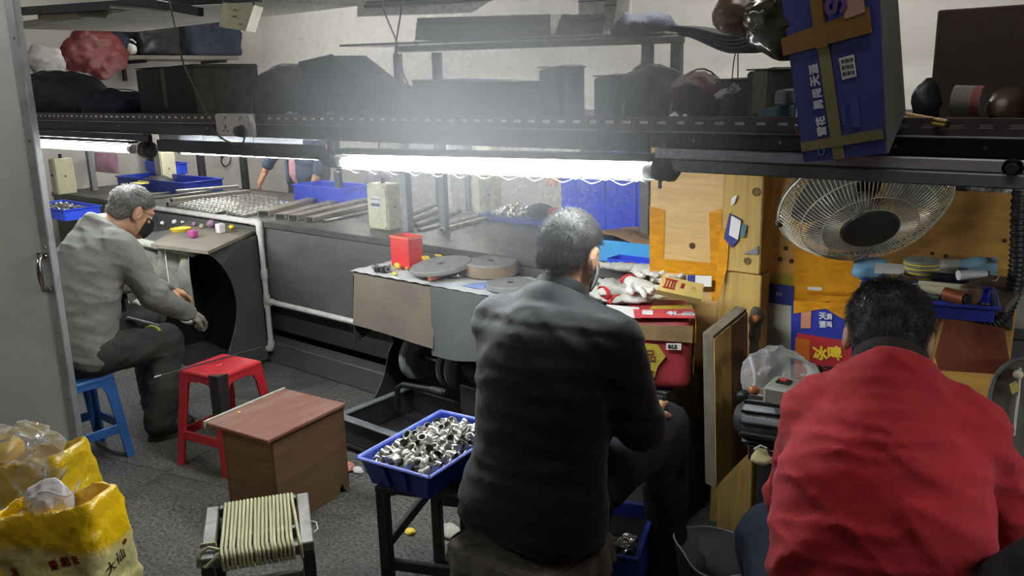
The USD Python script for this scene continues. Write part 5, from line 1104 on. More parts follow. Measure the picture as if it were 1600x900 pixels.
for k, (x, y, w, lab) in enumerate(((437, 172, 22, 'pale crumpled paper strip on the rack edge under the rounded sack'), (505, 172, 40, 'pale cloth scrap on the rack edge under the tilted cushion'), (1045, 174, 36, 'torn white newspaper under the dark red sack'), (1131, 152, 14, 'small silver scrap on the black carton'))):
    A, B = ony(x - w / 2, y, 1.99), ony(x + w / 2, y, 1.99); z0 = DZ + .002 if k < 3 else A[2]
    solo('paper_scrap', sheet(lambda u, v: np.stack([A[0] + (B[0] - A[0]) * u, 1.96 + .10 * v, z0 + .002 + .03 * v * (1 - .4 * u) + .006 * np.sin(u * 14 + v * 5)], -1), 14, 8, .002), [m_paper, m_rag_lt, m_paper, m_alu][k], lab, 'scrap', smooth=40)
# right end of the rack
bb = Thing('wooden_crate_panel', 'large dark brown chipboard case at the right end of the rack', 'case', loc=(-.2, 2.2, DZ))
a, b = ony(1465, 16, 2.25), ony(1640, 2, 2.25)
m_dkbrown = M('dark_brown_board', '#33251d', .7, var=.15, scale=6, stretch=(3, 3, 1))
bb.add('panel', rbox((a[0], 2.25, DZ), (-.19, 2.28, a[2]), .004), m_dkbrown, world=True)
bb.add('panel', rbox((-.185, 2.25, DZ), (.30, 2.28, a[2] + .01), .004), m_dkbrown, world=True)
bb.add('side_panel', rbox((a[0], 2.285, DZ), (a[0] + .02, 2.6, a[2]), .004), m_dkbrown, world=True)
bb.add('top_panel', rbox((a[0] + .025, 2.285, a[2] - .02), (.30, 2.6, a[2]), .004), m_dkbrown, world=True)
shelf_lump('glove_bundle', 'black crumpled glove standing up left of the brown case', 1426, 1466, 118, 2.05, .12, m_rubber, 8, .02, 20, tie=False, folds=.0)
rl = Thing('paper_roll', 'grey paper roll lying on the rack in front of the brown case', 'roll', loc=ony(1510, 165, 2.08)); a, b = ony(1490, 156, 2.08), ony(1535, 158, 2.08)
rl.add('roll', cyl(a, b, .032, 18), M('grey_roll', '#6d6a64', .8), smooth=40, world=True); rl.add('label', cyl(a + (b - a) * .7, a + (b - a) * .98, .0325, 18), M('faded_red_label', '#7a3a38', .7), smooth=40, world=True)
shelf_lump('scrap_bag', 'dark plastic bag with gold specks at the far right of the rack', 1538, 1600, 140, 2.08, .14, M('dark_gold_bag', '#3b2c1c', .4, var=.4, scale=30), 9, .02, 14, tie=False, folds=.0)
sb = Thing('foam_sheet', 'pale foam strip along the rack edge at the far right', 'sheet', loc=ony(1560, 175, 1.97)); A, B = ony(1490, 182, 1.95), ony(1630, 172, 1.95)
sb.add('sheet', rbox((A[0], 1.92, DZ), (B[0], 2.04, DZ + .014), .003), M('pale_foam', '#8f8a86', .9), world=True); sb.add('cord', tube([(A[0] + .16, 1.915, DZ + .02), (A[0] + .16, 1.89, 1.53), (A[0] + .16, 1.878, 1.48)], .002, 6), m_paper, world=True)
for k, (p, q, lab) in enumerate((((1416, 178), (1480, 190), 'upper thin wooden stick on the rack right of the hanging carton'), ((1412, 186), (1478, 196), 'lower thin wooden stick on the rack right of the hanging carton'))):
    t = Thing('thin_stick', lab, 'stick', loc=ony(*p, 1.93)); A, B = ony(*p, 1.95), ony(*q, 1.88); t.add('stick', cyl(A, B, .004, 8), m_wood_raw, world=True); t.add('tip', cyl(B, B + (B - A) * .06, .003, 8), m_rubber, world=True)
# ------------------------------------------------------------------ blue carton hanging on the front of the rack
cx = np.array([-.60, 1.79, 0])
c4 = [ony(1233, 86, 1.78), ony(1378, 66, 1.76), ony(1385, 240, 1.76), ony(1256, 254, 1.78)]      # tl tr br bl of the printed face
fu, fv = unit(c4[2] - c4[3]), unit(c4[0] - c4[3]); fw_ = unit(np.cross(fu, fv)); fw_ = fw_ if fw_ @ (CAM - c4[0]) > 0 else -fw_
hb = Thing('hanging_carton', 'blue beer carton wrapped in brown tape hanging on the front of the rack', 'carton', loc=c4[3])
m_ctnb = M('carton_violet_blue', '#33357f', .6, var=.07, scale=4, dirt='#292b66', dscale=3, damt=.5)
tall = unit(fv) * .30; tl2, tr2 = c4[3] + (c4[0] - c4[3]) * 1.62, c4[2] + (c4[1] - c4[2]) * 1.55
bk = ony(1412, 176, 1.90) - c4[2] - (0, 0, .07)
hb.add('body', hexa([c4[3], c4[2], tr2, tl2], [c4[3] + bk, c4[2] + bk + (0, 0, .07), tr2 + bk, tl2 + bk]), m_ctnb, world=True)
hq = lambda u, v, o=.001: c4[3] + (c4[2] - c4[3]) * u + (c4[0] - c4[3]) * v + fw_ * o
def hpatch(n, uv, mat, o=.001, th=.001): hb.add(n, plate([hq(*p, o) for p in uv], th, fw_), mat, world=True)
m_tp_dull = M('dull_packing_tape', '#7c744a', .3, var=.12, scale=14); m_tp_brown = M('brown_tape_dark', '#805a24', .3, var=.15, scale=14, bump=.001, bscale=40)
hpatch('tape_strip', [(.38, .0), (.52, .0), (.50, 1.5), (.36, 1.5)], m_tp_dull, .0015)
hpatch('tape_strip', [(0, .10), (1.0, .13), (1.0, .22), (0, .19)], m_tp_dull, .0025)
hpatch('tape_strip', [(-.06, 1.0), (1.02, 1.04), (1.02, 1.26), (-.06, 1.16)], m_tp_brown, .004, .003)
hpatch('tape_strip', [(.36, 1.0), (.5, 1.0), (.5, 1.5), (.36, 1.5)], m_tp_brown, .0055)
hpatch('bright_blue_print', [(.54, 1.22), (.76, 1.24), (.76, 1.52), (.54, 1.5)], M('bright_blue_print', '#2548a8', .6), .0015)
hpatch('badge_print', [(.74, 1.20), (.98, 1.22), (.98, 1.54), (.74, 1.54)], M('pink_tan_print', '#a77f6c', .6), .0065)
hb.add('print', lettering('SLS', .045, hq(.79, 1.26, .0075), fv, -fu, cjk=False, bold=True), M('violet_print', '#5a3a6a', .6), world=True)
hpatch('barcode_label', [(.61, .69), (.78, .70), (.78, .89), (.60, .88)], m_paper, .0015)
for j, v0 in enumerate((.72, .775, .83)):
    for k in range(7): hb.add('barcode_bar', plate([hq(.628 + k * .02, v0, .0025), hq(.628 + k * .02 + (.008 if k % 3 else .013), v0, .0025), hq(.628 + k * .02 + (.008 if k % 3 else .013), v0 + .035, .0025), hq(.628 + k * .02, v0 + .035, .0025)], .0006, fw_), m_ink_k, world=True)
for k, (s, v0) in enumerate((('雪', .225), ('花', .315), ('勇', .47), ('闯', .575), ('天', .68), ('涯', .785))):
    hb.add('print', lettering(s, .0205, hq(.345, v0, .0015), fv, -fu, bold=True), m_ink_w, world=True)
hb.add('print', lettering('INSPIRED', .006, hq(.59, .30, .0015), fv, -fu, cjk=False), M('faint_print', '#6a6ca8', .7), world=True)
hpatch('faint_print', [(.66, .26), (.76, .26), (.76, .52), (.66, .52)], M('faint_block', '#3f4290', .7), .0012)
hb.add('print', lettering('U', .02, hq(.20, .05, .0015), fu, fv, cjk=False), M('faint_print', '#6a6ca8', .7), world=True)
so_ = unit(np.cross(bk, tr2 - c4[2])); so_ = so_ if so_ @ RT > 0 else -so_
hb.add('side_flap', hexa([c4[2] + so_ * .004, c4[2] + bk + (0, 0, .07) + so_ * .004, tr2 + bk + so_ * .004, tr2 + so_ * .004], [c4[2], c4[2] + bk + (0, 0, .07), tr2 + bk, tr2]), M('grey_card_side', '#6a6966', .8, var=.08), world=True)
hb.add('hook_wire', cat(tube([hq(.0, .34, .004), hq(-.03, .36, .004), hq(-.035, .30, .0), hq(-.02, .25, -.01)], .0025, 6)), m_chrome, world=True)
pbg = Thing('plastic_bag', 'dark shiny plastic bag with brown tape stuffed over the top of the hanging carton', 'bag', loc=ony(1200, 40, 1.8))
pbg.add('bag', lump(ony(1222, 36, 1.83), (.075, .05, .075), 12, .035, 16, .008, folds=.02), M('dark_olive_film', '#32301c', .18, var=.3, scale=20), smooth=True, world=True)
pbg.add('bag_end', lump(ony(1150, 22, 1.86), (.05, .035, .045), 13, .02, 18, .008, folds=.015), M('brown_film', '#5b4430', .25, var=.3, scale=16), smooth=True, world=True)
pbg.add('tape', lump(ony(1180, 36, 1.81), (.03, .02, .015), 14, .01, 20, .006), m_tp_brown, smooth=True, world=True)
fo = Thing('foam_bundle', 'bundle of dark flexible strips hanging in a curve left of the hanging carton', 'strips', loc=ony(1150, 60, 1.95))
for k in range(5):
    pth = spline([ony(1060 + 4 * k, 42 + 3 * k, 2.1), ony(1110, 48 + 4 * k, 2.05), ony(1150, 56 + 6 * k, 2.0), ony(1185, 52 + 6 * k, 1.95), ony(1208, 30 + 5 * k, 1.92)], 24)
    fo.add('strip', cat(*[bar(pth[i], pth[i + 1] + (pth[i + 1] - pth[i]) * .15, .06, .006, .002) for i in range(23)]), m_rubber if k % 2 else m_dkcloth, world=True)
# ------------------------------------------------------------------ socket box, cables
sk = Thing('socket_box', 'grey twin socket box with a plug, fixed on the front of the rack', 'socket', loc=ony(375, 195, 1.87))
a, b = ony(344, 212, 1.86), ony(390, 178, 1.86); b[0] = ony(394, 195, 1.86)[0]
sk.add('box', rbox((a[0], 1.845, a[2]), (b[0], 1.878, b[2]), .004), M('grey_socket_plastic', '#bab5b4', .5, var=.06), world=True)
w, h = b[0] - a[0], b[2] - a[2]
for q in (.22, .68):
    sk.add('switch', rbox((a[0] + w * (q - .04), 1.841, a[2] + h * .74), (a[0] + w * (q + .08), 1.845, a[2] + h * .86), .001), m_white_plastic, world=True)
    sk.add('switch_lamp', boxc((a[0] + w * (q + .12), 1.8445, a[2] + h * .86), (.006, .004, .005), .001), M('switch_red', '#b03a3a', .4), world=True)
for dx_, dz_, ww, hh in ((.30, .42, .006, .016), (.24, .25, .010, .005), (.36, .25, .010, .005)): sk.add('socket_slot', boxc((a[0] + w * dx_, 1.8448, a[2] + h * dz_), (ww, .002, hh), .0005), m_black, world=True)
sk.add('plug', mv(lathe([(0, .03), (.018, .028), (.024, .0), (0, 0)], 16), (a[0] + w * .80, 1.845, a[2] + h * .25), rotx(math.pi / 2)), m_rubber, smooth=40, world=True)
def cable(label, pts, r=.003, mat=None, n=60, clips=()):
    P = spline(pts, n); t = Thing('cable', label, 'cable', loc=P[0]); t.add('wire', tube(P, r, 6), mat or m_rubber, smooth=True, world=True); t.add('end_knot', mv(trimesh.creation.icosphere(1, r * 1.8), P[-1]), mat or m_rubber, world=True); return t
cable('thin grey cable running from the ceiling down to the socket box', [ony(256, -25, 1.90), ony(275, 50, 1.88), ony(287, 100, 1.87), ony(310, 150, 1.86), ony(328, 192, 1.84), ony(345, 215, 1.83), ony(372, 226, 1.83), ony(382, 215, 1.83), ony(384, 204, 1.81)], .0035, M('grey_cable', '#4a4744', .6))
cable('left one of two cables hanging from above to the middle of the long carton', [ony(596, -12, 2.08), ony(605, 30, 2.08), ony(620, 68, 2.08), ony(620, 92, 2.08), ony(632, 120, 2.08), ony(640, 143, 2.08)], .003, M('grey_cable', '#4a4744', .6))
cable('right one of two cables hanging above the long carton', [ony(628, -12, 2.06), ony(625, 28, 2.06), ony(619, 66, 2.06), ony(618, 95, 2.06), ony(625, 118, 2.06)], .003, M('grey_cable', '#4a4744', .6))
cable('left one of two thin wires hanging under the strip bundle', [ony(1149, 84, 2.3), ony(1146, 100, 2.3), ony(1144, 124, 2.3)], .0016)
cable('right one of two thin wires hanging under the strip bundle', [ony(1153, 84, 2.32), ony(1153, 100, 2.32), ony(1153, 124, 2.32)], .0016)
# ------------------------------------------------------------------ upper shelves
us = Thing('side_wall_shelf', 'wooden shelf along the left wall carrying dark bags', 'shelf', loc=(-7.1, 3.8, 1.9))
ux = -6.95; ya, yb = onx(60, 83, ux)[1], onx(372, 85, ux)[1]; uz = onx(200, 86, ux)[2]
us.add('board', rbox((X0 + .003, ya - .3, uz - .035), (ux, yb, uz), .004), M('grey_shelf_wood', '#6d6960', .8, var=.1, scale=4, stretch=(6, 1, 6)), world=True)
for y in (ya + .2, (ya + yb) / 2, yb - .1): us.add('bracket', rbox((X0 + .003, y - .015, uz - .2), (X0 + .03, y + .015, uz - .036)), m_steel_dk, world=True); us.add('bracket', rbox((X0 + .03, y - .015, uz - .06), (ux - .05, y + .015, uz - .036)), m_steel_dk, world=True)
def side_lump(name, label, x0, x1, ytop, mat, seed, zb, amp=.03, freq=8, box=None, dep=.34, ca='bag', X=None):
    X = X or ux - .16; A, B = onx(x0, 80, X), onx(x1, 80, X); zt = onx((x0 + x1) / 2, ytop, X)[2]; h = zt - zb; c = np.array([X, (A[1] + B[1]) / 2, zb + h * .42])
    t = Thing(name, label, ca, loc=(c[0], c[1], zb)); t.add('bag', lump(c, (dep / 2, abs(B[1] - A[1]) / 2, h * .58), seed, amp, freq, .018, flat=zb + .001, box=box, folds=.02), mat, smooth=True, world=True)
    t.add('handle', tube([c + (0, -.06, h * .5), c + (0, -.03, h * .72), c + (0, .03, h * .72), c + (0, .06, h * .5)], .008, 8), mat, smooth=True, world=True)
side_lump('carry_bag', 'dark blue carry bag with handles on the left wall shelf', 148, 202, 46, m_dkcloth2, 21, uz)
side_lump('black_bag', 'black bulky bag in the middle of the left wall shelf', 204, 270, 28, m_rubber, 22, uz, box=.05)
side_lump('black_bag', 'dark blue black bag at the right end of the left wall shelf', 288, 366, 28, m_dkcloth2, 23, uz, box=.06)
side_lump('paper_bag', 'small white crumpled bag between the dark bags on the left wall shelf', 194, 212, 65, m_paper, 25, uz, dep=.2, X=ux - .05)
rbg = Thing('red_bag', 'dusty red bag hanging down over the edge of the left wall shelf', 'bag', loc=onx(145, 90, ux))
rbg.add('bag', lump(onx(148, 84, ux + .10), (.10, .26, .17), 24, .05, 9, .016, folds=.03), m_bag_red, smooth=True, world=True)
rbg.add('strap', tube(spline([onx(140, 56, ux + .1), onx(150, 48, ux + .05), onx(165, 45, ux), onx(176, 52, ux)], 16), .012, 8), m_rubber, smooth=True, world=True)
wcl = Thing('cloth_bag', 'pale grey cloth bag hanging beside the door under the left wall shelf', 'bag', loc=onx(75, 96, ux + .1)); wcl.add('bag', lump(onx(72, 96, ux + .12), (.06, .14, .12), 26, .03, 12, .014, folds=.02), M('pale_cloth', '#8d8a88', .9), smooth=True, world=True); wcl.add('knot', lump(onx(76, 84, ux + .12), (.02, .03, .03), 27, .01, 20, .008), M('pale_cloth', '#8d8a88', .9), smooth=True, world=True)
lf = Thing('loft_shelf', 'dusty loft boarding over the rack in the upper left', 'loft shelf', loc=(-3.8, 2.2, 2.0))
lz = ony(200, 17, 2.2)[2]
lf.add('board', rbox((-5.8, 2.2, lz), (ony(345, 10, 2.2)[0], 3.0, lz + .03), .004), M('loft_board', '#8f8c81', .85, var=.15, scale=5), world=True)
lf.add('front_rail', bar(ony(30, 18, 2.17), ony(405, -6, 2.17), .03, .045), m_steel_dk, world=True)
lf.add('card_offcut', plate([ony(60, 30, 2.15), ony(125, 30, 2.15), ony(124, 20, 2.19), ony(60, 20, 2.19)], .006), m_kraft, world=True)
lf.add('card_offcut', plate([ony(120, 24, 2.14), ony(165, 28, 2.14), ony(170, 18, 2.19), ony(120, 16, 2.19)], .006), M('olive_card', '#55543f', .85), world=True)
lf.add('card_offcut', plate([ony(172, 12, 2.14), ony(262, 18, 2.14), ony(262, 10, 2.19), ony(172, 4, 2.19)], .006), M('pale_card', '#8f8b7c', .85), world=True)
lf.add('diagonal_rail', bar(ony(190, -4, 2.08), ony(314, 19, 2.08), .03, .035), m_steel_dk, world=True)
for x in (-5.7, -3.9): lf.add('hanger_rod', cyl((x, 2.9, lz + .03), (x, 2.9, ZC - .002), .01, 8), m_steel_dk, world=True)
cbx = Thing('cream_box', 'cream printed box hanging under the loft boarding', 'box', loc=ony(370, 30, 2.2))
q4 = [ony(342, 42, 2.06), ony(384, 48, 1.98), ony(397, 8, 1.98), ony(348, 4, 2.06)]; sidev = np.array([-.10, .16, 0])
cbx.add('body', hexa(q4, [p + np.array([-.07, .09, 0]) for p in q4]), m_cream, world=True)
qq = lambda u, v: q4[0] + (q4[1] - q4[0]) * u + (q4[3] - q4[0]) * v + unit(np.cross(q4[1] - q4[0], q4[3] - q4[0])) * .002
for u, v, w, h in ((.45, .72, .12, .06), (.45, .45, .14, .08), (.75, .2, .12, .05)): cbx.add('print', plate([qq(u, v), qq(u + w, v), qq(u + w, v + h), qq(u, v + h)], .001), M('grey_print', '#6f6e60', .8), world=True)
cbx.add('hanging_strap', tube([q4[3], q4[3] + (0, 0, .2)], .004, 6), m_rubber, world=True); cbx.add('hanging_strap', tube([q4[2], q4[2] + (0, 0, .2)], .004, 6), m_rubber, world=True)
ms = Thing('mid_shelf', 'long dusty shelf on steel legs high above the bench in the middle', 'shelf', loc=(-2.8, 3.4, BZ))
mY = 3.35; A, B = ony(592, 75, mY), ony(1066, 60, mY)
m_dsteel = M('dusty_steel', '#6b6b66', .7, metal=.1, var=.1)
ms.add('board', bar(ony(566, 72, mY), ony(1070, 53, mY), .34, .012, up=(0, 0, 1)), m_dsteel, world=True)
ms.add('front_rail', bar(ony(625, 77, mY - .17), ony(1068, 61, mY - .17), .03, .03), m_dsteel, world=True)
for x, y0 in ((682, 76), (1012, 62), (1058, 60), (621, 78)):
    p = ony(x, y0 + 6, mY - (.16 if x > 650 else .0)); ms.add('upright', rbox((p[0] - .022, p[1] - .018, BZ + .001), (p[0] + .022, p[1] + .018, p[2]), .003), m_dsteel, world=True)
def mid_item(name, label, quad, dep, mat, ca, Y=3.30):
    q = [ony(x, y, Y) for x, y in quad]; t = Thing(name, label, ca, loc=np.mean(q, 0)); t.add('body', hexa(q, [p + np.array([0, dep, 0]) for p in q]), mat, world=True)
    t.add('lid_seam', tube([q[0] + (0, -.002, 0) + (q[3] - q[0]) * .7, q[1] + (0, -.002, 0) + (q[2] - q[1]) * .7], .003, 6), m_steel_dk, world=True); return t
mid_item('flat_case', 'long grey green case on the high middle shelf', [(648, 63), (860, 55), (860, 22), (652, 28)], .2, M('grey_green_case', '#7d7f76', .85), 'case')
mid_item('case', 'grey case behind the hazy glow on the high middle shelf', [(866, 54), (942, 52), (942, 24), (878, 22)], .2, M('grey_case', '#6f6d69', .85), 'case')
mid_item('white_box', 'whitish box on top of the grey case on the high middle shelf', [(904, 23), (950, 21), (950, -8), (904, -6)], .2, M('white_box', '#a5a29c', .8), 'box', 3.28)
mid_item('box', 'narrow grey standing board at the right end of the high middle shelf', [(946, 46), (958, 44), (966, -8), (946, -8)], .1, M('grey_board', '#87847c', .8), 'board', 3.15)
t = Thing('bundle', 'blue grey bundle hanging over the right end of the high middle shelf', 'bundle', loc=ony(1010, 45, 3.2)); t.add('cover', lump(ony(1005, 42, 3.25), (.13, .12, .055), 33, .03, 12, .012, folds=.02), M('blue_grey_cloth', '#585c68', .9), smooth=True, world=True); t.add('tie_cord', tube([ony(1005, 33, 3.1), ony(1006, 45, 3.11), ony(1007, 52, 3.12)], .004, 6), m_rag, world=True)
wb2 = Thing('pale_board', 'broad pale panel slung above the high middle shelf', 'panel', loc=ony(660, 10, 3.5)); wb2.add('panel', plate([ony(560, 26, 3.5), ony(735, 20, 3.5), ony(790, -15, 3.5), ony(560, -15, 3.5)], .02, (0, 1, 0)), m_wall, world=True)
wb2.add('edge_rail', bar(ony(570, 10, 3.46), ony(770, -2, 3.46), .02, .018), m_steel_dk, world=True); wb2.add('edge_rail', bar(ony(572, 4, 3.46), ony(740, -6, 3.46), .015, .012), m_steel_dk, world=True)
# ------------------------------------------------------------------ stools, chest, side table with its tray
def drape(m, f, d, off=.002, n=24):
    """Shift a flat print along d until it lies on the surface f = 0."""
    v, fc_ = vf(m); d = unit(d); base = v @ d; t = np.zeros(len(v))
    for _ in range(n): t += np.clip(f(v + d * t[:, None]) - off, -.05, .05) * .9
    return v + d * t[:, None], fc_
def plastic_stool(label, cen, rz, H, half, foot, mat, wear=None):
    t = Thing('plastic_stool', label, 'stool', loc=(cen[0], cen[1], 0), rz=rz)
    def seat(P): return smax(d_box(P, (0, 0, H - .016), (half, half, .016), .014), -d_cap(P, (0, 0, H - .03), (0, 0, H + .03), .012), .004)
    t.add('seat', nets(seat, (-half - .02, -half - .02, H - .05), (half + .02, half + .02, H + .03), .0085), mat, smooth=True)
    for sx in (-1, 1):
        for sy in (-1, 1):
            top, bot = np.array([sx * half * .97, sy * half * .97, H - .02]), np.array([sx * foot, sy * foot, 0.0])
            w0, w1, th = .052, .036, .010
            def q(p, w, a): return [p, p - np.array([sx * w, 0, 0]) if a else p - np.array([0, sy * w, 0])]
            A = [hexa([top, top - (sx * w0, 0, 0), top - (sx * w0, sy * th, 0), top - (0, sy * th, 0)], [bot, bot - (sx * w1, 0, 0), bot - (sx * w1, sy * th, 0), bot - (0, sy * th, 0)]),
                 hexa([top, top - (0, sy * w0, 0), top - (sx * th, sy * w0, 0), top - (sx * th, 0, 0)], [bot, bot - (0, sy * w1, 0), bot - (sx * th, sy * w1, 0), bot - (sx * th, 0, 0)])]
            m = manifold3d.Manifold()
            for a in A: m = m + manifold3d.Manifold(manifold3d.Mesh(np.ascontiguousarray(a.vertices, np.float32), np.ascontiguousarray(a.faces, np.uint32)))
            t.add('leg', m, mat)
    ks = lambda z: half * .97 + (foot - half * .97) * (1 - z / H)
    for k in range(4):
        R = rotz(k * math.pi / 2); a = ks(H - .06); pts = []
        top = [(-half * .93, H - .018), (half * .93, H - .018)]; n = 14
        arch = [(x, H - .075 + .032 * (1 - (x / a) ** 2) if abs(x) < a - .06 else H - .075 - (abs(x) - a + .06) * .9) for x in np.linspace(a - .035, -a + .035, n)]
        po_ = prism(top + arch, .009); v, f = vf(po_); v = np.stack([v[:, 0], -(half * .97 + (foot - half * .97) * (1 - v[:, 1] / H)) + v[:, 2], v[:, 1]], 1)
        t.add('apron', mv((v, f), R=R), mat)
        zs = .145; b = ks(zs) - .03; t.add('stretcher', mv(rbox((-b, -ks(zs) + .002, zs - .022), (b, -ks(zs) + .012, zs + .022), .003), R=R), mat)
    return t
q = [onz(*p, .45) for p in ((272, 580), (350, 589), (419, 562), (335, 548))]; cen = sum(q) / 4; rz_ = math.atan2(*(q[2] - q[1])[[1, 0]])
m_redst = M('red_stool_plastic', '#bd2a33', .38, var=.10, scale=6, dirt='#7a2228', dscale=4, damt=.7)
rs = plastic_stool('red plastic stool with a tape wrapped corner and a thin rod lying across it', cen, rz_, .45, .128, .165, m_redst)
m_patch = M('black_repair_tape', '#2a2626', .4, var=.5, scale=40, bump=.002, bscale=60)
for s, a in (((-1), 0), (1, 1)): pass
rs.add('repair_tape', hexa([np.array([-.131, -.131, .452]), np.array([-.075, -.133, .452]), np.array([-.133, -.075, .452]), np.array([-.12, -.12, .453])], [np.array([-.152, -.152, .235]), np.array([-.098, -.152, .26]), np.array([-.152, -.098, .26]), np.array([-.15, -.15, .24])]), m_patch, label='black tape repair')
rs.add('print', lettering('808', .024, (-.123, .062, .395), (0, -1, 0), (-.1, 0, 1), cjk=False, bold=True), M('faded_pink_print', '#d08a84', .7))
A, B = onz(246, 588, .462), onz(408, 543, .462)
t = Thing('thin_rod', 'thin dark metal rod lying across the red stool', 'rod', loc=A); t.add('rod', cyl(A, B, .0035, 8), m_steel_dk, world=True); t.add('bright_tip', cyl(A - (B - A) * .03, A + (B - A) * .03, .0037, 8), m_alu, world=True)
m_bluest = M('blue_stool_plastic', '#2f5f9e', .4, var=.1, scale=6, dirt='#25456f', dscale=5, damt=.5)
plastic_stool('blue plastic stool under the person in the grey sweater', (-3.868, 1.500, 0), 0.03, .405, .128, .155, m_bluest)
# wooden chest
lq = [onz(*p, .39) for p in ((412, 691), (535, 632), (452, 606), (326, 659))]; cen = sum(lq) / 4; ang = math.atan2(*(lq[1] - lq[0])[[1, 0]])
ch = Thing('wooden_chest', 'brown wooden box with a loose reddish lid beside the red stool', 'box', loc=(cen[0], cen[1], 0), rz=ang); L_, W_ = np.linalg.norm(lq[1] - lq[0]) / 2, np.linalg.norm(lq[3] - lq[0]) / 2
m_chest = M('chest_board', '#6e5237', .6, var=.15, scale=5, stretch=(1, 1, 5), dirt='#523c28', dscale=2.5, damt=.6); m_lid = M('chest_lid', '#7b4a3c', .5, var=.14, scale=5, stretch=(1, 4, 1), dirt='#8d7668', dscale=3, damt=.6)
x0, x1, y0, y1 = -L_ + .035, L_ - .0, -W_ + .015, W_ - .045; th = .014; gapx = .16 * (x1 - x0)
ch.add('front_board', prism([(x0, 0), (x1 - gapx - .01, 0), (x1 - gapx + .02, .05), (x1 - .045, .052), (x1 - .02, 0), (x1, 0), (x1, .368), (x0, .368)], th).apply_transform(trimesh.transformations.rotation_matrix(math.pi / 2, (1, 0, 0))).apply_translation((0, y0 + th, 0)), m_chest)
ch.add('back_board', rbox((x0, y1 - th, 0), (x1, y1, .368), .002), m_chest)
ch.add('side_board', rbox((x0, y0 + th, 0), (x0 + th, y1 - th, .368), .002), m_chest); ch.add('side_board', rbox((x1 - th, y0 + th, 0), (x1, y1 - th, .368), .002), m_chest)
ch.add('lid', mv(rbox((-L_, -W_, 0), (L_, W_, .016), .003), (0, 0, .376), rotx(.01)), m_lid)
ch.add('edge_strip', mv(rbox((-L_ - .006, W_ - .004, -.006), (L_, W_ + .008, .022), .002), (0, 0, .376), rotx(.01)), m_rag_lt)
ch.add('lid_nail', mv(lathe([(0, .004), (.006, .002), (.007, 0)], 10), (-L_ * .35, W_ * .8, .393)), m_wax_y)
# stool with elastic straps
sq = [onz(*p, .43) for p in ((316, 875), (492, 845), (480, 769), (319, 793))]; cen = sum(sq) / 4; ang = math.atan2(*((sq[1] + sq[2] - sq[0] - sq[3])[[1, 0]])); hx = (np.linalg.norm(sq[1] - sq[0]) + np.linalg.norm(sq[2] - sq[3])) / 4; hy = (np.linalg.norm(sq[3] - sq[0]) + np.linalg.norm(sq[2] - sq[1])) / 4
ss = Thing('strap_stool', 'low steel stool with a seat of stretched cream rubber straps', 'stool', loc=(cen[0], cen[1], 0), rz=ang)
m_frame = M('worn_steel_frame', '#75726c', .45, metal=.5, var=.25, scale=20, dirt='#47433e', dscale=9, damt=.7); m_strap = M('cream_rubber_tube', '#a8a67c', .45, var=.08, scale=10)
for lo, hi in (((-hx, -hy, .40), (-hx + .036, hy, .43)), ((hx - .036, -hy, .40), (hx, hy, .43)), ((-hx + .037, hy - .026, .40), (hx - .037, hy, .43)), ((-hx + .037, -hy, .395), (hx - .037, -hy + .026, .425))): ss.add('seat_rail', rbox(lo, hi, .003), m_frame)
for sx in (-1, 1):
    for sy in (-1, 1): ss.add('leg', rbox((sx * hx - sx * .034, sy * hy - sy * .034, 0), (sx * hx, sy * hy, .399), .003), m_steel_dk)
for sy in (-1, 1): ss.add('stretcher', rbox((-hx + .035, sy * (hy - .025) - .012, .30), (hx - .035, sy * (hy - .025) + .012, .335), .003), m_frame)
for sx in (-1, 1): ss.add('stretcher', rbox((sx * (hx - .02) - .012, -hy + .035, .14), (sx * (hx - .02) + .012, hy - .035, .17), .003), m_steel_dk)
ns = 19
for k in range(ns):
    x = -hx + .055 + (2 * hx - .105) * k / (ns - 1); xo = x + rnd.uniform(-.002, .002) + (.010 if k == ns - 1 else 0)
    ss.add('rubber_strap', tube([(x, hy + .004, .39), (x, hy + .004, .425), (x, hy - .004, .4345), (x, hy - .03, .4345), ((x + xo) / 2, 0, .432), (xo, -hy + .03, .4345), (xo + .002, -hy + .002, .4335), (xo + .003, -hy - .0055, .425), (xo + .004, -hy - .0055, .39)], [.0048] * 9, 8), m_strap, smooth=True)
ss.add('strap_knot', tube([(-hx + .05, -hy + .03, .434), (-hx + .02, -hy + .045, .438), (-hx - .006, -hy + .03, .432), (-hx - .008, -hy + .015, .405), (-hx + .015, -hy - .006, .41), (-hx + .05, -hy + .01, .437)], .005, 8), m_strap, smooth=True)
ss.add('strap_tail', tube([(-hx - .004, -hy + .075, .425), (-hx + .0, -hy + .075, .434), (-hx + .036, -hy + .075, .434), (-hx + .038, -hy + .074, .42)], .0035, 6), m_strap, smooth=True)
ss.add('loose_tie', tube([(hx, .02, .40), (hx + .014, .015, .395), (hx + .016, -.005, .385), (hx + .003, -.012, .38)], .0025, 6), m_paper, smooth=True)
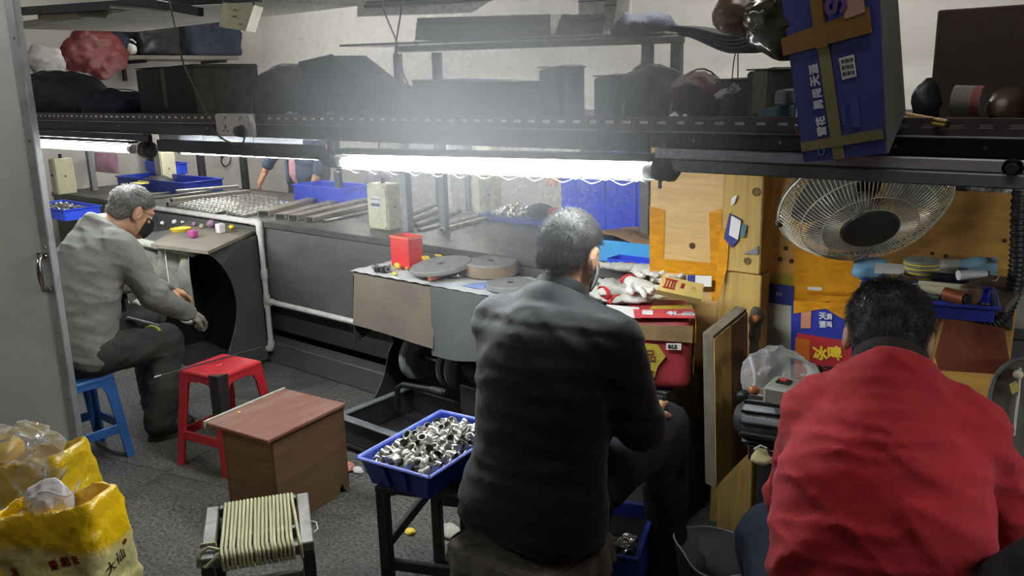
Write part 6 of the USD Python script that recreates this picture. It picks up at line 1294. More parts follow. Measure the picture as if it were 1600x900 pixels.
# side table and blue tray
TRZ = .585; A, B, Cc = onz(553, 716, TRZ), onz(688, 641, TRZ), onz(676, 746, TRZ); ang = math.atan2(*(B - A)[[1, 0]]); L_ = np.linalg.norm(B - A) / 2 - .012; W_ = np.linalg.norm(Cc - A) / 2 - .012
ux_, uy_ = rotz(ang)[:, 0], rotz(ang)[:, 1]; cen = A + ux_ * (L_ + .012) - uy_ * (W_ + .012)
tb0 = .50
T1, T2 = onz(597, 757, tb0), onz(728, 772, tb0); ex2 = unit((T2 - T1) * (1, 1, 0)); ey2 = np.array([-ex2[1], ex2[0], 0]); hx2, hy2 = np.linalg.norm(T2 - T1) / 2, .205; tcn = T1 + ex2 * hx2 + ey2 * hy2
stb = Thing('side_table', 'small dark wooden table standing under the blue tray', 'table', loc=(tcn[0], tcn[1], 0), rz=math.atan2(ex2[1], ex2[0]))
m_dkwood = M('dark_stool_wood', '#3a3634', .55, var=.2, scale=8, stretch=(4, 4, 1), dirt='#28241f', dscale=4, damt=.5)
stb.add('top', rbox((-hx2 - .018, -hy2 - .018, tb0 - .02), (hx2 + .018, hy2 + .018, tb0 - .001), .003), m_dkwood)
for sx in (-1, 1):
    for sy in (-1, 1): stb.add('leg', rbox((sx * hx2 - .017, sy * hy2 - .017, 0), (sx * hx2 + .017, sy * hy2 + .017, tb0 - .021), .003), m_dkwood)
for sy in (-1, 1): stb.add('stretcher', bar((-hx2 + .018, sy * hy2, .24), (hx2 - .018, sy * hy2, .24), .02, .034), m_dkwood)
for sx in (-1, 1): stb.add('stretcher', bar((sx * hx2, -hy2 + .018, .30), (sx * hx2, hy2 - .018, .30), .02, .034), m_dkwood)
bt = Thing('parts_tray', 'blue plastic tray heaped with shiny fittings beside the person in black', 'tray', loc=(cen[0], cen[1], tb0), rz=ang)
Ht = TRZ - tb0
def traywall(a, b, c, d): return hexa(a, b)
bx, by, tx, ty, wt = L_ - .022, W_ - .022, L_, W_, .004
m_tray = M('tray_blue', '#3246a8', .38, var=.1, scale=5, dirt='#20285f', dscale=5, damt=.5); m_trayrim = M('tray_rim_blue', '#6b7bd0', .4, var=.08, scale=8)
bt.add('base', rbox((-bx, -by, 0), (bx, by, .004), .001), m_tray)
for sx, sy in ((1, 0), (-1, 0), (0, 1), (0, -1)):
    if sx: lo_ = [(sx * bx, -by, .0), (sx * bx, by, .0), (sx * (bx - wt), by, .0), (sx * (bx - wt), -by, .0)]; hi_ = [(sx * tx, -ty, Ht), (sx * tx, ty, Ht), (sx * (tx - wt), ty, Ht), (sx * (tx - wt), -ty, Ht)]
    else: lo_ = [(-bx, sy * by, .0), (bx, sy * by, .0), (bx, sy * (by - wt), .0), (-bx, sy * (by - wt), .0)]; hi_ = [(-tx, sy * ty, Ht), (tx, sy * ty, Ht), (tx, sy * (ty - wt), Ht), (-tx, sy * (ty - wt), Ht)]
    bt.add('wall', hexa(lo_, hi_), m_tray)
    a_ = np.array([sx * (tx + .006), sy * (ty + .006), Ht + .001]); e_ = np.array([0, ty + .012, 0]) if sx else np.array([tx + .012, 0, 0]); bt.add('rim', bar(a_ - e_, a_ + e_, .013, .008, .003), m_trayrim)
for k in range(2): bt.add('rib', hexa([(-bx - .001, (-.3 + .6 * k) * by + a, .006) for a in (-.007, .007)] + [(-bx - .012, (-.3 + .6 * k) * by + a, .01) for a in (-.006, .006)], [(-tx - .001, (-.3 + .6 * k) * ty + a, Ht - .008) for a in (-.007, .007)] + [(-tx - .008, (-.3 + .6 * k) * ty + a, Ht - .01) for a in (-.006, .006)]), m_tray)
# shiny fittings: a few kinds, each copy an object of its own
m_fit = M('polished_fitting', '#cccac1', .27, metal=.85, var=.12, scale=40); m_fit2 = M('dull_fitting', '#b5b3aa', .35, metal=.7, var=.2, scale=40)
FL = 'small shiny metal pipe fitting heaped in the blue tray on the side table'
def fit_shape(k):
    if k == 0: return [('ring', mv(lathe([(.0165, -.014), (.0195, -.014), (.021, -.011), (.0195, -.008), (.0185, .008), (.0205, .011), (.0195, .014), (.0165, .014)], 18, closed=True)), m_fit)]
    if k == 1: return [('elbow', tube([(.023 * math.cos(a) - .015, 0, .023 * math.sin(a) - .012) for a in np.linspace(-.3, 1.7, 7)], .0135, 12, caps=False), m_fit), ('mouth', mv(lathe([(.012, -.004), (.017, -.004), (.017, .004), (.012, .004)], 14, closed=True), (.007, 0, -.018)), m_fit2)]
    return [('sleeve', mv(lathe([(.013, -.018), (.0155, -.018), (.0155, .004), (.019, .008), (.019, .016), (.016, .017), (.013, .012)], 16, closed=True)), m_fit2)]
protos = []; nfit = 0
def rand_R(g):
    qv = g.normal(size=4); qv /= np.linalg.norm(qv); w, x, y, z = qv
    return np.array([[1 - 2 * (y * y + z * z), 2 * (x * y - z * w), 2 * (x * z + y * w)], [2 * (x * y + z * w), 1 - 2 * (x * x + z * z), 2 * (y * z - x * w)], [2 * (x * z - y * w), 2 * (y * z + x * w), 1 - 2 * (x * x + y * y)]])
g = np.random.default_rng(5); spots = []; step = .030
nx, ny = int(2 * (tx - .02) / step), int(2 * (ty - .02) / step)
for i in range(nx):
    for j in range(ny):
        for lay in range(2):
            x = -tx + .034 + i * step + (lay + j % 2) * step * .4; y = -ty + .034 + j * step + lay * step * .4
            if abs(x) > tx - .028 or abs(y) > ty - .028: continue
            top = .066 + .020 * math.exp(-((x - .05) / .16) ** 2 - (y / .09) ** 2) + g.uniform(-.004, .005); spots.append((x + g.uniform(-.003, .003), y + g.uniform(-.003, .003), top + (lay - 1) * .020, lay))
low = []
for (x, y, z, lay) in spots:
    k = int(g.choice([0, 0, 1, 1, 2])); R = rand_R(g) if lay else rand_R(g); p = cen * (1, 1, 0) + ux_ * x + uy_ * y + np.array([0, 0, tb0 + z])
    if lay == 0: low += [mv(m, (x, y, max(z, .02)), R) for _, m, _ in fit_shape(2)]; continue
    if k >= len(protos) or protos[k] is None:
        while len(protos) <= k: protos.append(None)
        t = Thing('pipe_fitting', FL, 'fitting', loc=p, R=R, group='shiny fittings in the blue tray'); protos[k] = t
        for nm, m, mt in fit_shape(k): t.add(nm, m, mt, smooth=40)
    else: copy_of(protos[k], 'pipe_fitting', FL, 'fitting', p, R, 'shiny fittings in the blue tray', scale=float(g.uniform(.80, .98)))
t = Thing('buried_fittings', 'dark lower layer of metal fittings buried in the blue tray under the shiny ones', 'fittings', loc=(cen[0], cen[1], tb0), rz=ang, kind='stuff'); t.add('fittings', cat(*low), m_fit2, smooth=40)
# cloth covered stool of the person in black
bs = Thing('cloth_covered_stool', 'dark box stool with a ruffled cloth cover under the person in black', 'stool', loc=(-1.345, 1.655, 0))
bs.add('body', rbox((-.17, -.155, 0), (.17, .155, .375), .008), m_dkwood)
def ruf(u, v):
    a = u * 2 * np.pi; r = 1 + .05 * np.sin(a * 17) * v + .02 * np.sin(a * 5); n_ = 6; den = (np.abs(np.cos(a)) ** n_ + np.abs(np.sin(a)) ** n_) ** (1 / n_)
    return np.stack([.185 * np.cos(a) / den * (r + .06 * v), .17 * np.sin(a) / den * (r + .06 * v), .405 - .075 * v - .012 * np.sin(a * 17 + 1) * v], -1)
m_ruf = M('floral_cloth', '#6f6a60', .95, var=.35, scale=30, dirt='#8c8874', dscale=14, damt=.7)
bs.add('cloth_skirt', sheet(ruf, 140, 8, .004), m_ruf, smooth=True)
bs.add('cushion', nets(lambda P: d_box(P, (0, 0, .39), (.18, .165, .022), .02) + .004 * fbm(P, 20, 2), (-.21, -.2, .34), (.21, .2, .44), .014), m_ruf, smooth=True)
# tall blue bin at the foot of the person in black
rz0 = .26; bq = [onz(*p, rz0) for p in ((924, 860), (992, 870), (1016, 824), (966, 786))]; c_ = (bq[0] + bq[2]) / 2; ang2 = math.atan2(*(bq[1] - bq[0])[[1, 0]]); hw2 = max(np.linalg.norm(bq[1] - bq[0]) / 2, .07); hl2 = .16
c_ = (bq[0] + bq[1]) / 2 + rotz(ang2) @ np.array([0, hl2, 0])
sbn = bin_('parts_bin', 'deep dark blue bin with a few fittings at the foot of the person in black', (c_[0] - hw2, c_[1] - hl2, 0), (c_[0] + hw2, c_[1] + hl2, rz0), m_tray, rz=ang2)
sbn.add('inner_tray', rbox((-hw2 + .006, -hl2 + .006, rz0 - .05), (hw2 - .006, hl2 - .006, rz0 - .046), .001), m_black)
for k in range(16):
    x, y = g.uniform(-hw2 + .028, hw2 - .028), g.uniform(-hl2 + .03, -hl2 + .11); p = c_ * (1, 1, 0) + rotz(ang2) @ np.array([x, y, 0]) + (0, 0, rz0 - .030 + .018 * (k % 2))
    copy_of(protos[k % 3], 'pipe_fitting', 'small dull metal fitting lying in the deep dark blue bin', 'fitting', p, rand_R(g), 'fittings in the deep blue bin')
# floor litter
for k, (px, py, lab, mt, r) in enumerate(((640, 833, 'small yellow scrap on the floor between the legs of the side table', m_wax_y, (.022, .016, .010)), (541, 733, 'pink and yellow wrapper on the floor beside the blue tray', M('pink_wrapper', '#c77a6e', .5, var=.2, scale=30, dirt='#d8c860', dscale=25, damt=1.0), (.05, .03, .02)), (526, 741, 'yellow green scrap at the corner of the wooden chest', M('lime_scrap', '#d8d860', .6), (.02, .02, .012)), (500, 752, 'yellow green scrap in the gap of the wooden chest', M('lime_scrap', '#d8d860', .6), (.022, .014, .012)), (559, 737, 'folded white paper scrap under the blue tray', m_paper, (.025, .02, .012)), (575, 692, 'tiny yellow scrap on the floor in front of the bench sill', m_wax_y, (.012, .012, .016)), (688, 786, 'pale crumpled paper on the floor behind the side table', m_paper, (.03, .02, .014)), (698, 835, 'crumpled grey cloth on the floor right of the side table', m_rag_lt, (.06, .04, .02)), (538, 652, 'tiny white scrap on the floor beside the chest', m_paper, (.008, .008, .006)))):
    c = onz(px, py, 0) + (0, 0, r[2] * .7); solo('floor_scrap', lump(c, r, 60 + k, .012, 30, min(r) / 4, flat=.001), mt, lab, 'scrap', smooth=True)
for k, (px, py, lab) in enumerate(((613, 772, 'metal fitting dropped on the floor left of the side table\'s back leg'), (628, 765, 'second metal fitting dropped on the floor behind the side table'))): copy_of(protos[1], 'pipe_fitting', lab, 'fitting', onz(px, py, 0) + (0, 0, .013), rotz(k * 2.0) @ rotx(1.57))
bl_s = Thing('blue_slipper', 'light blue cloth tip on the floor between the side table and the covered stool', 'cloth', loc=onz(743, 790, .05)); bl_s.add('cloth', lump(onz(744, 800, .03), (.045, .05, .03), 71, .012, 20, .008, flat=.001), M('light_blue_cloth', '#7fb4d6', .9, var=.06), smooth=True, world=True); bl_s.add('hem', tube([onz(738, 812, .004), onz(748, 806, .03), onz(752, 795, .05)], .004, 6), m_paper, world=True)
# ------------------------------------------------------------------ sacks at the lower left
def zband(name, c1, c2, z, rough=.28):
    if name not in _mats:
        _mats[name] = usdkit.material(stage, '/World/Looks/' + name, {'t': ('texture_coordinate', {}), 's': ('separate_xyz', {}), 'n': ('noise_texture', {'scale': 7.0, 'detail': 4.0}), 'm': ('math', {'math_type': 'multiply_add', 'value2': .06}), 'r': ('rgb_ramp', {'ramp': [(0, C(c2)), (z - .03, C(c2)), (z, C(c1)), (1, C(c1))]}),
            'bn': ('noise_texture', {'scale': 38.0, 'detail': 4.0}), 'b': ('bump', {'strength': 1.0, 'distance': .006}), 'v': ('noise_texture', {'scale': 12.0, 'detail': 3.0}), 'x': ('mix', {'mix_type': 'multiply', 'fac': .3}), 'vr': ('rgb_ramp', {'ramp': [(.3, (.5, .5, .5)), (.7, (1, 1, 1))]}), 'p': ('principled_bsdf', {'roughness': rough, 'specular_ior_level': .7})},
            [('t.object', 's.vector'), ('t.object', 'n.vector'), ('t.object', 'bn.vector'), ('t.object', 'v.vector'), ('n.fac', 'm.value1'), ('s.z', 'm.value3'), ('m.value', 'r.fac'), ('v.fac', 'vr.fac'), ('r.color', 'x.color1'), ('vr.color', 'x.color2'), ('x.color', 'p.base_color'), ('bn.fac', 'b.height'), ('b.normal', 'p.normal')], surface='p.BSDF')
    return _mats[name]
def sack(name, label, c, half, rz, mat, seed, tilt=0.0, lean=0.0):
    R = rotz(rz); t = Thing(name, label, 'bag', loc=(c[0], c[1], 0), rz=rz); hx_, hy_, hz_ = half
    def f(P):
        Q = P.copy(); s = np.clip(Q[:, 2] / (2 * hz_), 0, 1.2); Q[:, 0] += lean * s; Q[:, 2] += tilt * Q[:, 0]; k = 1 + .25 * np.clip(1 - s * 2, -1, 1) * .5; Q[:, 0] /= k; Q[:, 1] /= (1.1 - .35 * s)
        d = d_box(Q, (0, 0, hz_), (hx_, hy_, hz_), .04) + .035 * fbm(P, 7, seed) - .007 * np.clip(ridged(P @ rotx(.4), (22, 12, 30), seed + 6) - .35, 0, 1) - .014 * np.clip(ridged(P @ roty(.5), (9, 5, 12), seed + 1) - .4, 0, 1) - .010 * np.clip(ridged(P @ roty(-.7), (13, 6, 7), seed + 2) - .4, 0, 1); d = smax(d, -d_box(Q, (0, 0, 2 * hz_), (hx_ - .02, hy_ - .02, .05), .03), .02)
        return np.maximum(d, .002 - P[:, 2])
    t.add('sack', nets(f, (-hx_ * 1.3 - .05 - abs(lean), -hy_ * 1.3 - .08, -.02), (hx_ * 1.3 + .08, hy_ * 1.3 + .08, 2 * hz_ + .1 + abs(tilt) * .2), .0105), mat, smooth=True); return t, f
m_sack = zband('rice_sack_yellow', '#f0c205', '#d8cb8c', .42); m_sack2 = zband('rice_sack_olive', '#d2b018', '#c2b98c', .20)
face = math.atan2(-.64, .77) + .62; sp = atd(90, 815, 2.50)
fz = face + math.pi / 2 - math.pi / 2
s1, f1 = sack('rice_sack', 'yellow printed rice sack standing open at the lower left, nearest the viewer', (sp[0] + .0, sp[1] + .0), (.19, .105, .245), .50, m_sack, 81, tilt=-.18)
def sprint(nm, txt, h, lx, lz, mat, bold=True, f=f1, t=s1, cjk=True, rot=0.0, side='front'):
    if side == 'front': m = lettering(txt, h, (lx, -.35, lz), (math.cos(rot), 0, math.sin(rot)), (-math.sin(rot), 0, 1), cjk, bold, .002); t.add(nm, drape(m, f, (0, 1, 0)), mat)
    else: m = lettering(txt, h, (.45, lx, lz), (0, math.cos(rot), math.sin(rot)), (0, -math.sin(rot), 1), cjk, bold, .002); t.add(nm, drape(m, f, (-1, 0, 0)), mat)
for k, s in enumerate('香粘米'): sprint('print', s, .030, .035 + .037 * k, .318 + .012 * k, m_ink_r, rot=.25)
sprint('print', '米', .030, -.10, .285, m_ink_r, rot=.15)
sprint('print', '大粒香米', .010, .06, .285, m_ink_k, False, rot=.2)
sprint('print', '大仙', .042, -.055, .285, m_ink_k, False, side='right', rot=.25)
sprint('round_seal', '●', .018, .02, .345, M('orange_seal', '#b8602a', .6), side='right')
s2, f2 = sack('rice_sack', 'olive yellow sack behind the nearest rice sack against the steel door', atd(50, 790, 2.86)[:2], (.24, .12, .245), .42, m_sack2, 85, tilt=-.25)
s3, f3 = sack('rice_sack', 'pale printed sack at the lower left corner partly outside the view', atd(-90, 900, 2.28)[:2], (.14, .09, .19), .9, zband('rice_sack_pale', '#a8912a', '#b3ab98', .30), 89)
sprint('print', '大仙香', .05, -.10, .20, m_ink_k, False, f=f3, t=s3)
sprint('print', '香粘米', .028, -.02, .14, m_ink_r, True, f=f3, t=s3)
m_film = film('clear_film', '#dcdbd9', .88, .08); m_film2 = film('milky_film', '#cfccd0', .35, .25)
def crinkle(c, r, seed, amp=.03, freq=9, h=.012, ridg=.03):
    c, r = np.asarray(c, float), np.asarray(r, float); f = lambda P: d_ell(P, c, r) + amp * 2 * fbm(P, freq, seed) - ridg * np.clip(ridged(P, (freq, freq, freq * .6), seed + 4) - .35, 0, 1) - ridg * .5 * np.clip(ridged(P @ rotx(.8), (freq * 2, freq * 2, freq * 2), seed + 9) - .4, 0, 1)
    return nets(f, c - r - .08, c + r + .08, h)
cb_ = Thing('clear_plastic_bag', 'big crumpled clear plastic bag on the yellow sacks against the steel door', 'bag', loc=atd(40, 730, 2.75)); cb_.add('film', crinkle(atd(20, 728, 2.74), (.17, .14, .115), 91, .03, 14, .011, .042), m_film, smooth=True, world=True); cb_.add('yellow_content', lump(atd(0, 702, 2.78), (.07, .07, .05), 92, .02, 12, .012), M('yellow_pack', '#c9a52a', .3, var=.1), smooth=True, world=True)
lb_ = Thing('sack_liner', 'white plastic liner sticking out of the mouth of the nearest rice sack', 'liner', loc=atd(75, 785, 2.5)); lb_.add('film', crinkle(atd(80, 785, 2.52), (.075, .05, .06), 95, .02, 14, .009, .02), m_film2, smooth=True, world=True); lb_.add('edge', tube(spline([atd(45, 800, 2.46), atd(70, 768, 2.46), atd(100, 775, 2.46), atd(125, 750, 2.50)], 20), .003, 6), m_film2, smooth=True, world=True)
# ------------------------------------------------------------------ the right hand station
hr = Thing('polishing_table', 'dark steel table in front of the person in red', 'table', loc=(-.4, 2.5, 0)); RZ = .66
hr.add('table_top', rbox((-.97, 2.30, RZ - .03), (.30, 2.785, RZ), .004), m_sheet_lo, world=True)
for x in (-.94, .27): hr.add('leg', rbox((x - .02, 2.32, 0), (x + .02, 2.36, RZ - .031)), m_steel_dk, world=True); hr.add('leg', rbox((x - .02, 2.73, 0), (x + .02, 2.77, RZ - .031)), m_steel_dk, world=True)
hr.add('apron', rbox((-.97, 2.305, .30), (-.02, 2.318, RZ - .031), .003), m_sheet_lo, world=True)
mo = Thing('electric_motor', 'finned grey electric motor with a red switch box left of the person in red', 'motor', loc=atd(1195, 650, 2.5)); a = atd(1168, 655, 2.52); b = atd(1262, 668, 2.42)
md = unit(b - a); mo.add('housing', cyl(a, b, .062, 28), m_steel_gy, smooth=40, world=True)
for k in range(13):
    q_ = k / 13 * 2 * math.pi; u, v, _ = frame_of(md); o = (u * math.cos(q_) + v * math.sin(q_)); mo.add('fin', bar(a + o * .066, b + o * .066, .004, .018, .001, up=o), m_steel_dk, world=True)
mo.add('end_bell', cyl(a - md * .03, a, .04, 24, .064), m_steel_dk, smooth=40, world=True); mo.add('end_bell', cyl(b, b + md * .03, .064, 24, .04), m_steel_dk, smooth=40, world=True)
mo.add('foot', boxc((a + b) / 2 - (0, 0, .085), (.12, .12, .05)), m_steel_dk, world=True)
c = atd(1224, 612, 2.42); Rm = aim(np.cross(md, (0, 0, 1)), (0, 0, 1)); mo.add('switch_box', boxc(c, (.085, .11, .055), .008, Rm), M('pale_switch_box', '#8f8d84', .45, var=.08), world=True)
mo.add('switch', boxc(c + (0, 0, .030), (.04, .03, .008), .002, Rm), m_black, world=True); mo.add('red_rocker', boxc(c + (0, 0, .036), (.02, .016, .008), .002, Rm), m_red, world=True)
pb = Thing('clear_plastic_bag', 'crumpled clear plastic bag on the table between the timber post and the person in red', 'bag', loc=atd(1215, 590, 2.62)); pb.add('film', crinkle(atd(1215, 588, 2.62), (.105, .08, .075), 101, .022, 13, .009, .024), m_film, smooth=True, world=True); pb.add('twist', tube(spline([atd(1172, 558, 2.6), atd(1180, 590, 2.58), atd(1176, 610, 2.58)], 12), .006, 8), m_film2, smooth=True, world=True)
t = Thing('copper_scrap', 'orange brown crumpled scrap below the clear bag beside the timber post', 'scrap', loc=atd(1178, 612, 2.55)); t.add('scrap', lump(atd(1178, 611, 2.52), (.022, .02, .016), 103, .012, 30, .005), M('copper_foil', '#a86a3a', .35, metal=.3, var=.3, scale=40), smooth=True, world=True); t.add('core', lump(atd(1162, 618, 2.54), (.022, .02, .02), 104, .008, 30, .006), m_rubber, smooth=True, world=True)
t = Thing('cream_scrap', 'crumpled cream paper ball below the motor left of the person in red', 'scrap', loc=atd(1188, 710, 2.45)); t.add('paper', lump(atd(1188, 711, 2.42), (.028, .026, .024), 105, .02, 26, .005, folds=.01), M('cream_paper', '#b3a878', .8, var=.1), smooth=True, world=True); t.add('torn_edge', tube([atd(1178, 702, 2.40), atd(1188, 696, 2.40), atd(1198, 700, 2.40)], .003, 6), m_paper, world=True)
solo('support_shelf', rbox((-.97, 2.32, .40), (-.75, 2.56, .42), .003), m_steel_dk, 'small dark shelf under the motor carrying the cream paper ball', 'shelf')
jb = Thing('dark_cloth', 'dark torn cloth hanging on the right side of the timber post', 'cloth', loc=ony(1180, 530, 2.62)); jb.add('cloth', lump(ony(1179, 525, 2.63), (.022, .02, .10), 107, .02, 14, .008, folds=.01), M('dark_brown_cloth', '#4b4338', .9, var=.2), smooth=True, world=True); jb.add('tuft', lump(ony(1180, 500, 2.60), (.014, .014, .018), 108, .01, 30, .005), M('copper_foil', '#a86a3a', .35, metal=.3), smooth=True, world=True)
lowb = Thing('clear_parts_bag', 'open clear plastic bag with metal bits on the floor at the bottom of the view', 'bag', loc=onz(1130, 905, .05)); bc_ = onz(1128, 905, .10)
def pouch(u, v):
    a = u * 2 * np.pi; rr = .105 + .035 * v + .008 * np.sin(a * 5 + v * 3); return np.stack([bc_[0] + rr * np.cos(a) * 1.05, bc_[1] + rr * np.sin(a), .012 + .20 * v + .02 * np.sin(a * 2 + 1) * v], -1)
lowb.add('film', sheet(pouch, 48, 12, .001), film('smoky_film', '#8c8d86', .62, .2), smooth=True, world=True); lowb.add('rim', tube([pouch(np.array(k / 48.), np.array(1.)) for k in range(48)], .003, 6, closed=True), m_film2, smooth=True, world=True); lowb.add('bottom', mv(lathe([(0, 0), (.104, 0), (.104, .003), (0, .003)], 32), (bc_[0], bc_[1], .008)), film('smoky_film', '#8c8d86', .62, .2), world=True)
for k in range(7): copy_of(protos[k % 3], 'pipe_fitting', 'small metal fitting at the bottom of the open clear bag on the floor', 'fitting', (bc_[0] - .02 + .03 * (k % 3 - 1), bc_[1] + .03 * (k // 3 - 1), .032), rand_R(g), 'fittings in the open clear bag')
DY = 2.40; cpts = [ony(x, y, DY) for x, y in ((1549, 660), (1549, 625), (1556, 590), (1572, 568), (1592, 557), (1615, 556), (1640, 566), (1655, 590))]
dcv = Thing('dust_cover', 'tall grey plastic dust cover with yellow tags right of the person in red', 'cover', loc=(cpts[3][0], DY, RZ))
base_l, base_r = np.array([cpts[0][0], DY, RZ + .001]), np.array([cpts[-1][0] + .01, DY, RZ + .001]); out_ = spline(cpts, 24)
dcv.add('shell', plate([base_l, *out_, base_r], .05, (0, -1, 0)), M('grey_cover_plastic', '#6a6a62', .4, var=.1), world=True)
dcv.add('edge_bead', tube([base_l - (0, .028, 0), *(out_ - (0, .028, 0)), base_r - (0, .028, 0)], .005, 8), m_steel_gy, smooth=True, world=True); dcv.add('cord', tube([ony(1594, 575, DY - .035), ony(1592, 610, DY - .035), ony(1584, 680, DY - .035)], .0035, 6), m_paper, world=True)
dcv.add('yellow_tag', plate([ony(1577, 600, DY - .04), ony(1588, 595, DY - .04), ony(1594, 610, DY - .04), ony(1581, 616, DY - .04)], .002), M('yellow_tag', '#cfc26a', .7), world=True); dcv.add('tag_knob', mv(trimesh.creation.icosphere(2, .012), ony(1591, 585, DY - .038)), M('ivory_plastic', '#d0cda8', .4), smooth=True, world=True)
kb_ = Thing('black_bag', 'black cloth bag at the lower right corner of the view', 'bag', loc=onz(1610, 930, .2)); p = atd(1650, 905, 1.42); kb_.add('bag', lump((p[0], p[1], p[2] - .15), (.12, .12, .24), 111, .03, 8, .016, flat=.001, folds=.02), m_dkcloth, smooth=True, world=True); kb_.add('handle', tube([(p[0] - .04, p[1], p[2] + .03), (p[0], p[1], p[2] + .10), (p[0] + .05, p[1], p[2] + .04)], .008, 8), m_dkcloth, smooth=True, world=True)
cord = spline([onz(1510, 577, RZ + .01), onz(1530, 572, RZ + .02), onz(1545, 580, RZ + .02), onz(1530, 590, RZ + .015), onz(1552, 595, RZ + .015)], 40); cable('coiled black cable on the table right of the person in red', list(cord[::6]), .006)
st_ = Thing('low_stool', 'dark low wooden stool under the person in red', 'stool', loc=(-.40, 1.45, 0)); st_.add('seat', rbox((-.17, -.15, .335), (.17, .15, .36), .006), m_dkwood)
for sx in (-1, 1):
    for sy in (-1, 1): st_.add('leg', rbox((sx * .15 - .016, sy * .13 - .016, 0), (sx * .15 + .016, sy * .13 + .016, .334), .003), m_dkwood)
# ------------------------------------------------------------------ on and behind the long bench
for k, (x, y, w, lab) in enumerate(((241, 290, .045, 'dark steel post at the far bench side beside the unlabelled far control box'), (317, 281, .05, 'dark steel post left of the far worker above the stacked bars'), (384, 289, .045, 'dark steel post nearest the hand of the far worker'), (690, 308, .05, 'bluish steel post seen behind the tubes right of the labelled control box'))):
    p = ony(x, y, 3.72); t = Thing('steel_post', lab, 'post', loc=(p[0], 3.72, BZ)); t.add('post', rbox((-w / 2, -w / 2, 0), (w / 2, w / 2, .615), .003), m_steel_dk); t.add('foot_plate', rbox((-w, -w * .8, -.0), (w, -w / 2 - .001, .008), .002), m_steel_dk)
def control(label, quad, z0, dep, lab=True, post=None):
    """Cream switch box: quad = front face left, front/right edge, right edge pixels at its foot; top pixel row."""
    (xa, ya), (xb, yb), (xc, yc), yt = quad; A, B, D = onz(xa, ya, z0), onz(xb, yb, z0), onz(xc, yc, z0); h = max(.15, (yb - yt) / FPX * ((B - CAM) @ FW) * 1.02)
    ex_ = B - A; W = np.linalg.norm(ex_); an = math.atan2(ex_[1], ex_[0]); t = Thing('control_box', label, 'control box', loc=(A + B) / 2 * (1, 1, 0) + np.array([0, 0, z0]), rz=an)
    t.add('case', rbox((-W / 2, 0, 0), (W / 2, dep, h), .006), m_cream); t.add('cover', rbox((-W / 2 + .006, -.006, .006), (W / 2 - .006, -.0005, h - .006), .003), m_cream)
    for sx in (-1, 1):
        for zz in (.016, h - .016): t.add('screw', mv(lathe([(0, .003), (.0035, .002), (.0045, 0)], 8), (sx * (W / 2 - .016), -.006, zz), rotx(math.pi / 2)), m_steel_dk)
    if lab: t.add('rating_plate', rbox((-W * .28, -.008, h * .48), (W * .2, -.0062, h * .74), .0005), m_white_plastic); t.add('plate_print', rbox((-W * .26, -.009, h * .52), (W * .18, -.0081, h * .58), .0003), M('plate_blue', '#3a4468', .6)); t.add('plate_print', rbox((-W * .26, -.009, h * .66), (W * .18, -.0081, h * .68), .0003), M('plate_grey', '#6a6c70', .6))
    t.add('side_knob', mv(lathe([(0, .006), (.005, .005), (.006, 0)], 10), (W / 2, dep * .5, h * .5), roty(math.pi / 2)), m_steel_dk); t.add('cable_gland', cyl((0, dep / 2, h), (0, dep / 2, h + .03), .012, 12), m_rubber, smooth=40)
    return t
control('cream control box with a rating plate on the bench left of the red box', ((577, 357), (608, 361), (626, 354), 290), BZ + .002, .10)
control('cream control box at the left end of the bench beside the steel door', ((84, 304), (92, 305), (111, 302), 250), BZ + .03, .14)
control('cream control box behind the grey hair of the left worker', ((246, 288), (256, 290), (271, 287), 240), BZ + .002, .12, False)
control('cream control box right of the bluish posts under the main lamp', ((738, 332), (752, 336), (768, 332), 276), BZ + .002, .10, False)
p = onz(731, 333, BZ); t = Thing('steel_post', 'pale blue grey post left of the cream control box under the main lamp', 'post', loc=(p[0], p[1] + .02, BZ)); t.add('post', rbox((-.02, -.02, 0), (.02, .02, .615), .003), m_steel_gy); t.add('foot_plate', rbox((-.035, -.04, 0), (.035, -.021, .008), .002), m_steel_gy)
def stack_bar(name, label, x0, y0, x1, y1, w, h, z, mat, ca='bar', hollow=False):
    A, B = onz(x0, y0, z), onz(x1, y1, z); A[2] = B[2] = z + h / 2; t = Thing(name, label, ca, loc=A)
    if hollow: t.add('tube', cyl(A, B, h / 2, 14), mat, smooth=40, world=True); t.add('open_end', cyl(A - unit(B - A) * .001, A + unit(B - A) * .002, h * .38, 12), m_black, world=True)
    else: t.add('bar', bar(A, B, w, h, .002), mat, world=True); t.add('end_face', bar(A - unit(B - A) * .0015, A, w * .8, h * .8, .001), m_rubber, world=True)
    return t
m_barn = M('rusty_bar', '#8b857a', .45, metal=.35, var=.2, scale=12, dirt='#6a6154', dscale=6, damt=.5); m_barl = M('bright_bar', '#9a9a96', .3, metal=.8, var=.12, scale=14)
for k, a in enumerate((( 412, 338, 522, 307, .085, .034, 'first long dark bar from the white pipe elbow on the bench'), (438, 342, 548, 313, .08, .03, 'second long dark bar on the bench right of the white pipe elbow'), (458, 345, 572, 318, .075, .036, 'third long dark bar on the bench right of the white pipe elbow'), (484, 347, 576, 325, .06, .03, 'fourth long dark bar lying left of the labelled control box'), (505, 348, 577, 333, .03, .015, 'short bright bar nearest the labelled control box on its left'))):
    stack_bar('long_bar', a[6], *a[:6], BZ + .001, m_barl if k == 4 else m_barn)
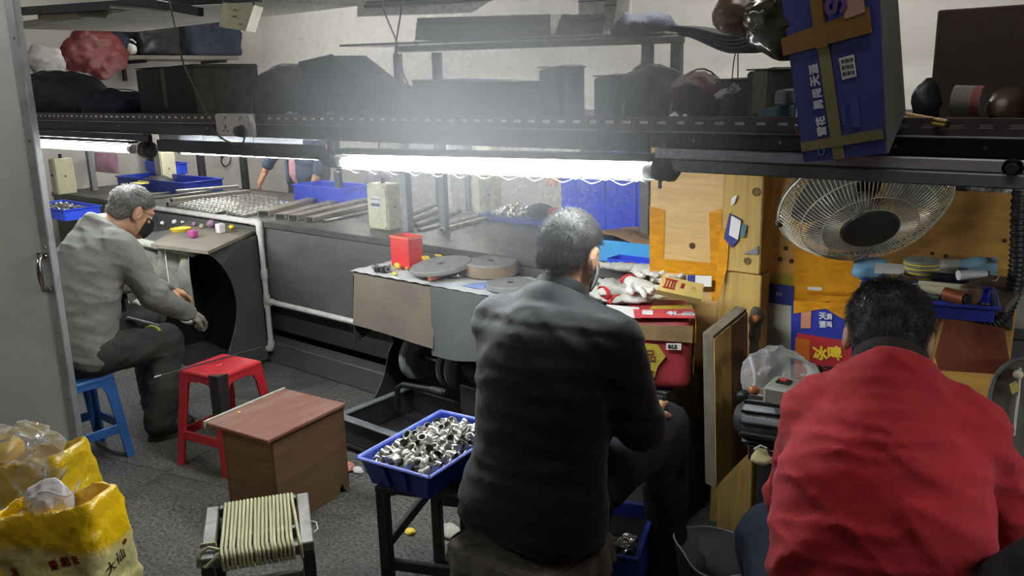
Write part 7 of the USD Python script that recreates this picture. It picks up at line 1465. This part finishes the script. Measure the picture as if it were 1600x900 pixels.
for k, a in enumerate(((262, 322, 388, 308, .05, .025, 0, 'lowest long bar of the stack behind the rows of fittings'), (268, 315, 390, 301, .05, .022, .026, 'upper long bar of the stack behind the rows of fittings'), (275, 301, 372, 293, .06, .02, .05, 'pale flat bar lying on top of the stack behind the rows of fittings'), (236, 312, 330, 300, .02, .018, 0, 'thin bright rod left of the bar stack behind the worker\'s head'), (228, 306, 300, 298, .02, .014, .0, 'second thin bright rod left of the bar stack behind the worker\'s head'))):
    stack_bar('long_bar', a[7], *a[:6], BZ + .001 + a[6], m_barn if k < 2 else m_barl)
for k, a in enumerate(((634, 342, 693, 318, 'thick bright tube just right of the labelled control box, the farthest of three'), (640, 350, 698, 326, 'thick bright tube just right of the labelled control box, the middle of three'), (650, 356, 718, 333, 'thick bright tube just right of the labelled control box, the nearest of three'))):
    stack_bar('metal_tube', a[4], *a[:4], .04, .036 - .004 * k, BZ + .001, m_barl, 'tube', True)
for k, a in enumerate(((655, 362, 755, 336, .035, .014, m_barn, 'dull flat bar left of the pale channel on the bench'), (690, 362, 771, 341, .03, .02, M('pale_channel', '#b9b89c', .5, var=.06), 'pale cream channel lying nearest the bench edge behind the red box'), (700, 352, 772, 334, .012, .012, m_barl, 'thin bright rod behind the pale cream channel'))):
    stack_bar('channel_bar', a[7], *a[:6], BZ + .001, a[6])
# rows of threaded fittings strung on rods
def fit_rod(label, x0, y0, x1, y1, n, grp, z):
    A, B = onz(x0, y0, z), onz(x1, y1, z); A[2] = B[2] = z + .012; t = Thing('fitting_rod', label, 'rod', loc=A, group=grp); d = unit(B - A); L = np.linalg.norm(B - A)
    t.add('rod', cyl(A, B, .008, 8), m_fit, smooth=40, world=True); u, v, _ = frame_of(d); R = np.stack([u, v, d], 1)
    for k in range(n): t.add('fitting', mv(lathe([(.006, -.012), (.017, -.011), (.017, .002), (.012, .005), (.012, .012), (.006, .012)], 8), A + d * L * (k + .5) / n, R), m_fit if k % 2 else m_fit2, world=True)
for k in range(10):
    q_ = k / 9; fit_rod('rod strung with shiny fittings in the wide row behind the white pipe', 279 + 52 * q_, 325 + 11 * q_, 366 + 68 * q_, 305 + 8 * q_, 13, 'rods of fittings in the wide row on the bench', BZ + .002)
for k in range(4):
    q_ = k / 3; fit_rod('rod strung with shiny fittings in the short row beside the long dark bars', 355 + 22 * q_, 334 + 6 * q_, 436 + 24 * q_, 316 + 4 * q_, 10, 'rods of fittings in the short row beside the dark bars', BZ + .002)
b_ = onz(470, 318, BZ); b2 = onz(576, 322, BZ)
bin_('plastic_tub', 'bright blue plastic tub across the bench in front of the far worker', (onz(472, 312, BZ)[0], 3.52, BZ), (onz(574, 312, BZ)[0] + .12, 3.76, BZ + .115), m_bluebright)
A, B = onz(529, 317, BZ), ony(525, 266, onz(529, 317, BZ)[1] - .01); t = Thing('upright_channel', 'green grey metal channel standing on the bench in front of the blue tub', 'channel', loc=A); t.add('channel', bar(A, B, .045, .012), M('green_grey_steel', '#6c7568', .5, metal=.3), world=True); t.add('flange', bar(A + (.022, -.01, 0), B + (.022, -.01, 0), .006, .02), M('green_grey_steel', '#6c7568', .5, metal=.3), world=True)
p = onz(128, 296, BZ); q_ = onz(236, 302, BZ)
bin_('plastic_tub', 'long low blue tray on the far left of the bench behind the grey haired worker', (-7.0, 3.30, BZ), (-5.95, 3.62, BZ + .09), m_blue)
bin_('plastic_tub', 'blue tray standing behind the long low one at the far left', (-7.25, 3.68, BZ + .08), (-6.72, 3.775, BZ + .17), m_bluebright)
solo('tray_stand', rbox((-7.22, 3.69, BZ), (-6.75, 3.77, BZ + .079), .003), m_sheet, 'grey riser under the back blue tray at the far left of the bench', 'riser')
t = Thing('round_lid', 'dark domed lid lying in the long low blue tray', 'lid', loc=onz(192, 283, BZ + .09)); pp = onz(192, 283, BZ + .08); t.add('lid', mv(lathe([(0, .07), (.06, .062), (.12, .03), (.14, .0), (.13, 0), (0, .01)], 28), (pp[0], 3.46, BZ + .03)), m_steel_dk, smooth=40, world=True); t.add('knob', mv(trimesh.creation.icosphere(1, .014), (pp[0], 3.46, BZ + .105)), m_rubber, smooth=True, world=True)
t = Thing('yellow_card', 'yellow card lying on the edge of the long low blue tray', 'card', loc=onz(218, 286, BZ + .095)); pp = onz(218, 287, BZ + .095); t.add('card', boxc((pp[0], pp[1], BZ + .099), (.16, .07, .006), .002), M('yellow_card', '#d6cf7a', .7), world=True); t.add('fold', boxc((pp[0], pp[1] + .033, BZ + .108), (.16, .004, .012), .001), M('yellow_card', '#d6cf7a', .7), world=True)
pk_ = Thing('pink_bag', 'pink and white plastic bag hanging under the lit lamp at the far left', 'bag', loc=ony(165, 255, 3.3)); m_pink = M('pink_film', '#d7a0bc', .5, var=.2, scale=9, dirt='#e3d9da', dscale=5, damt=.9)
pk_.add('bag', sheet(lambda u, v: ony(147, 238, 3.3) + u[..., None] * (ony(183, 240, 3.3) - ony(147, 238, 3.3)) + v[..., None] * (ony(150, 268, 3.3) - ony(147, 238, 3.3)) + np.stack([0 * u, -.05 * np.sin(np.pi * u) * np.sin(np.pi * v * .9 + .2), 0 * u], -1), 16, 16, .004), m_pink, smooth=True, world=True); pk_.add('hanging_cord', tube([ony(165, 240, 3.3), ony(165, 205, 3.3)], .003, 6), m_paper, world=True)
pp = onz(104, 338, BZ); lt = bin_('parts_tray', 'blue tray of small white fittings behind the shoulder of the grey sweater', (pp[0] - .30, pp[1] - .10, BZ), (pp[0] + .22, pp[1] + .12, BZ + .07), m_bluebright)
for k in range(30): copy_of(protos[k % 3], 'pipe_fitting', 'small pale fitting in the blue tray behind the grey sweater', 'fitting', (pp[0] - .25 + (k % 10) * .045, pp[1] - .06 + (k // 10) * .06, BZ + .042), rand_R(g), 'fittings in the tray behind the grey sweater', 1.3)
pp = onz(812, 346, BZ); mt_ = bin_('parts_tray', 'low blue tray with a shiny heap left of the head of the person in black', (pp[0] - .24, pp[1] - .06, BZ), (pp[0] + .34, pp[1] + .18, BZ + .03), m_blue)
for k in range(44):
    x, y = g.uniform(-.20, .02), g.uniform(-.03, .14); z = .02 + .075 * math.exp(-((x + .08) / .08) ** 2 - ((y - .05) / .06) ** 2) * g.uniform(.5, 1)
    copy_of(protos[k % 3], 'pipe_fitting', 'small bright fitting in the heap left of the hair of the person in black', 'fitting', (pp[0] + x, pp[1] + y, BZ + z + .004), rand_R(g), 'fittings in the bright heap on the bench', .9)
t = Thing('grey_rag', 'dark grey rag lying in the low blue tray beside the shiny heap', 'rag', loc=(pp[0] + .12, pp[1] + .06, BZ + .03)); t.add('rag', lump((pp[0] + .11, pp[1] + .06, BZ + .05), (.09, .06, .045), 131, .02, 14, .01, flat=BZ + .008, folds=.012), m_dkcloth, smooth=True, world=True); t.add('red_fold', lump((pp[0] + .20, pp[1] + .05, BZ + .06), (.04, .04, .03), 132, .01, 20, .008, flat=BZ + .008), M('dull_red_cloth', '#96504a', .9), smooth=True, world=True)
t = Thing('hanging_hose', 'drooping dark cloth hose hanging under the rack left of the posts', 'hose', loc=ony(575, 290, 3.4)); t.add('hose', lump(ony(592, 282, 3.4), (.12, .05, .05), 133, .02, 12, .012, folds=.015), M('mauve_grey_cloth', '#8d8590', .9, var=.12), smooth=True, world=True); t.add('hanging_cord', tube([ony(592, 272, 3.4), ony(592, 200, 3.4)], .004, 6), m_rubber, world=True)
t = Thing('hanging_hook', 'small dark hook on the wall left of the far worker', 'hook', loc=onx(352, 255, X0 + .02)); t.add('hook', tube(spline([onx(347, 246, X0 + .02), onx(347, 256, X0 + .03), onx(353, 260, X0 + .03), onx(359, 254, X0 + .03), onx(360, 246, X0 + .03)], 16), .006, 6), m_steel_dk, smooth=True, world=True); t.add('hook_plate', boxc(onx(347, 244, X0 + .012), (.02, .03, .03), .003), m_steel_dk, world=True)
for k, (x, y) in enumerate(((700, 286), (765, 290))): 
    p = ony(x, y, 3.95); t = Thing('wall_duct', ('pale' if k == 0 else 'cream') + ' upright duct behind the bench ' + ('left of the pale post' if k == 0 else 'right of the cream control box'), 'duct', loc=(p[0], 3.95, 0)); t.add('duct', rbox((-.06, -.05, 0), (.06, .05, 1.6), .01), m_cream if k else m_white_plastic); t.add('duct_clip', rbox((-.066, -.056, 1.2), (.066, .056, 1.23), .002), m_steel_gy)
# ------------------------------------------------------------------ dust hanging in the air over the main lamp
def haze(name, label, c, r, density, seed=0.0, p=1.6):
    nd = {'t': ('texture_coordinate', {}), 'l': ('vector_math', {'math_type': 'length'}), 'v': ('vector_math', {'math_type': 'divide', 'vector2': tuple(float(x) for x in r)}),
          'a': ('map_range', {'range_type': 'smoothstep', 'from_min': 1.0, 'from_max': .15, 'to_min': 0.0, 'to_max': 1.0, 'clamp': True}), 'n': ('noise_texture', {'scale': 2.2, 'detail': 1.0}), 'q': ('math', {'math_type': 'multiply'}), 'd': ('math', {'math_type': 'multiply', 'value2': density}), 'p': ('principled_volume', {'color': (.93, .96, 1.0), 'anisotropy': .0})}
    ln = [('t.object', 'v.vector1'), ('v.vector', 'l.vector1'), ('l.value', 'a.value'), ('t.object', 'n.vector'), ('n.fac', 'q.value1'), ('a.result', 'q.value2'), ('q.value', 'd.value1'), ('d.value', 'p.density')]
    m = usdkit.material(stage, '/World/Looks/' + name + '_volume', nd, ln, volume='p.volume')
    t = Thing(name, label, 'haze', loc=c, kind='stuff'); s = trimesh.creation.icosphere(3); t.add('cloud', mv(s, s=r), m)
haze('dust_haze', 'bright cloud of polishing dust hanging above and around the main lamp', np.array([-1.31, 1.42, 1.59]), (.76, .50, .46), HAZE_DENSITY)
